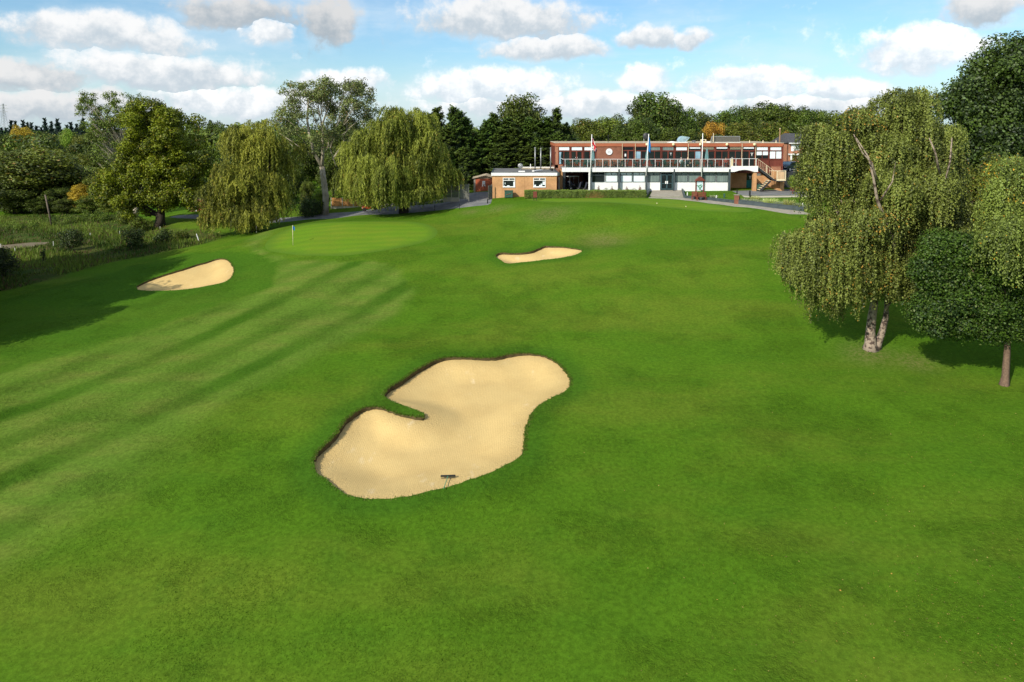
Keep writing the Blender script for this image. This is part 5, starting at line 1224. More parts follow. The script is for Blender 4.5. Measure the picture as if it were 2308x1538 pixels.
f = window((1488.6, 1517.4, 389, 427.5), [(1492.2, 1501.6, 395.6, 413, DG), (1492.2, 1501.6, 415, 425.2, DG), (1504.8, 1514.2, 395.6, 413, DG), (1504.8, 1514.2, 415, 425.2, DG), (1491, 1515.4, 390, 393, DG)], YL+.05, 'teal_frame', .14,
           name='entrance_doors', bars=[(1490, 1492, 393.6, 427), (1514.4, 1516.4, 393.6, 427), (1501.8, 1504.6, 394, 427), (1492, 1514.4, 393.4, 395.2), (1492, 1514.4, 413.2, 414.8), (1492, 1514.4, 425.4, 427.2)])
for a in (1499.8, 1503.4):
    h_ = WB(club); h_.px(a, a+2.6, 408.6, 414.6, YL-.13, .03); q = h_.done('handle', 'white_paint'); q.parent = f
# undercroft
w = WB(club); w.box(X(1256, YL), X(1256, YL)+.3, YL+.3, YE-.4, GZ-.1, ZD-.29); w.box(X(1256, YL)+.3, xw0, 103, 103.2, GZ-.1, ZD-.29); w.done('undercroft_wall', 'brown_brick')
w = WB(club); w.box(X(1258.5, YL+.6), X(1268, YL+.6), YL+.6, YL+1.65, GZ-.1, Zat(384, YL)); w.done('brick_pier', 'orange_brick')
w = WB(club); w.box(X(1268.6, YB), X(1274.4, YB), YB+.02, YB+.5, GZ-.1, Zat(383, YB)); w.done('column', 'dark_metal')
w = WB(club); w.box(X(1256, YL)+.3, xw0, YB+.3, 103, GZ-.02, GZ+.02); w.done('undercroft_floor', 'asphalt')
# recess beneath the landing and wall beneath the stairs
YR = 98.2
w = WB(club); w.box(X(1647, YR), X(1683, YR), YR, YR+.3, GZ-.1, zt-.56); w.box(X(1699, YR), xr-.31, YR, YR+.3, GZ-.1, zd-1.0)
w.box(X(1683, YR), X(1699, YR), YR, YR+.3, Zat(391, YR), zt-.56); w.box(X(1646.5, YL), X(1646.5, YL)+.2, YL+.26, YR, GZ-.1, zt-.56); w.done('recess_wall', 'orange_brick')
w = WB(club); w.px(1683.3, 1698.7, 406.5, 427.5, YR+.05, .06); dd = w.done('double_door', 'teal_paint')
w = WB(club); w.px(1683.3, 1698.7, 391, 406.3, YR+.06, .05); q = w.done('dark_upper_panel', 'dark_glass'); q.parent = dd
emblem(dd, 1691.2, 399.6, YR+.04, .75)
w = WB(club); w.px(1690.8, 1691.2, 407, 427, YR+.03, .02); q = w.done('door_joint', 'dark_metal'); q.parent = dd
w = WB(club); w.box(X(1699.5, YB-.2), X(1706.6, YB-.2), YB-.12, YB+.5, GZ-.1, Zat(387.6, YB-.2)); w.done('brick_pier', 'orange_brick')
w = WB(club); w.box(X(1759.5, YB+.6), X(1768.6, YB+.6), YB+.6, YU-.2, GZ-.1, Zat(388.5, YB+.6)); w.done('brick_pier', 'orange_brick')
# stairs
st = WB(club); Ys = YB+.35
P0 = Vector((X(1707, Ys), Ys, zt-.1)); P1 = Vector((X(1745, Ys), Ys, Zat(404.5, Ys))); P2 = Vector((X(1714.5, Ys-1.3), Ys-1.3, GZ+.05)); P1b = Vector((X(1738, Ys-1.3), Ys-1.3, Zat(405, Ys)))
for yy in (Ys, Ys+1.15): st.bar((P0.x, yy, P0.z-.12), (P1.x, yy, P1.z-.12), .07, .26)
for yy in (Ys-1.25, Ys-.15): st.bar((P1b.x, yy, P1b.z-.12), (P2.x, yy, P2.z), .07, .24)
st.box(P1.x-.1, X(1763.5, Ys), Ys-1.3, Ys+1.2, P1.z-.22, P1.z-.10)
so = st.done('staircase', 'dark_metal')
for k in range(9):
    u = (k+.5)/9; p = WB(club); q_ = P0.lerp(P1, u); p.box(q_.x-.17, q_.x+.17, Ys+.04, Ys+1.1, q_.z-.02, q_.z+.04); q = p.done('tread', 'cream_paint'); q.parent = so
for k in range(6):
    u = (k+.5)/6; p = WB(club); q_ = P1b.lerp(P2, u); p.box(q_.x-.17, q_.x+.17, Ys-1.2, Ys-.2, q_.z+.02, q_.z+.08); q = p.done('tread', 'cream_paint'); q.parent = so
p = WB(club); p.box(P1.x-.05, X(1763.5, Ys), Ys-1.32, Ys-1.28, P1.z-.1, P1.z+.08); zh = Zat(385.2, Ys-1.3)
p.tube([(X(1706, Ys), Ys, zt2), (X(1728, Ys), Ys, Zat(373, Ys)), (X(1744, Ys), Ys, Zat(385, Ys))], .028, 6)
for a in (1743.6, 1762.6): p.box(X(a, Ys)-.04, X(a, Ys)+.04, Ys-1.34, Ys-1.26, P1.z-.1, zh)
p.box(X(1726, Ys), X(1763, Ys), Ys-1.33, Ys-1.27, zh-.03, zh+.03); p.box(X(1743.6, Ys), X(1763, Ys), Ys-1.33, Ys-1.27, P1.z+.08, P1.z+.13)
for k in range(13): x = X(1745.3+k*1.35, Ys); p.box(x-.012, x+.012, Ys-1.31, Ys-1.29, P1.z+.1, zh)
for k in range(9):
    u = (k+.5)/9; q_ = P0.lerp(P1, u); p.box(q_.x-.012, q_.x+.012, Ys-.012, Ys+.012, q_.z, q_.z+1.0)
p.box(X(1728, Ys)-.035, X(1728, Ys)+.035, Ys-.035, Ys+.035, Zat(395, Ys), Zat(373, Ys))
q = p.done('handrail', 'cream_paint'); q.parent = so
w = WB(club); w.px(1706.6, 1714.6, 391.5, 396.6, YB-.1, .05); w.done('sign_board', 'grey_wood')

# clock
g0 = (X(1372.3, YU), YU-.02, Zat(342.2, YU)); ck = thing('clock', 'round white clock on the brown brick panel of the upper floor', 'clock', g0)
r_ = .46
def disc(name, r, y0, y1, mat, par, n=32):
    m = MB(); m.prism([(r*math.cos(2*PI*k/n), r*math.sin(2*PI*k/n)) for k in range(n)], y0, y1); return m.build(name, mat, par)
disc('clock_face', r_-.02, -.10, -.02, 'white_board', ck)
m = MB(); n = 32
for k in range(n):
    a, b = 2*PI*k/n, 2*PI*(k+1)/n; m.add([(r*math.cos(t_), y, r*math.sin(t_)) for t_ in (a, b) for r in (r_-.02, r_) for y in (-.11, 0)], [(0, 2, 6, 4), (0, 4, 5, 1), (2, 3, 7, 6), (1, 5, 7, 3)])
m.build('clock_rim', 'white_paint', ck)
m = MB(); m.bar((-.20, -.115, -.07), (.03, -.115, .01), .045, .02); m.build('hand', 'black_metal', ck)
m = MB(); m.bar((-.03, -.12, .01), (.27, -.12, -.08), .035, .02); m.build('hand', 'black_metal', ck)

# flagpoles and flags
def flagpole(x0, y0, x1, y1, label):
    Y = YB-.18; a = Vector((X(x1, Y), Y, Zat(y1, Y))); b = Vector((X(x0, Y), Y, Zat(y0, Y)))
    t = thing('flagpole', label, 'flagpole', a, 0, 'flagpoles along the balcony')
    m = MB(); m.tube([(0, 0, 0), (b-a)], [.075, .05], 8); m.build('pole', 'white_paint', t, smooth=True)
    m = MB(); m.ball(b-a, .075, 8, 6); m.build('finial', 'white_paint', t)
    m = MB(); m.box(-.06, .06, 0, .17, .5, .6); m.box(-.06, .06, 0, .17, 1.2, 1.3); m.build('bracket', 'galvanised', t)
    return a, b
A1, B1 = flagpole(1333.3, 304.5, 1330.8, 397, 'white flagpole flying a limp red and white flag')
A2, B2 = flagpole(1461, 303.4, 1456.3, 397.5, 'white flagpole flying a limp blue flag')
A3, B3 = flagpole(1582.3, 302, 1581.7, 399, 'bare white flagpole without a flag')
def flag(B, d, L, wd, label, mats, seed):
    """limp cloth hanging in folds down the pole"""
    rg = np.random.default_rng(seed); t = thing('flag', label, 'flag', B+d*.25); nu, nv = 14, 22; V = []; idx = []
    for j in range(nv+1):
        v = j/nv; ww = wd*(.25+.75*math.sin(min(1, v*1.15)*PI*.62))
        for i in range(nu+1):
            u = i/nu; V.append((u*ww+d.x*v*L, -.08*math.sin(u*9+v*2)*(u+.1), d.z*v*L-u*ww*.9-.1*u))
    fs = [(j*(nu+1)+i, j*(nu+1)+i+1, (j+1)*(nu+1)+i+1, (j+1)*(nu+1)+i) for j in range(nv) for i in range(nu)]
    m = MB().add(V, fs); o = m.build('cloth', mats, t, smooth=True)
    if len(mats) > 1:
        for k, p in enumerate(o.data.polygons):
            i, j = k % nu, k//nu
            p.material_index = 0 if (abs(i-7) < 2 or abs(j-11) < 2.5 or abs(i*1.6-j) < 1.6) else (1 if (abs(i-7) < 3 or abs(j-11) < 4 or abs(22-i*1.6-j) < 2.5) else 2)
    s = o.modifiers.new('thickness', 'SOLIDIFY'); s.thickness = .012
d1 = (A1-B1).normalized(); flag(B1, d1, 1.5, .75, 'limp red, white and navy flag on the leftmost flagpole', ['flag_red', 'flag_white', 'flag_navy'], 1)
d2 = (A2-B2).normalized(); flag(B2, d2, 1.9, .42, 'limp bright blue flag on the middle flagpole', ['flag_blue'], 2)

# roof equipment
def roof_thing(name, label, cat, px, Y): return thing(name, label, cat, (X(px, Y), Y, zr-.03))
zx = lambda py, Y: Zat(py, Y)-(zr-.03)
t = roof_thing('satellite_dish', 'round dark satellite dish on a short mast on the clubhouse roof', 'satellite dish', 1450.4, 98.6)
m = MB(); m.tube([(0, 0, 0), (0, 0, zx(306, 98.6))], .045, 6); m.build('mast', 'steel', t)
m = MB(); n = 20; zc_ = zx(307.5, 98.6)
vs = [(.22, -.10, zc_)]+[(.22+.42*math.cos(2*PI*k/n), -.22-.08*math.cos(2*PI*k/n), zc_+.5*math.sin(2*PI*k/n)) for k in range(n)]
m.add(vs, [(0, 1+k, 1+(k+1) % n) for k in range(n)]); o = m.build('dish', 'dark_metal', t, smooth=True); o.modifiers.new('thickness', 'SOLIDIFY').thickness = .02
m = MB(); m.tube([(.22, -.12, zc_-.4), (.22, -.55, zc_-.1)], .02, 5); m.build('receiver_arm', 'steel', t)
t = roof_thing('roof_cowl', 'curved shiny metal cowl like a scoop on the clubhouse roof', 'roof vent', 1537, 99.5)
m = MB(); n = 10; R_ = .72
prof = [(-R_+.0, 0)]+[(-R_*math.cos(PI/2*k/n), .12+R_*1.15*math.sin(PI/2*k/n)) for k in range(n+1)]+[(.95, zx(311, 99.5)+.08), (.45, .15), (.38, 0)]
m.prism(prof, -.55, .55); m.build('hood', 'cowl_alloy', t, smooth=False, bevel=.02)
m = MB(); m.box(-.9, .6, -.65, .65, 0, .10); m.build('base_plate', 'white_paint', t)
m = MB()
for k in range(5): m.bar((-.55+k*.16, -.56, .15), (.5+k*.08, -.56, .72+k*.03), .015, .015)
m.build('seam', 'steel', t)
t = roof_thing('skylight', 'low white skylight left of the curved cowl', 'skylight', 1514, 98.7)
m = MB(); m.box(-.6, .6, -.4, .4, 0, .12); m.build('kerb', 'white_paint', t); m = MB(); m.ball((0, 0, .12), .38, 12, 4, .25, True); m.build('dome', 'white_board', t, smooth=True)
t = roof_thing('roof_vent', 'low grey mushroom vent right of the curved cowl', 'roof vent', 1562.4, 99)
m = MB(); m.tube([(0, 0, 0), (0, 0, .2)], .25, 10); m.build('pipe', 'galvanised', t); m = MB(); m.tube([(0, 0, .2), (0, 0, .3)], [.42, .12], 12); m.build('cap', 'galvanised', t)
t = roof_thing('ventilation_box', 'white ventilation box behind the bare flagpole', 'roof vent', 1583.8, 99.5)
m = MB(); m.box(-.35, .35, -.35, .35, 0, zx(314.5, 99.5)); m.build('housing', 'cream_paint', t, bevel=.02); m = MB(); m.box(.36, .95, -.3, .3, 0, .18); m.build('duct', 'white_paint', t); m = MB(); m.box(-.15, .15, -.37, -.355, .25, .4); m.build('vent_slot', 'dark_metal', t)
t = roof_thing('plant_screen', 'long grey slatted screen with white rim on the clubhouse roof', 'screen', 1634, 101)
x0, x1 = X(1602.8, 101)-t.location.x, X(1666, 101)-t.location.x; zt3, zb3 = zx(307.6, 101), zx(320.3, 101)
m = MB()
for k in range(44): xx = x0+.06+(x1-x0-.12)*k/44; m.box(xx, xx+.055, 0, .04, zb3, zt3-.05)
m.box(x0+.05, x1-.05, .05, .07, zb3, zt3-.05); m.build('slats', 'grey_wood', t)
m = MB(); m.box(x0, x1, -.04, .08, zt3-.05, zt3+.03); m.box(x0, x0+.05, -.03, .08, 0, zt3-.05); m.box(x1-.04, x1, -.03, .08, 0, zt3-.05); m.bar((x0+.02, -.02, zt3), (x0-.25, -.02, 0), .05); m.build('frame', 'steel', t)
m = MB(); m.box(x0+.1, x1, -.15, .2, 0, zb3-.02); m.build('base', 'white_paint', t)
t = roof_thing('roof_mast', 'short white mast at the left end of the slatted roof screen', 'mast', 1606.3, 100.6); m = MB(); m.tube([(0, 0, 0), (0, 0, zx(300.5, 100.6))], .05, 6); m.build('mast_pole', 'cream_paint', t); m = MB(); m.box(-.09, .09, -.09, .09, 0, .06); m.build('foot', 'steel', t)
t = roof_thing('roof_lamp_post', 'thin black lamp mast on the roof above the clock', 'lamp', 1370, 99); m = MB(); m.tube([(0, 0, 0), (0, 0, zx(307, 99))], .035, 6); m.build('post', 'black_metal', t); m = MB(); m.box(-.10, .10, -.08, .08, zx(307, 99), zx(304.5, 99)); m.build('lamp_head', 'black_metal', t)
for a, lb in ((1688, 'left'), (1718, 'middle'), (1747.3, 'right')):
    t = thing('vent_pipe', {'left': 'small pale vent pipe on the roof, nearest the slatted screen', 'middle': 'small pale vent pipe halfway between screen and roof corner', 'right': 'small pale vent pipe nearest the right roof corner'}[lb], 'vent pipe', (X(a, 99), 99, zr-.03), 0, 'vent pipes on the right end of the roof')
    m = MB(); m.tube([(0, 0, 0), (0, 0, zx(319, 99)), (0, 0, zx(316, 99))], [.09, .06, .03], 8); m.build('pipe', 'cream_paint', t)

# ------------------------------------------------------------------ low flat-roofed building
YS = 90.0; yk = 101.0
sh = thing('flat_roofed_building', 'low orange brick building with flat roof beside the clubhouse', 'building', (X(1182, YS), YS, 6.5))
def WS(): return WB(sh)
sx0, sx1 = X(1109.2, YS), X(1254.8, YS); szt, szf, szb = Zat(389.8, YS), Zat(396.4, YS), 6.2
w = WS(); w.box(sx0, X(1182.1, YS), YS, YS+.25, szb, szf); w.box(X(1182.5, YS), sx1, YS, YS+.25, szb, szf); w.box(sx0, sx0+.25, YS+.25, yk, szb, szf); w.box(sx1-.25, sx1, YS+.25, yk, szb, szf); w.box(sx0+.25, sx1-.25, yk-.25, yk, szb, szf)
w.box(X(1182.1, YS), X(1182.5, YS), YS+.03, YS+.2, szb, szf); w.done('wall', 'orange_brick')
w = WS(); w.box(sx0-.12, X(1255.8, YS), YS-.15, YS-.02, szf, szt); w.done('fascia', 'white_paint')
w = WS(); w.box(X(1255.8, YS)+.003, X(1261, YS), YS-.14, yk, szf+.02, szt-.01); w.box(sx0-.12, sx0+.05, YS-.02, yk, szf+.01, szt-.01); w.done('side_fascia', 'grey_post')
w = WS(); w.box(sx0+.06, X(1255.8, YS), YS-.015, yk, szt-.22, szt-.05); w.done('roof', 'roof_felt')
w = WS(); w.box(X(1176, yk-3), X(1250, yk-3), yk-2.4, yk, szt-.045, szt+.05); w.done('gravel_patch', 'roof_gravel')
w = WS(); w.box(X(1178, yk), X(1250.6, yk), yk+.01, yk+.15, szt, szt+.16); w.done('rear_kerb', 'white_paint')
w = WS(); w.box(X(1168.5, 92.5), X(1183, 92.5), 92.4, 92.9, szt-.045, szt+.09); w.done('skylight', 'white_paint')
w = WS(); w.bar((X(1201.5, 92.8), 92.8, szt+.05), (X(1221.5, 94.5), 94.8, szt+.09), .35, .12); w.done('duct', 'white_paint')
w = WS(); w.tube([(X(1244, 95), 95, szt-.04), (X(1244, 95), 95, szt+.25)], .16, 8); w.done('roof_vent', 'black_metal')
w = WS(); w.tube([(X(1195.8, 99), 99, szt-.04), (X(1195.8, 99), 99, szt+.7)], .07, 6); w.done('soil_pipe', 'white_paint')
def swin(x0, x1, y0, y1, lit):
    f = WS(); Y = YS; a, b, c, d = X(x0, Y), X(x1, Y), Zat(y1, Y), Zat(y0, Y); t_ = .085
    f.box(a, a+t_, Y-.06, Y+.04, c, d); f.box(b-t_, b, Y-.06, Y+.04, c, d); f.box(a+t_, b-t_, Y-.06, Y+.04, d-t_, d); f.box(a+t_, b-t_, Y-.06, Y+.04, c, c+t_); f.box(a-.03, b+.03, Y-.10, Y-.005, c-.06, c)
    zm = d-(d-c)*.27; f.box(a+t_, b-t_, Y-.055, Y+.04, zm-.05, zm+.05); xm = (a+b)/2; f.box(xm-.06, xm+.06, Y-.055, Y+.04, zm+.05, d-t_)
    fo = f.done('window', 'white_paint')
    for r4, mt in (((a+t_, xm-.06, zm+.05, d-t_), DG), ((xm+.06, b-t_, zm+.05, d-t_), DG), ((a+t_, b-t_, c+t_, zm-.05), DG)):
        p = WS(); p.box(r4[0], r4[1], Y-.012, Y-.003, r4[2], r4[3]); q = p.done('pane', mt); q.parent = fo
    p = WS()
    for (u0, u1, v0, v1) in lit: p.box(a+t_+(b-a-2*t_)*u0, a+t_+(b-a-2*t_)*u1, Y-.02, Y-.013, c+t_+(d-c)*v0, c+t_+(d-c)*v1)
    q = p.done('paper', 'white_blind'); q.parent = fo
swin(1133.3, 1161, 401, 421.7, [(.04, .10, .0, .08), (.33, .55, .01, .10), (.90, 1.0, .0, .5), (.12, .17, .22, .42)])
swin(1202, 1230, 401, 421.7, [(.03, .18, .0, .17), (.47, .75, .0, .15), (.78, 1.0, .16, .52), (.60, .76, .18, .28)])
w = WS(); w.tube([(sx1+.35, YS+.6, szb), (sx1+.35, YS+.6, Zat(401, YS))], .06, 6); w.box(sx1+.28, sx1+.42, YS+.53, YS+.67, Zat(404, YS), Zat(401, YS)); w.done('drainpipe', 'galvanised')
for a, tp, lb in ((1206, 335.5, 'leftmost'), (1218.8, 337, 'middle'), (1241, 335.5, 'rightmost')):
    Y = 97; t = thing('flue_pipe', lb+' of the three tall steel flue pipes on the low roof', 'flue pipe', (X(a, Y), Y, szt-.05), 0, 'flue pipes on the low roof')
    hh = Zat(tp, Y)-szt+.05; m = MB(); m.tube([(0, 0, 0), (0, 0, hh)], .085, 10); m.build('pipe', 'galvanised', t, smooth=True); m = MB(); m.tube([(0, 0, hh), (0, 0, hh+.1), (0, 0, hh+.2)], [.12, .14, .04], 10); m.build('cowl', 'galvanised', t)
    m = MB(); m.tube([(0, 0, 0), (0, 0, .15)], .17, 10); m.build('flashing', 'dark_metal', t)
Y = 97.5; t = thing('satellite_dish', 'small grey satellite dish at the left of the low roof', 'satellite dish', (X(1173, Y), Y, szt-.05))
m = MB(); m.tube([(0, 0, 0), (0, 0, .35)], .03, 5); m.build('mast', 'steel', t); m = MB(); m.ball((0, 0, .5), .38, 12, 4, .2, True); m.v = [(x, -z*.9+.4, y*.95+.55) for x, y, z in m.v]; o = m.build('dish', 'galvanised', t, smooth=True); o.modifiers.new('th', 'SOLIDIFY').thickness = .02

# utility box / brick planter
g = G(1146.5, 452); t = thing('utility_cabinet', 'weathered green metal cabinet against the orange brick wall', 'cabinet', (g.x, YS-.75, hz(g.x, YS-.6)))
m = MB(); m.box(-.55, .55, -.3, .35, .05, .92); m.build('body', 'bin_green', t, bevel=.04); m = MB(); m.box(-.58, .58, -.33, .38, .92, .98); m.build('lid', 'bin_green', t, bevel=.02)
m = MB(); m.bar((-.35, -.32, .42), (.30, -.32, .62), .10, .02); m.build('faded_patch', 'fascia_rust', t)
g = G(1206, 452.5); t = thing('course_sign', 'brown wooden sign on two black legs before the hedge', 'sign', g)
m = MB(); m.box(-.24, .24, -.04, .04, .38, 1.15); m.build('board', 'red_wood', t, bevel=.01)
for sx in (-.15, .15): m = MB(); m.box(sx-.04, sx+.04, -.02, .06, -.1, .4); m.build('leg', 'black_metal', t)
# red shed, gates
Y = 101; t = thing('shed', 'rust red shed with low grey gable roof behind the grey gates', 'shed', (X(1087, Y), Y, hz(X(1087, Y), Y))); zz = t.location.z
def WH_(t): return lambda v: v
a, b = X(1068, Y)-t.location.x, X(1111, Y)-t.location.x; ze = Zat(403, Y)-zz; zp = Zat(396.5, Y)-zz; mid = a+(b-a)*.62
m = MB(); m.box(a, b, 0.05, 4, -.3, ze); m.build('wall', 'orange_door', t)
m = MB(); m.prism([(a-.25, ze), (mid, zp), (b+.25, ze), (b+.25, ze+.08), (mid, zp+.10), (a-.25, ze+.08)], -.25, 4.2); m.prism([(a, ze), (b, ze), (mid, zp)], 0.05, .15); m.build('roof', 'roof_gravel', t)
m = MB(); m.box(a-.05, a+.22, -.05, .05, -.3, ze); m.build('door_post', 'pale_paving', t)
m = MB(); m.box(a+.25, b-.05, -.02, .05, -.2, ze-.05); dr_ = m.build('door', 'orange_door', t)
m = MB(); m.box(.0, .42, -.04, -.02, ze-.85, ze-.35); m.build('notice', 'white_board', t)
m = MB(); m.box(-.05, .10, -.04, -.02, ze-1.15, ze-.9); m.box(.3, .45, -.04, -.02, ze-1.15, ze-.9); m.build('small_notice', 'white_board', t)
def gate(x0, x1, y0, y1, Y, label, rz=0, name='gate'):
    xm = X((x0+x1)/2, Y); t = thing(name, label, 'gate', (xm, Y, Zat(y1, Y)), rz); hw = (X(x1, Y)-X(x0, Y))/2/max(.3, math.cos(rz)); hh = Zat(y0, Y)-Zat(y1, Y)
    m = MB(); nb = max(4, int(hw*2/.14))
    for k in range(nb): xx = -hw+2*hw*k/nb; m.box(xx+.004, xx+2*hw/nb-.004, 0, .03, .06, hh)
    m.build('boards', 'grey_wood', t); m = MB(); m.box(-hw, hw, -.04, -.001, .2, .3); m.box(-hw, hw, -.04, -.001, hh*.5-.05, hh*.5+.05); m.box(-hw, hw, -.04, -.001, hh-.2, hh-.1); m.build('rails', 'grey_wood', t)
    m = MB(); m.box(hw, hw+.1, -.05, .06, -.2, hh+.08); m.build('post', 'grey_wood', t)
    return t
gate(1036, 1055.5, 416, 450.5, 88.8, 'left grey wooden gate leaf by the willow')
gate(1100.5, 1108, 418, 452, 89.2, 'right grey wooden gate leaf against the brick wall', .9)
g = G(1099, 459); t = thing('bollard', 'black bollard by the right gate', 'bollard', g); m = MB(); m.tube([(0, 0, -.1), (0, 0, .55)], .07, 8); m.build('post', 'black_metal', t); m = MB(); m.tube([(0, 0, .45), (0, 0, .62)], [.09, .05], 8); m.build('cap', 'black_metal', t)

# hedge and planting
def hedge():
    rg = np.random.default_rng(201); Y = 87.9; x0, x1 = X(1182, Y), X(1458, Y); zt_ = Zat(431, Y); t = thing('hedge', 'long clipped hedge below the white clubhouse wall', 'hedge', ((x0+x1)/2, Y, 7.2))
    n = 52000; f = rg.uniform(0, 1, n); x = rg.uniform(x0, x1, n); zb_ = 7.05
    top = f < .42; fr = (f >= .42) & (f < .86); y = np.where(top, rg.uniform(Y, Y+1.3, n), np.where(fr, Y, Y+1.3)); z = np.where(top, zt_, rg.uniform(zb_, zt_, n))
    wob = .10*np.sin(x*2.3)*np.sin(z*3+x)+.05*np.sin(x*7.1); y = y+np.where(fr, -wob, 0)+rg.normal(0, .06, n); z = z+np.where(top, .03*np.sin(x*3), 0)+rg.normal(0, .035, n)
    N = np.c_[rg.normal(0, .6, n), np.where(top, -.2, np.where(fr, -1, 1))+rg.normal(0, .5, n), np.where(top, 1, .25)+rg.normal(0, .5, n)]
    P_ = np.c_[x, y, z]-np.array(t.location); V, Fq = leaf_quads(P_, N, rg.uniform(.05, .12, n), 1.5, None, rg)
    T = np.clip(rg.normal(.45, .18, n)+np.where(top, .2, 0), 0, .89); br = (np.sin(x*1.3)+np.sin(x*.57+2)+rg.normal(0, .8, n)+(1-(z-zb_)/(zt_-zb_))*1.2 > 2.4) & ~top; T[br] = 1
    np_mesh('foliage', V, Fq, 'leaf_hedge', t, tint=np.repeat(T, 4))
    m = MB(); m.box(x0+.15, x1-.15, Y+.15, Y+1.15, 6.95, zt_-.15); m.v = [(a-t.location.x, b-t.location.y, c-t.location.z) for a, b, c in m.v]; m.build('twigs', 'bark_dark', t)
hedge()
def shrub_at(px, Y, top, w, label, seed, mat, name, group, tall=False, per=900, size=.07):
    rg = np.random.default_rng(seed); x = X(px, Y); z = hz(x, Y)+.02; hh = Zat(top, Y)-z; t = thing(name, label, 'shrub', (x, Y, z), 0, group); r = w/2*Y/F
    bl = [(0, 0, hh*.5, min(r, hh*.5))]*2 if not tall else [(rg.uniform(-.12, .12)*(1-k/9), rg.uniform(-.1, .1), hh*(.15+.8*k/9), r*(1.0-.85*k/9)) for k in range(10)]
    V, Fq, T = blob_crown(rg, bl, per, size, shell=(.82, 1.05) if not tall else (.3, 1.2), flat=hh*.5/min(r, hh*.5) if not tall else 1.0); np_mesh('foliage', V, Fq, mat, t, tint=T)
    m = MB(); m.tube([(0, 0, -.1), (0, 0, hh*.5)], [.03, .015], 5); m.build('stem', 'bark_dark', t)
for i, (a, tp, lb) in enumerate(((1350, 417, 'leftmost dark red spiky shrub behind the hedge'), (1380, 419.5, 'second dark red shrub from the left behind the hedge'), (1413.5, 420, 'third dark red shrub from the left behind the hedge'), (1443, 417.5, 'rightmost dark red shrub behind the hedge'))):
    shrub_at(a, 93.0, tp, 11, lb, 210+i, 'leaf_burgundy', 'red_shrub', 'dark red shrubs along the white wall', True, 1200)
for i, (a, tp, w_, lb) in enumerate(((1337, 426, 7, 'smallest clipped ball shrub beside the white column'), (1366, 423.5, 16, 'clipped green ball shrub between the two leftmost red shrubs'), (1396.6, 424.5, 13, 'clipped ball shrub in front of the first dark column past the column'), (1429, 424, 15, 'clipped green ball shrub between the two rightmost red shrubs'))):
    shrub_at(a, 92.4, tp, w_, lb, 220+i, 'leaf_hedge', 'ball_shrub', 'clipped ball shrubs along the white wall')
# ------------------------------------------------------------------ forecourt
def flat_poly(P_, zoff): return [(*G(*p)[:2], 0) for p in P_]
ramp = poly_px([(1464, 444), (1541, 444), (1539, 430.5), (1472, 430.5)])
m = MB(); zt_ = [hz(*ramp[0])+.03, hz(*ramp[1])+.03, GZ+.10, GZ+.10]
m.add([(p[0], p[1], z) for p, z in zip(ramp, zt_)]+[(p[0], p[1], z-.5) for p, z in zip(ramp, zt_)], [(0, 1, 2, 3), (7, 6, 5, 4), (0, 4, 5, 1), (1, 5, 6, 2), (2, 6, 7, 3), (3, 7, 4, 0)])
o = m.build('paved_ramp', 'pale_paving'); o['kind'] = 'structure'
def wall_run(name, P_, h, th, mat, label, cat='wall', cap=None, group=None):
    Q = [G(*p) for p in P_]; t = thing(name, label, cat, Q[0], 0, group); m = MB(); c = MB()
    for a, b in zip(Q[:-1], Q[1:]):
        a = a-Q[0]; b = b-Q[0]; d = (b-a); d.z = 0; d.normalize(); n_ = Vector((-d.y, d.x, 0))*th
        vs = [a+Vector((0, 0, -.3)), b+Vector((0, 0, -.3)), b+n_+Vector((0, 0, -.3)), a+n_+Vector((0, 0, -.3)), a+Vector((0, 0, h)), b+Vector((0, 0, h)), b+n_+Vector((0, 0, h)), a+n_+Vector((0, 0, h))]
        m.add(vs, [(0, 3, 2, 1), (4, 5, 6, 7), (0, 1, 5, 4), (1, 2, 6, 5), (2, 3, 7, 6), (3, 0, 4, 7)])
        e = d*.02; vs = [v+Vector((0, 0, h+.003)) for v in (a-n_*.1, b-n_*.1, b+n_*1.1, a+n_*1.1)]; c.add(vs+[v+Vector((0, 0, .05)) for v in vs], [(0, 3, 2, 1), (4, 5, 6, 7), (0, 1, 5, 4), (1, 2, 6, 5), (2, 3, 7, 6), (3, 0, 4, 7)])
    m.build('wall_body', mat, t); c.build('coping', cap or mat, t); return t
wall_run('retaining_wall', [(1543, 447), (1600, 452), (1658, 458.5)], .28, .25, 'grey_post', 'low dark kerb wall from the bench to the brick gate pier')
wall_run('retaining_wall', [(1664, 460), (1740, 469), (1812, 476.5)], .42, .30, 'grey_post', 'low dark wall holding back the lavender bed')
wall_run('ramp_wall', [(1457, 446), (1467, 432)], .35, .2, 'grey_post', 'short dark wall on the left side of the paved ramp')
wall_run('ramp_wall', [(1544, 446), (1539.5, 432)], .35, .2, 'grey_post', 'short dark wall on the right side of the paved ramp')
def white_post(px, py, hh, label):
    g = G(px, py); t = thing('marker_post', label, 'post', g, 0, 'short white posts by the forecourt'); m = MB(); m.tube([(0, 0, -.1), (0, 0, hh)], .055, 8); m.build('post', 'white_paint', t); m = MB(); m.tube([(0, 0, hh), (0, 0, hh+.05)], [.055, .02], 8); m.build('tip', 'white_paint', t)
white_post(1549, 443, .48, 'short white post just left of the notice board'); white_post(1614.3, 449, .42, 'short white post in the lawn right of the notice board')
white_post(1666, 452, .25, 'small white post just right of the brick gate pier'); white_post(1720.5, 460, .55, 'short white post in the middle of the lavender bed'); white_post(1808.5, 470, .60, 'short white post at the right end of the lavender bed')
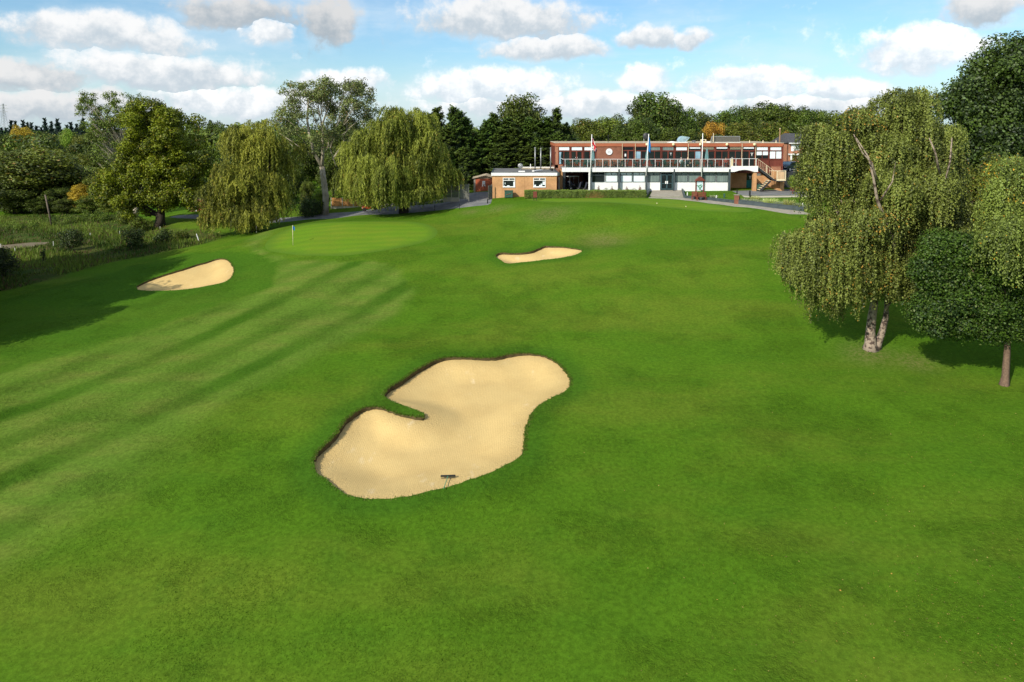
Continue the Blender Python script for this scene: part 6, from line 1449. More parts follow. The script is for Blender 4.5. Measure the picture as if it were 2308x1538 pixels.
def bollard(px, py, hh, r, label, mat='bin_green'):
    g = G(px, py); t = thing('bollard', label, 'bollard', g, 0, 'bollards around the forecourt'); m = MB(); m.tube([(0, 0, -.1), (0, 0, hh*.9)], r, 10); m.build('post', mat, t); m = MB(); m.ball((0, 0, hh*.9), r*1.1, 10, 4, .6, True); m.build('cap', mat, t)
bollard(1632.5, 446, .50, .12, 'stout dark green bollard in the small lawn'); bollard(1661, 442, .85, .07, 'thin dark post behind the brick gate pier', 'black_metal')
bollard(1690.8, 447.5, .42, .12, 'low black bollard in front of the parking area', 'black_metal'); bollard(1690, 441, .62, .11, 'taller black bollard behind the low black one', 'black_metal'); bollard(1665.5, 457, .80, .09, 'black post touching the brick gate pier', 'black_metal'); bollard(1456.5, 444.5, .60, .14, 'dark green post at the right end of the hedge')
g = G(1660, 459.5); t = thing('gate_pier', 'square brick pier where the low walls meet', 'pier', g); m = MB(); m.box(-.22, .22, -.2, .2, -.2, 1.0); m.build('shaft', 'brown_brick', t); m = MB(); m.box(-.27, .27, -.25, .25, 1.0, 1.07); m.build('cap', 'pale_paving', t)
def lav(px, py, w, hh, label, seed, mat):
    rg = np.random.default_rng(seed); g = G(px, py); t = thing('grass_clump' if mat == 'leaf_straw' else 'lavender_bush', label, 'plant', g, 0, 'plants in the long bed'); r = w/2*wpx(1, g); n = 900
    a = rg.uniform(0, 2*PI, n); q = r*np.sqrt(rg.uniform(0, 1, n))*.6; base = np.c_[np.cos(a)*q, np.sin(a)*q*.7, np.zeros(n)]; D = np.c_[np.cos(a)*.7, np.sin(a)*.7, np.ones(n)*1.2]
    o = blades('blades', base, D, hh*rg.uniform(.5, 1.1, n), rg.uniform(.03, .07, n), mat, np.clip(rg.normal(.5, .25, n), 0, 1), rg); o.parent = t
    m = MB(); m.ball((0, 0, 0), r*.45, 8, 4, hh*.5/(r*.45), True); m.build('core', 'soil', t)
for i, (a, b, w_, h_, mt, lb) in enumerate(((1678, 457, 20, .55, 'leaf_lavender', 'grey lavender bush at the left end of the bed'), (1698, 459, 22, .6, 'leaf_lavender', 'second lavender bush, behind the low black bollard'), (1702, 456.5, 12, .9, 'leaf_straw', 'small straw coloured grass clump by the black bollards'),
        (1736, 463, 30, 1.0, 'leaf_straw', 'large yellow feathery grass clump in the middle of the bed'), (1716, 461, 18, .6, 'leaf_lavender', 'lavender bush left of the large yellow grass'), (1755, 465, 22, .65, 'leaf_lavender', 'lavender bush right of the large yellow grass'),
        (1777, 467, 16, 1.0, 'leaf_straw', 'upright green and straw grass clump in the right half of the bed'), (1793, 469, 26, .7, 'leaf_lavender', 'broad lavender bush before the last white post'), (1818, 472, 26, .65, 'leaf_lavender', 'lavender bush at the right end of the bed'), (1609, 448, 20, .5, 'leaf_lavender', 'low grey shrub in the small lawn right of the notice board'))):
    lav(a, b, w_, h_, lb, 300+i, mt)
# notice board with gabled roof
g = G(1577.5, 449); t = thing('notice_board', 'tall course map board with pointed brown roof', 'notice board', g); s = g.y/F; Yn = g.y
zq = lambda py: Zat(py, Yn)-g.z; xq = lambda a: X(a, Yn)-g.x
for a in (1569.6, 1586.6): m = MB(); m.box(xq(a)-.07, xq(a)+.07, -.07, .07, -.3, zq(406)); m.build('post', 'red_wood', t)
m = MB(); m.prism([(xq(1567), zq(407.5)), (xq(1578.4), zq(397.5)), (xq(1590), zq(407.5))], -.28, .28); m.build('roof', 'red_wood', t)
m = MB(); m.box(xq(1570.6), xq(1585.6), -.03, .03, zq(428.5), zq(409)); bd = m.build('map_panel', 'map_blue', t)
m = MB()
for P_ in (((1571.5, 418.5), (1575, 419.5), (1578, 418)), ((1574.5, 420.5), (1577, 424.5), (1580.5, 427)), ((1578.5, 425), (1581, 421), (1583.5, 418.5)), ((1576.5, 421.5), (1578, 425.5), (1577.5, 428)), ((1579, 419), (1580, 417), (1581.5, 416))):
    m.tube([(xq(a), -.045, zq(b)) for a, b in P_], [.045, .06, .04], 5)
q = m.build('map_drawing', 'map_green', t); q.parent = bd
m = MB(); m.box(xq(1570.6), xq(1585.6), -.05, -.031, zq(429.3), zq(428.5)); m.box(xq(1570.6), xq(1585.6), -.05, -.031, zq(409), zq(408)); m.build('frame', 'red_wood', t)
def bench(px, py, w, rz, label, mat='red_wood'):
    g = G(px, py); t = thing('park_bench', label, 'bench', g, rz, 'benches by the path'); w = w/2*wpx(1, g)
    m = MB()
    for k in range(4): m.box(-w, w, -.28+k*.14, -.17+k*.14, .42, .455)
    m.build('seat', mat, t); m = MB()
    for k in range(4): m.box(-w, w, .27, .30, .52+k*.12, .61+k*.12)
    m.box(-w, w, .265, .31, .98, 1.03); m.build('backrest', mat, t)
    for sx in (-w+.03, w-.03):
        for y0 in (-.27, .26): m = MB(); m.box(sx-.035, sx+.035, y0-.03, y0+.04, 0, .62 if y0 < 0 else 1.0); m.build('leg', mat, t)
        m = MB(); m.box(sx-.035, sx+.035, -.32, .30, .62, .66); m.build('armrest', mat, t)
    return t
bench(1580, 452, 20, PI, 'brown wooden bench seen from behind under the notice board'); bench(1566.5, 450.5, 13, PI*.85, 'darker bench end left of the notice board')
# picnic bench, bins
g = G(1801, 437); t = thing('picnic_table', 'red brown picnic table at the right end of the parking area', 'picnic table', g, R(-22)); L_ = 1.15
m = MB()
for k in range(5): m.box(-L_, L_, -.36+k*.145, -.23+k*.145, .72, .76)
m.build('table_top', 'red_wood', t)
for sy in (-1, 1): m = MB(); m.box(-L_, L_, sy*.75-.14, sy*.75+.14, .42, .46); m.build('seat', 'red_wood', t)
for sx in (-.8, .8):
    m = MB(); m.bar((sx, -.15, .72), (sx, -.62, 0), .08, .05); m.bar((sx, .15, .72), (sx, .62, 0), .08, .05); m.box(sx-.03, sx+.03, -.85, .85, .34, .41); m.build('leg_frame', 'red_wood', t)
g = G(1711, 430.5); t = thing('litter_bin', 'round green litter bin at the foot of the stairs', 'bin', g); m = MB(); m.tube([(0, 0, 0), (0, 0, .95)], .28, 12); m.build('body', 'bin_green', t); m = MB(); m.tube([(0, 0, .95), (0, 0, 1.02)], .31, 12); m.build('rim', 'dark_metal', t)
g = G(1705.5, 430.5); t = thing('litter_bin', 'narrow dark green bin against the brick pier', 'bin', g); m = MB(); m.box(-.22, .22, -.2, .2, 0, .9); m.build('body', 'bin_green', t, bevel=.03); m = MB(); m.box(-.24, .24, -.22, .22, .9, .96); m.build('lid', 'dark_metal', t)
# tee markers / balls on the practice green
for a, b, lb in ((1480.8, 459.6, 'pale ball on the practice green, left of the other'), (1546, 467, 'pale ball on the practice green, nearer the camera')):
    g = G(a, b); m = MB(); m.ball((0, 0, 0), .06, 10, 8); o = m.build('golf_ball', 'cream_paint', None, smooth=True); o.location = g+Vector((0, 0, .055)); tag(o, lb, 'ball', 'balls on the practice green')
# rubbish under the undercroft: golf buggy and trolleys
def buggy(x, y, z, rz, label):
    t = thing('golf_buggy', label, 'golf buggy', (x, y, z), rz)
    m = MB(); m.box(-1.1, 1.1, -.55, .55, .28, .42); m.box(.55, 1.15, -.5, .5, .42, .78); m.box(-1.1, -.35, -.5, .5, .42, .70); m.build('body', 'black_metal', t, bevel=.06)
    m = MB(); m.box(-.55, .0, -.5, .5, .70, .82); m.box(-.62, -.5, -.5, .5, .82, 1.2); m.build('seat', 'cloth_dark', t, bevel=.03)
    m = MB(); m.box(-1.0, .75, -.6, .6, 1.82, 1.88); m.build('roof', 'white_paint', t, bevel=.03)
    for sx, sy in ((-.95, .52), (-.95, -.52), (.68, .52), (.68, -.52)): m = MB(); m.bar((sx*1.0, sy, .6), (sx*.98, sy, 1.83), .04); m.build('roof_post', 'steel', t)
    for sx in (-.75, .8):
        for sy in (-.5, .5):
            m = MB(); m.tube([(sx, sy-.09, .22), (sx, sy+.09, .22)], .22, 14); wv = m.build('wheel', 'rubber', t); m = MB(); m.tube([(sx, sy-.1, .22), (sx, sy+.1, .22)], .11, 10); q = m.build('rim', 'steel', t); q.parent = wv
    m = MB(); m.tube([(.55, .25, .75), (.3, .25, 1.0)], .02, 5); m.build('steering_column', 'black_metal', t)
buggy(X(1291, 95.5), 95.9, GZ+.02, R(35), 'dark golf buggy with pale roof parked in the shade under the balcony')
def trolley(x, y, z, rz, label, mat):
    t = thing('golf_trolley', label, 'golf trolley', (x, y, z), rz, 'golf trolleys under the balcony')
    m = MB(); m.bar((-.25, 0, .15), (.15, 0, .95), .05); m.bar((.15, 0, .95), (.3, 0, 1.05), .04); m.bar((-.25, -.25, .15), (-.25, .25, .15), .04); m.build('frame', mat, t)
    m = MB(); m.tube([(-.12, -.02, .3), (.1, -.02, 1.1)], .13, 10); m.build('golf_bag', 'cloth_dark', t)
    for sy in (-.28, .28): m = MB(); m.tube([(-.25, sy-.02, .15), (-.25, sy+.02, .15)], .15, 12); m.build('wheel', 'rubber', t)
trolley(X(1308, 95.5), 95.4, GZ+.02, .4, 'dark golf trolley just right of the buggy', 'steel'); trolley(X(1321.5, 94.6), 94.6, GZ+.02, .2, 'silver golf trolley leaning beside the white column', 'white_paint'); trolley(X(1314, 97), 97.4, GZ+.02, 1.2, 'golf trolley at the back of the undercroft', 'steel')

# ------------------------------------------------------------------ balcony furniture and people
def chair_proto():
    t = thing('plastic_chair', 'dark green plastic armchair on the balcony', 'chair', (0, 0, 0), 0, 'green chairs on the balcony')
    m = MB(); m.box(-.24, .24, -.24, .22, .42, .45); m.build('seat', 'green_plastic', t, bevel=.01)
    m = MB()
    for k in range(5): m.bar((-.20+k*.10, .22, .45), (-.20+k*.10, .34, .92), .065, .02)
    m.bar((-.26, .345, .93), (.26, .345, .93), .05, .07); m.build('backrest', 'green_plastic', t)
    for sx in (-.23, .23):
        for y0, y1 in ((-.24, -.2), (.27, .2)): m = MB(); m.bar((sx, y0, 0), (sx*.97, y1, .43), .05); m.build('leg', 'green_plastic', t)
        m = MB(); m.bar((sx*1.12, -.22, .64), (sx*1.12, .28, .66), .05, .03); m.bar((sx*1.08, -.2, .43), (sx*1.12, -.2, .64), .04); m.build('armrest', 'green_plastic', t)
    return t
def table_proto():
    t = thing('balcony_table', 'round green plastic table on the balcony', 'table', (0, 0, 0), 0, 'tables on the balcony')
    m = MB(); m.tube([(0, 0, .69), (0, 0, .73)], .5, 20); m.build('table_top', 'table_top', t)
    for k in range(4): a = PI/4+PI/2*k; m = MB(); m.bar((.34*math.cos(a), .34*math.sin(a), 0), (.2*math.cos(a), .2*math.sin(a), .69), .05); m.build('leg', 'green_plastic', t)
    return t
C0, T0 = chair_proto(), table_proto(); usedc = [0]; usedt = [0]
ORD = ['first', 'second', 'third', 'fourth', 'fifth', 'sixth', 'seventh', 'eighth', 'ninth', 'tenth', 'eleventh', 'twelfth', 'thirteenth', 'fourteenth', 'fifteenth', 'sixteenth', 'seventeenth', 'eighteenth', 'nineteenth', 'twentieth', 'twenty first', 'twenty second', 'twenty third', 'twenty fourth', 'twenty fifth', 'twenty sixth', 'twenty seventh', 'twenty eighth']
tabs = [1290, 1325, 1366, 1397, 1436, 1484, 1510, 1546, 1575, 1600]
chs = []
for i, a in enumerate(tabs):
    x = X(a, 95.2); y = 95.35+.25*((i*7) % 3-1); tt = T0 if i == 0 else copy_tree(T0); tt.location = (x, y, ZD-.02); tt['label'] = ORD[i]+' round green table from the left along the balcony'
    ph = (0.3, 1.9, 3.3, 4.9) if i % 2 else (.9, 2.6, 4.1)
    for p_ in ph: chs.append((x+.82*math.cos(p_+i), y+.75*math.sin(p_+i), p_+i))
chs.sort()
SEATS = [5, 19, 26]
for i, (x, y, p_) in enumerate(chs[:38]):
    c = C0 if i == 0 else copy_tree(C0); c.location = (x, y, ZD-.02); c.rotation_euler = (0, 0, p_-PI/2)
    c['label'] = (ORD[i] if i < len(ORD) else ORD[len(chs)-1-i]) + (' green plastic chair counted from the left end of the balcony' if i < len(ORD) else ' green plastic chair counted back from the right end of the balcony seating')
def parasol(px, Y, top, label):
    x = X(px, Y); t = thing('parasol', label, 'parasol', (x, Y, ZD-.02), 0, 'closed parasols on the balcony'); hh = Zat(top, Y)-ZD
    m = MB(); m.tube([(0, 0, 0), (0, 0, hh+.1)], .03, 6); m.build('pole', 'galvanised', t)
    vs = []; n = 16; rows = [(0, .02), (.15, .10), (.6, .17), (1.1, .24), (1.45, .27), (1.5, .20)]
    for (dz, r) in rows:
        for k in range(n): rr = r*(1 if k % 2 else .62); vs.append((rr*math.cos(2*PI*k/n), rr*math.sin(2*PI*k/n), hh-dz))
    m = MB().add(vs, [(j*n+k, j*n+(k+1) % n, (j+1)*n+(k+1) % n, (j+1)*n+k) for j in range(len(rows)-1) for k in range(n)]); m.build('canopy', 'parasol_cloth', t)
    m = MB(); m.tube([(0, 0, 0), (0, 0, .08)], .26, 12); m.build('base', 'galvanised', t)
parasol(1336.5, 95.3, 338, 'closed parasol behind the flagpole with the red and white flag'); parasol(1458, 95.3, 337, 'closed parasol behind the flagpole with the blue flag'); parasol(1592.6, 95.3, 334.5, 'pale teal closed parasol right of the bare flagpole')
def person(x, y, z, rz, label, top, hair, seated=True, trous='cloth_dark'):
    """continuous skinned body; hair is a part of its own"""
    t = thing('person', label, 'person', (x, y, z), rz); hip = .50 if seated else .92
    V = [(0, .05, hip), (0, .06, hip+.22), (0, .05, hip+.42), (0, .04, hip+.54), (0, .02, hip+.66), (0, .01, hip+.76)]; Rr = [.15, .14, .155, .06, .10, .085]; E = [(0, 1), (1, 2), (2, 3), (3, 4), (4, 5)]
    for s in (-1, 1):
        b = len(V)
        if seated: V += [(s*.10, .0, hip), (s*.13, -.42, hip+.02), (s*.13, -.44, .10), (s*.13, -.60, .05)]
        else: V += [(s*.10, .04, hip-.08), (s*.11, .02, .50), (s*.11, .06, .10), (s*.12, -.10, .04)]
        Rr += [.10, .068, .045, .04]; E += [(0, b), (b, b+1), (b+1, b+2), (b+2, b+3)]
        b = len(V); V += [(s*.19, .04, hip+.40), (s*.25, -.02, hip+.16), (s*.17, -.26, hip+.14), (s*.14, -.33, hip+.15)]; Rr += [.065, .045, .034, .03]; E += [(2, b), (b, b+1), (b+1, b+2), (b+2, b+3)]
        for k in range(3): V.append((s*.14+(k-1)*.022, -.40, hip+.13)); Rr.append(.010); E.append((b+3, len(V)-1))
    me = bpy.data.meshes.new('body'); me.from_pydata(V, E, []); o = bpy.data.objects.new('body', me); C.objects.link(o)
    sk = o.modifiers.new('skin', 'SKIN')
    for i, r in enumerate(Rr): me.skin_vertices[0].data[i].radius = (r, r)
    me.skin_vertices[0].data[0].use_root = True
    o.modifiers.new('sub', 'SUBSURF').levels = 1
    bpy.context.view_layer.update(); ev = o.evaluated_get(bpy.context.evaluated_depsgraph_get()); m2 = bpy.data.meshes.new_from_object(ev); bpy.data.objects.remove(o)
    o = bpy.data.objects.new('body', m2); C.objects.link(o); o.parent = t
    m2.materials.clear()
    for mm in ('skin', top, trous): m2.materials.append(MATS[mm])
    for p in m2.polygons:
        c = p.center; p.material_index = 0 if (c.z > hip+.53 or (c.y < -.16 and c.z > hip+.06)) else (1 if c.z > hip+.02 and c.y > -.2 else 2); p.use_smooth = True
    m = MB(); m.ball((0, .035, hip+.73), .115, 12, 5, 1.0, True); m.box(-.02, .02, -.115, -.08, hip+.66, hip+.70); hr = m.build('hair', hair, t, smooth=True)
zdk = ZD-.02
person(X(1537.5, 95), 95.6, zdk, .2, 'person in a white shirt seated at a balcony table', 'cloth_white', 'hair_grey')
person(X(1551, 94.6), 94.7, zdk, .9, 'person with fair hair seated at the balcony railing', 'cloth_dark', 'lamp_globe')
person(X(1636, 96.3), 96.4, zdk, -.3, 'person with brown hair seated near the right end of the balcony', 'cloth_red', 'hair_brown')
person(X(1650.5, 96.4), 96.5, zdk, .4, 'person in dark clothes seated beside the landing', 'cloth_dark', 'hair_grey')
for a, y, rz in ((1537.5, 95.6, .2), (1551, 94.7, .9), (1636, 96.4, -.3), (1650.5, 96.5, .4)):
    c = copy_tree(C0); c.location = (X(a, y), y+.02, zdk); c.rotation_euler = (0, 0, rz)
    c['label'] = 'green plastic chair under the person ' + {1537.5: 'in the white shirt', 1551: 'with fair hair', 1636: 'with brown hair', 1650.5: 'beside the landing'}[a]

# ------------------------------------------------------------------ right side: house, poles, car, bushes
Y = 118; hs = thing('house', 'red brick house with white gable wall behind the right end of the clubhouse', 'house', (X(1790, Y), Y, 8.0)); hz_ = hs.location
qx = lambda a: X(a, Y)-hz_.x; qz = lambda b: Zat(b, Y)-hz_.z
m = MB(); m.box(qx(1777.6), qx(1850), 0, 8, -1.5, qz(324)); m.build('wall', 'red_brick', hs)
m = MB(); m.box(qx(1781.5), qx(1789.6), -.06, -.01, qz(341), qz(326)); m.build('panel', 'white_paint', hs)
m = MB(); m.add([(qx(1774.5), -.5, qz(323)), (qx(1853), -.5, qz(323)), (qx(1853), 8.5, qz(323)), (qx(1774.5), 8.5, qz(323)), (qx(1786), 4, qz(301)), (qx(1842), 4, qz(301))], [(0, 1, 5, 4), (1, 2, 5), (2, 3, 4, 5), (3, 0, 4), (3, 2, 1, 0)]); m.build('roof', 'slate', hs)
m = MB(); m.box(qx(1774.2), qx(1853), -.56, -.45, qz(324.2), qz(322)); m.build('gutter', 'white_paint', hs)
m = MB(); m.box(qx(1790), qx(1799.5), -.08, -.01, qz(339), qz(327)); wf = m.build('window', 'white_paint', hs); m = MB(); m.box(qx(1791.3), qx(1798.4), -.10, -.082, qz(337.8), qz(328)); q = m.build('pane', 'grey_curtain', hs); q.parent = wf
m = MB(); m.box(qx(1775), qx(1800), -1.2, -.1, qz(349.5), qz(346.5)); m.box(qx(1776), qx(1778.6), -1.1, -.8, -1.5, qz(349.5)); m.build('porch', 'white_paint', hs)
m = MB(); m.box(qx(1779.5), qx(1796), -.05, -.01, -1.5, qz(350.5)); m.build('door', 'orange_wood', hs)
Y = 116; x = X(1755.4, Y); t = thing('telegraph_pole', 'wooden telegraph pole rising behind the clubhouse roof', 'pole', (x, Y, hz(x, Y))); m = MB(); m.tube([(0, 0, -.5), (0, 0, Zat(290, Y)-hz(x, Y))], [.16, .11], 8); m.build('pole', 'pole_wood', t, smooth=True); m = MB(); m.tube([(0, 0, Zat(290.2, Y)-hz(x, Y)), (0, 0, Zat(289, Y)-hz(x, Y))], [.13, .05], 8); m.build('cap', 'cream_paint', t)
# raised parking with hedge behind a dark wall
Y = 99; x0, x1 = X(1765.6, Y), X(1860, Y); t = thing('parking_wall', 'dark wall below the raised parking beside the clubhouse', 'wall', (x0, Y, GZ-.2)); zt_ = Zat(388, Y)-(GZ-.2)
m = MB(); m.box(0.05, x1-x0, 0, .3, 0, zt_); m.build('wall_body', 'dark_metal', t); m = MB(); m.box(0.05, x1-x0, .31, 12, zt_-.2, zt_-.02); m.build('parking_deck', 'asphalt', t)
def car(x, y, z, rz, label):
    t = thing('parked_car', label, 'car', (x, y, z), rz)
    prof = [(-2.1, .35), (-2.15, .75), (-1.9, .92), (-1.2, .98), (-.55, 1.40), (.75, 1.43), (1.55, 1.0), (2.1, .92), (2.18, .5), (2.1, .3)]
    m = MB(); m.prism(prof, -.85, .85); m.build('body', 'navy_paint', t, bevel=.08, smooth=False)
    m = MB(); m.prism([(-1.08, 1.0), (-.52, 1.34), (.70, 1.37), (1.35, 1.02)], -.86, .86); m.build('side_window', 'dark_glass', t)
    m = MB(); m.add([(-1.16, -.7, 1.02), (-1.16, .7, 1.02), (-.58, .62, 1.39), (-.58, -.62, 1.39)], [(0, 1, 2, 3)]); o = m.build('windscreen', 'blue_glass', t); o.modifiers.new('th', 'SOLIDIFY').thickness = -.02
    for sx in (-1.35, 1.35):
        for sy in (-.82, .82):
            m = MB(); m.tube([(sx, sy-.1, .32), (sx, sy+.1, .32)], .32, 16); wv = m.build('wheel', 'rubber', t); m = MB(); m.tube([(sx, sy-.11, .32), (sx, sy+.11, .32)], .19, 12); q = m.build('rim', 'steel', t); q.parent = wv
    for sy in (-.6, .6): m = MB(); m.box(-2.2, -2.12, sy-.16, sy+.16, .62, .76); m.build('headlight', 'white_board', t)
    m = MB(); m.box(-2.2, -2.16, -.26, .26, .42, .54); m.build('number_plate', 'white_board', t)
car(X(1782, 101), 101.5, Zat(388, 99)-.02, R(38), 'dark blue car parked on the raised level beside the clubhouse')
def hedge2(x0, x1, Y, z0, top, label, seed, mat='leaf_wood'):
    rg = np.random.default_rng(seed); a, b = X(x0, Y), X(x1, Y); h_ = Zat(top, Y)-z0; bl = [(rg.uniform(0, b-a), rg.uniform(0, 1.2), h_*rg.uniform(.25, .8), .5) for _ in range(int((b-a)*3.5))]
    t = thing('hedge', label, 'hedge', (a, Y, z0)); V, Fq, T = blob_crown(rg, bl, 500, .13, shell=(.5, 1.1)); np_mesh('foliage', V, Fq, mat, t, tint=T); m = MB(); m.box(.2, b-a-.2, .2, 1.0, 0, h_*.7); m.build('twigs', 'bark_dark', t)
hedge2(1766, 1850, 107, Zat(388, 99), 362, 'clipped hedge behind the dark blue car', 401)
bush(1795, 432, 44, 2.6, 'tall yellow green shrub right of the dark parking wall', 402, 'leaf_lime', .13, per=700, n=26)
bush(1826, 430, 46, 3.6, 'dense green shrub behind the picnic table', 403, 'leaf_wood', .15, per=600, n=22)
bush(1845, 440, 40, 2.2, 'bright green shrub at the edge of the large birch', 404, 'leaf_lime', .13, per=600, n=20)

# ------------------------------------------------------------------ left side: drive, fence, mower, poles
def fence_panel(x0, x1, Y, y0, y1, label, n, mat='orange_wood'):
    a, b = X(x0, Y), X(x1, Y); z1 = Zat(y1, Y); hh = Zat(y0, Y)-z1; t = thing('fence', label, 'fence', (a, Y, z1)); wd = (b-a)/n
    for k in range(n):
        m = MB(); nb = 12
        for j in range(nb): xx = k*wd+.08+(wd-.14)*j/nb; m.box(xx, xx+(wd-.14)/nb-.012, 0, .03+.012*(j % 2), .30, hh)
        m.build('panel', mat, t); m = MB(); m.box(k*wd+.08, (k+1)*wd-.06, -.01, .05, -.3, .28); m.build('gravel_board', 'kerb_concrete', t)
    for k in range(n+1): m = MB(); m.box(k*wd-.06, k*wd+.06, -.05, .07, -.4, hh+.05); m.build('post', 'kerb_concrete', t)
fence_panel(745, 845, 100.5, 446, 470, 'orange timber fence with concrete posts behind the right willow', 4)
g = G(832, 476); t = thing('ride_on_mower', 'red ride on mower parked beneath the right willow', 'mower', (g.x, g.y, g.z), R(15))
m = MB(); m.box(-.75, .25, -.45, .45, .35, .72); m.box(-.95, -.7, -.4, .4, .3, .6); m.build('body', 'red_paint', t, bevel=.06)
m = MB(); m.box(.3, 1.9, -.5, .5, .3, .55); m.build('deck', 'dark_metal', t, bevel=.03); m = MB(); m.box(.15, .6, -.25, .25, .55, .68); m.box(.55, .65, -.25, .25, .68, 1.1); m.build('seat', 'black_metal', t, bevel=.03)
m = MB(); m.box(-.98, -.955, -.28, .28, .4, .55); m.build('headlamp_bar', 'white_board', t); m = MB(); m.bar((.75, -.4, .5), (.75, -.4, 1.7), .05); m.bar((.75, .4, .5), (.75, .4, 1.7), .05); m.bar((.75, -.4, 1.7), (.75, .4, 1.7), .05); m.build('roll_bar', 'red_paint', t)
m = MB(); m.tube([(-.1, 0, .72), (.1, 0, 1.0)], .025, 6); m.build('steering_column', 'black_metal', t)
for sx, r in ((-.65, .26), (1.0, .32), (1.75, .2)):
    for sy in (-.5, .5): m = MB(); m.tube([(sx, sy-.1, r), (sx, sy+.1, r)], r, 14); m.build('wheel', 'rubber', t)
def rubble():
    rg = np.random.default_rng(501); V = []; Fs = []
    P_ = [G(*p) for p in ((858, 467.5), (930, 461.5), (1030, 451))]
    for i in range(520):
        u = rg.uniform(0, 2); k = min(int(u), 1); p = P_[k].lerp(P_[k+1], u-k)+Vector((0, rg.normal(0, .35)+.4, 0)); r = rg.uniform(.06, .22); d = unit(rg, 8)*r*rg.uniform(.6, 1.2, (8, 1)); c = np.array([(-1, -1, -1), (1, -1, -1), (1, 1, -1), (-1, 1, -1), (-1, -1, 1), (1, -1, 1), (1, 1, 1), (-1, 1, 1)])*r*.6+d*.5
        c = c+np.array([p.x, p.y, hz(p.x, p.y)+r*.5]); b = len(V); V += c.tolist(); Fs += [[b+j for j in f] for f in ((0, 3, 2, 1), (4, 5, 6, 7), (0, 1, 5, 4), (1, 2, 6, 5), (2, 3, 7, 6), (3, 0, 4, 7))]
    tag(np_mesh('rubble', np.array(V), np.array(Fs), 'rock'), 'pale stones and rubble along the far edge of the drive', 'stones', kind='stuff')
rubble()
fence_panel(1000, 1034, 91.5, 420, 450, 'grey timber fence half hidden behind the right willow', 2, 'grey_wood')
for a, b, hh, lb in ((980, 476, .7, 'thin dark stake on the verge right of the willow trunk'), (1036, 472, .65, 'thin dark stake on the verge below the grey gate')):
    g = G(a, b); t = thing('stake', lb, 'stake', g, 0, 'stakes along the drive'); m = MB(); m.box(-.03, .03, -.03, .03, -.2, hh); m.build('post', 'black_metal', t); m = MB(); m.box(-.045, .045, -.045, .045, hh, hh+.03); m.build('cap', 'black_metal', t)
g = G(419.5, 488); t = thing('shed', 'brown wooden shed glimpsed between the oak and the left willow', 'shed', (X(440, 106), 106, hz(X(440, 106), 106))); zz = t.location.z
m = MB(); m.box(-1.0, 1.4, 0, 2.4, -.2, 1.9); m.build('wall', 'brown_wood', t); m = MB(); m.prism([(-1.2, 1.9), (.2, 2.5), (1.6, 1.9), (1.6, 2.0), (.2, 2.62), (-1.2, 2.0)], -.2, 2.6); m.prism([(-1, 1.9), (1.4, 1.9), (.2, 2.5)], 0, .1); m.build('roof', 'slate', t); m = MB(); m.box(-.2, .0, -.04, 0, 0, 1.7); m.build('door_frame', 'white_paint', t); m = MB(); m.box(.02, .8, -.03, 0, 0, 1.7); m.build('door', 'orange_door', t)
# leaning pole, posts and stakes in the rough
a, b = G(116.6, 509), None; top = Vector((Xat(101.6, a.y, 439), a.y, Zat(439, a.y)))
t = thing('telegraph_pole', 'leaning bare wooden pole at the far edge of the rough', 'pole', a); m = MB(); d_ = top-a; m.tube([-d_*.05, d_], [.14, .10], 8); m.build('pole', 'grey_pole', t, smooth=True); m = MB(); m.bar(d_*.93+Vector((-.2, 0, 0)), d_*.93+Vector((.2, 0, 0)), .06); m.build('step_iron', 'grey_pole', t)
a = G(449, 546); top = Vector((Xat(443, a.y, 528), a.y, Zat(528, a.y))); t = thing('marker_post', 'leaning white post between the rough and the fairway', 'post', a, 0, 'white posts in the rough'); m = MB(); d_ = top-a; m.tube([-d_*.1, d_], .055, 8); m.build('post', 'white_paint', t); m = MB(); m.tube([d_, d_*1.04], [.055, .02], 8); m.build('tip', 'white_paint', t)
for a, b, hh, lb in ((34, 570, .9, 'white stake above the blackish bush'), (120.5, 554, .9, 'white stake beside the gravel track'), (203.6, 535, .9, 'white stake right of the largest bush'), (270, 530, .9, 'white stake left of the middle bushes'), (361, 516, .5, 'white stake at the foot of the oak'), (2, 560, .9, 'white stake at the left edge of the picture'), (578, 524, 1.5, 'white post under the left willow')):
    g = G(a, b); t = thing('marker_post', lb, 'post', g, 0, 'white posts in the rough'); m = MB(); hh *= .62; m.tube([(0, 0, -.1), (0, 0, hh)], .03, 6); m.build('post', 'white_paint', t); m = MB(); m.tube([(0, 0, hh), (0, 0, hh+.04)], [.03, .01], 6); m.build('tip', 'white_paint', t)
# pylon
Y = 900; x = Xat(8, Y, 250); z0 = Zat(282, Y); hh = Zat(234, Y)-z0; t = thing('electricity_pylon', 'distant lattice pylon on the skyline at the far left', 'pylon', (x, Y, z0-8))
m = MB(); hb = hh+8; w0 = 3.4
wd = lambda u: w0*(1-u)**1.3+.35
for sx in (-1, 1):
    for sy in (-1, 1): m.tube([(sx*wd(k/8), sy*wd(k/8), hb*k/8) for k in range(9)], .16, 4)
for k in range(10):
    u0, u1 = k/10, (k+1)/10
    for sy in (-1, 1): m.bar((-wd(u0), sy*wd(u0), hb*u0), (wd(u1), sy*wd(u1), hb*u1), .14); m.bar((wd(u0), sy*wd(u0), hb*u0), (-wd(u1), sy*wd(u1), hb*u1), .14)
m.build('tower', 'galvanised', t)
for u, l in ((.70, 5.5), (.82, 6.5), (.93, 4.5)): m = MB(); m.bar((-l, 0, hb*u), (l, 0, hb*u), .35); m.bar((-l, 0, hb*u), (0, 0, hb*(u+.05)), .2); m.bar((l, 0, hb*u), (0, 0, hb*(u+.05)), .2); m.build('cross_arm', 'galvanised', t)

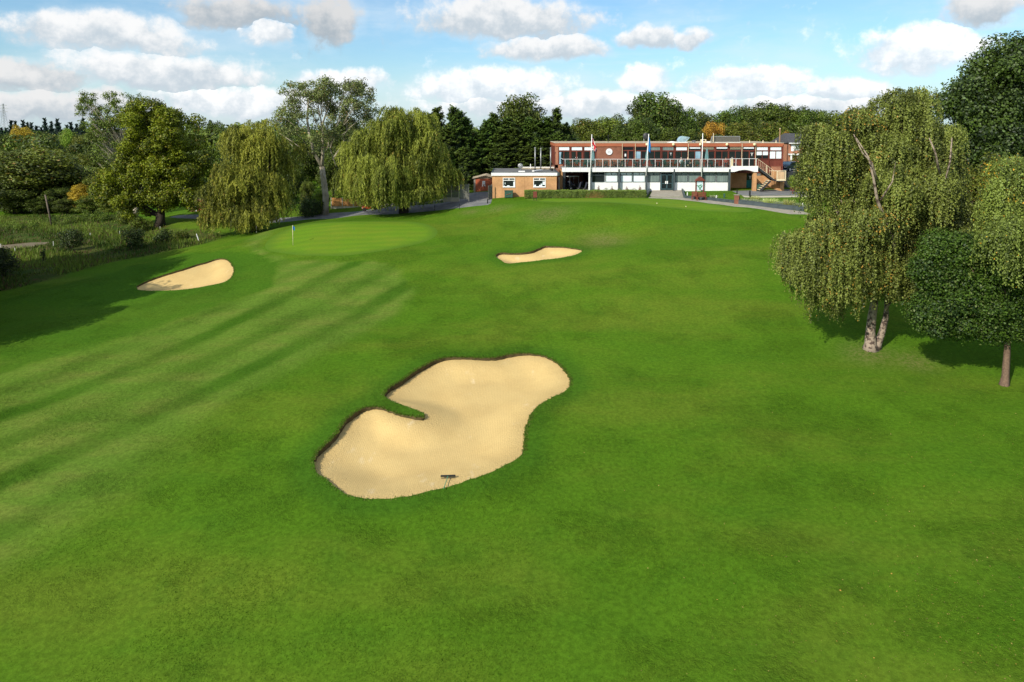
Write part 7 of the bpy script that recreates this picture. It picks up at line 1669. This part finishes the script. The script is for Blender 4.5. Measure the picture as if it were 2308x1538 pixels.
# ------------------------------------------------------------------ flagstick and rake
g = G(660.5, 553.5); top = Zat(508, g.y)-g.z; t = thing('flagstick', 'golf flagstick with small blue flag on the left green', 'flagstick', g)
m = MB(); m.tube([(0, 0, -.1), (0, 0, top)], [.028, .022], 8); m.build('stick', 'cream_paint', t, smooth=True)
V = []; nu, nv = 8, 8
for j in range(nv+1):
    for i in range(nu+1): u, v = i/nu, j/nv; V.append((.02+u*.20, -.04*math.sin(u*6+v), top-.03-v*.42-u*.18*(1-.2*v)))
m = MB().add(V, [(j*(nu+1)+i, j*(nu+1)+i+1, (j+1)*(nu+1)+i+1, (j+1)*(nu+1)+i) for j in range(nv) for i in range(nu)]); o = m.build('pennant', 'flag_blue', t, smooth=True); o.modifiers.new('th', 'SOLIDIFY').thickness = .01
m = MB(); n = 20; m.tube([(0, 0, -.02), (0, 0, .012)], .055, n); m.build('hole_cup', 'black_metal', t)
def sand_z(x, y):
    bk = [o for o in bpy.data.objects if o.name == 'sand_bunker'][0]; me = bk.data; v = np.empty(len(me.vertices)*3, np.float32); me.vertices.foreach_get('co', v); v = v.reshape(-1, 3)
    return float(v[np.hypot(v[:, 0]-x, v[:, 1]-y).argmin(), 2])
def sandpt(px, py):
    g = G(px, py); r = ray(px, py); Y_ = g.y
    for _ in range(6): Y_ = (sand_z(r.x*Y_, Y_)-CZ)/r.z
    return Vector((r.x*Y_, Y_, sand_z(r.x*Y_, Y_)))
a, b = sandpt(993.5, 1079.5), sandpt(1026.5, 1078.5); e = G(1001.5, 1099.5)
t = thing('bunker_rake', 'bunker rake with black head and pale green handle lying in the sand', 'rake', (a+b)/2); o_ = Vector(t.location)
m = MB(); hd = Vector((0, 0, .13)); m.bar(a-o_+hd, b-o_+hd, .07, .05); m.build('rake_head', 'black_metal', t)
m = MB(); n = 15
for k in range(n): p = (a-o_).lerp(b-o_, (k+.5)/n)+hd; m.bar(p, p+Vector((0, .02, -.14)), .016)
m.build('teeth', 'black_metal', t)
m = MB(); m.tube([hd, (e-o_)+Vector((0, -.25, .10))], .018, 6); m.build('handle', 'map_green', t)
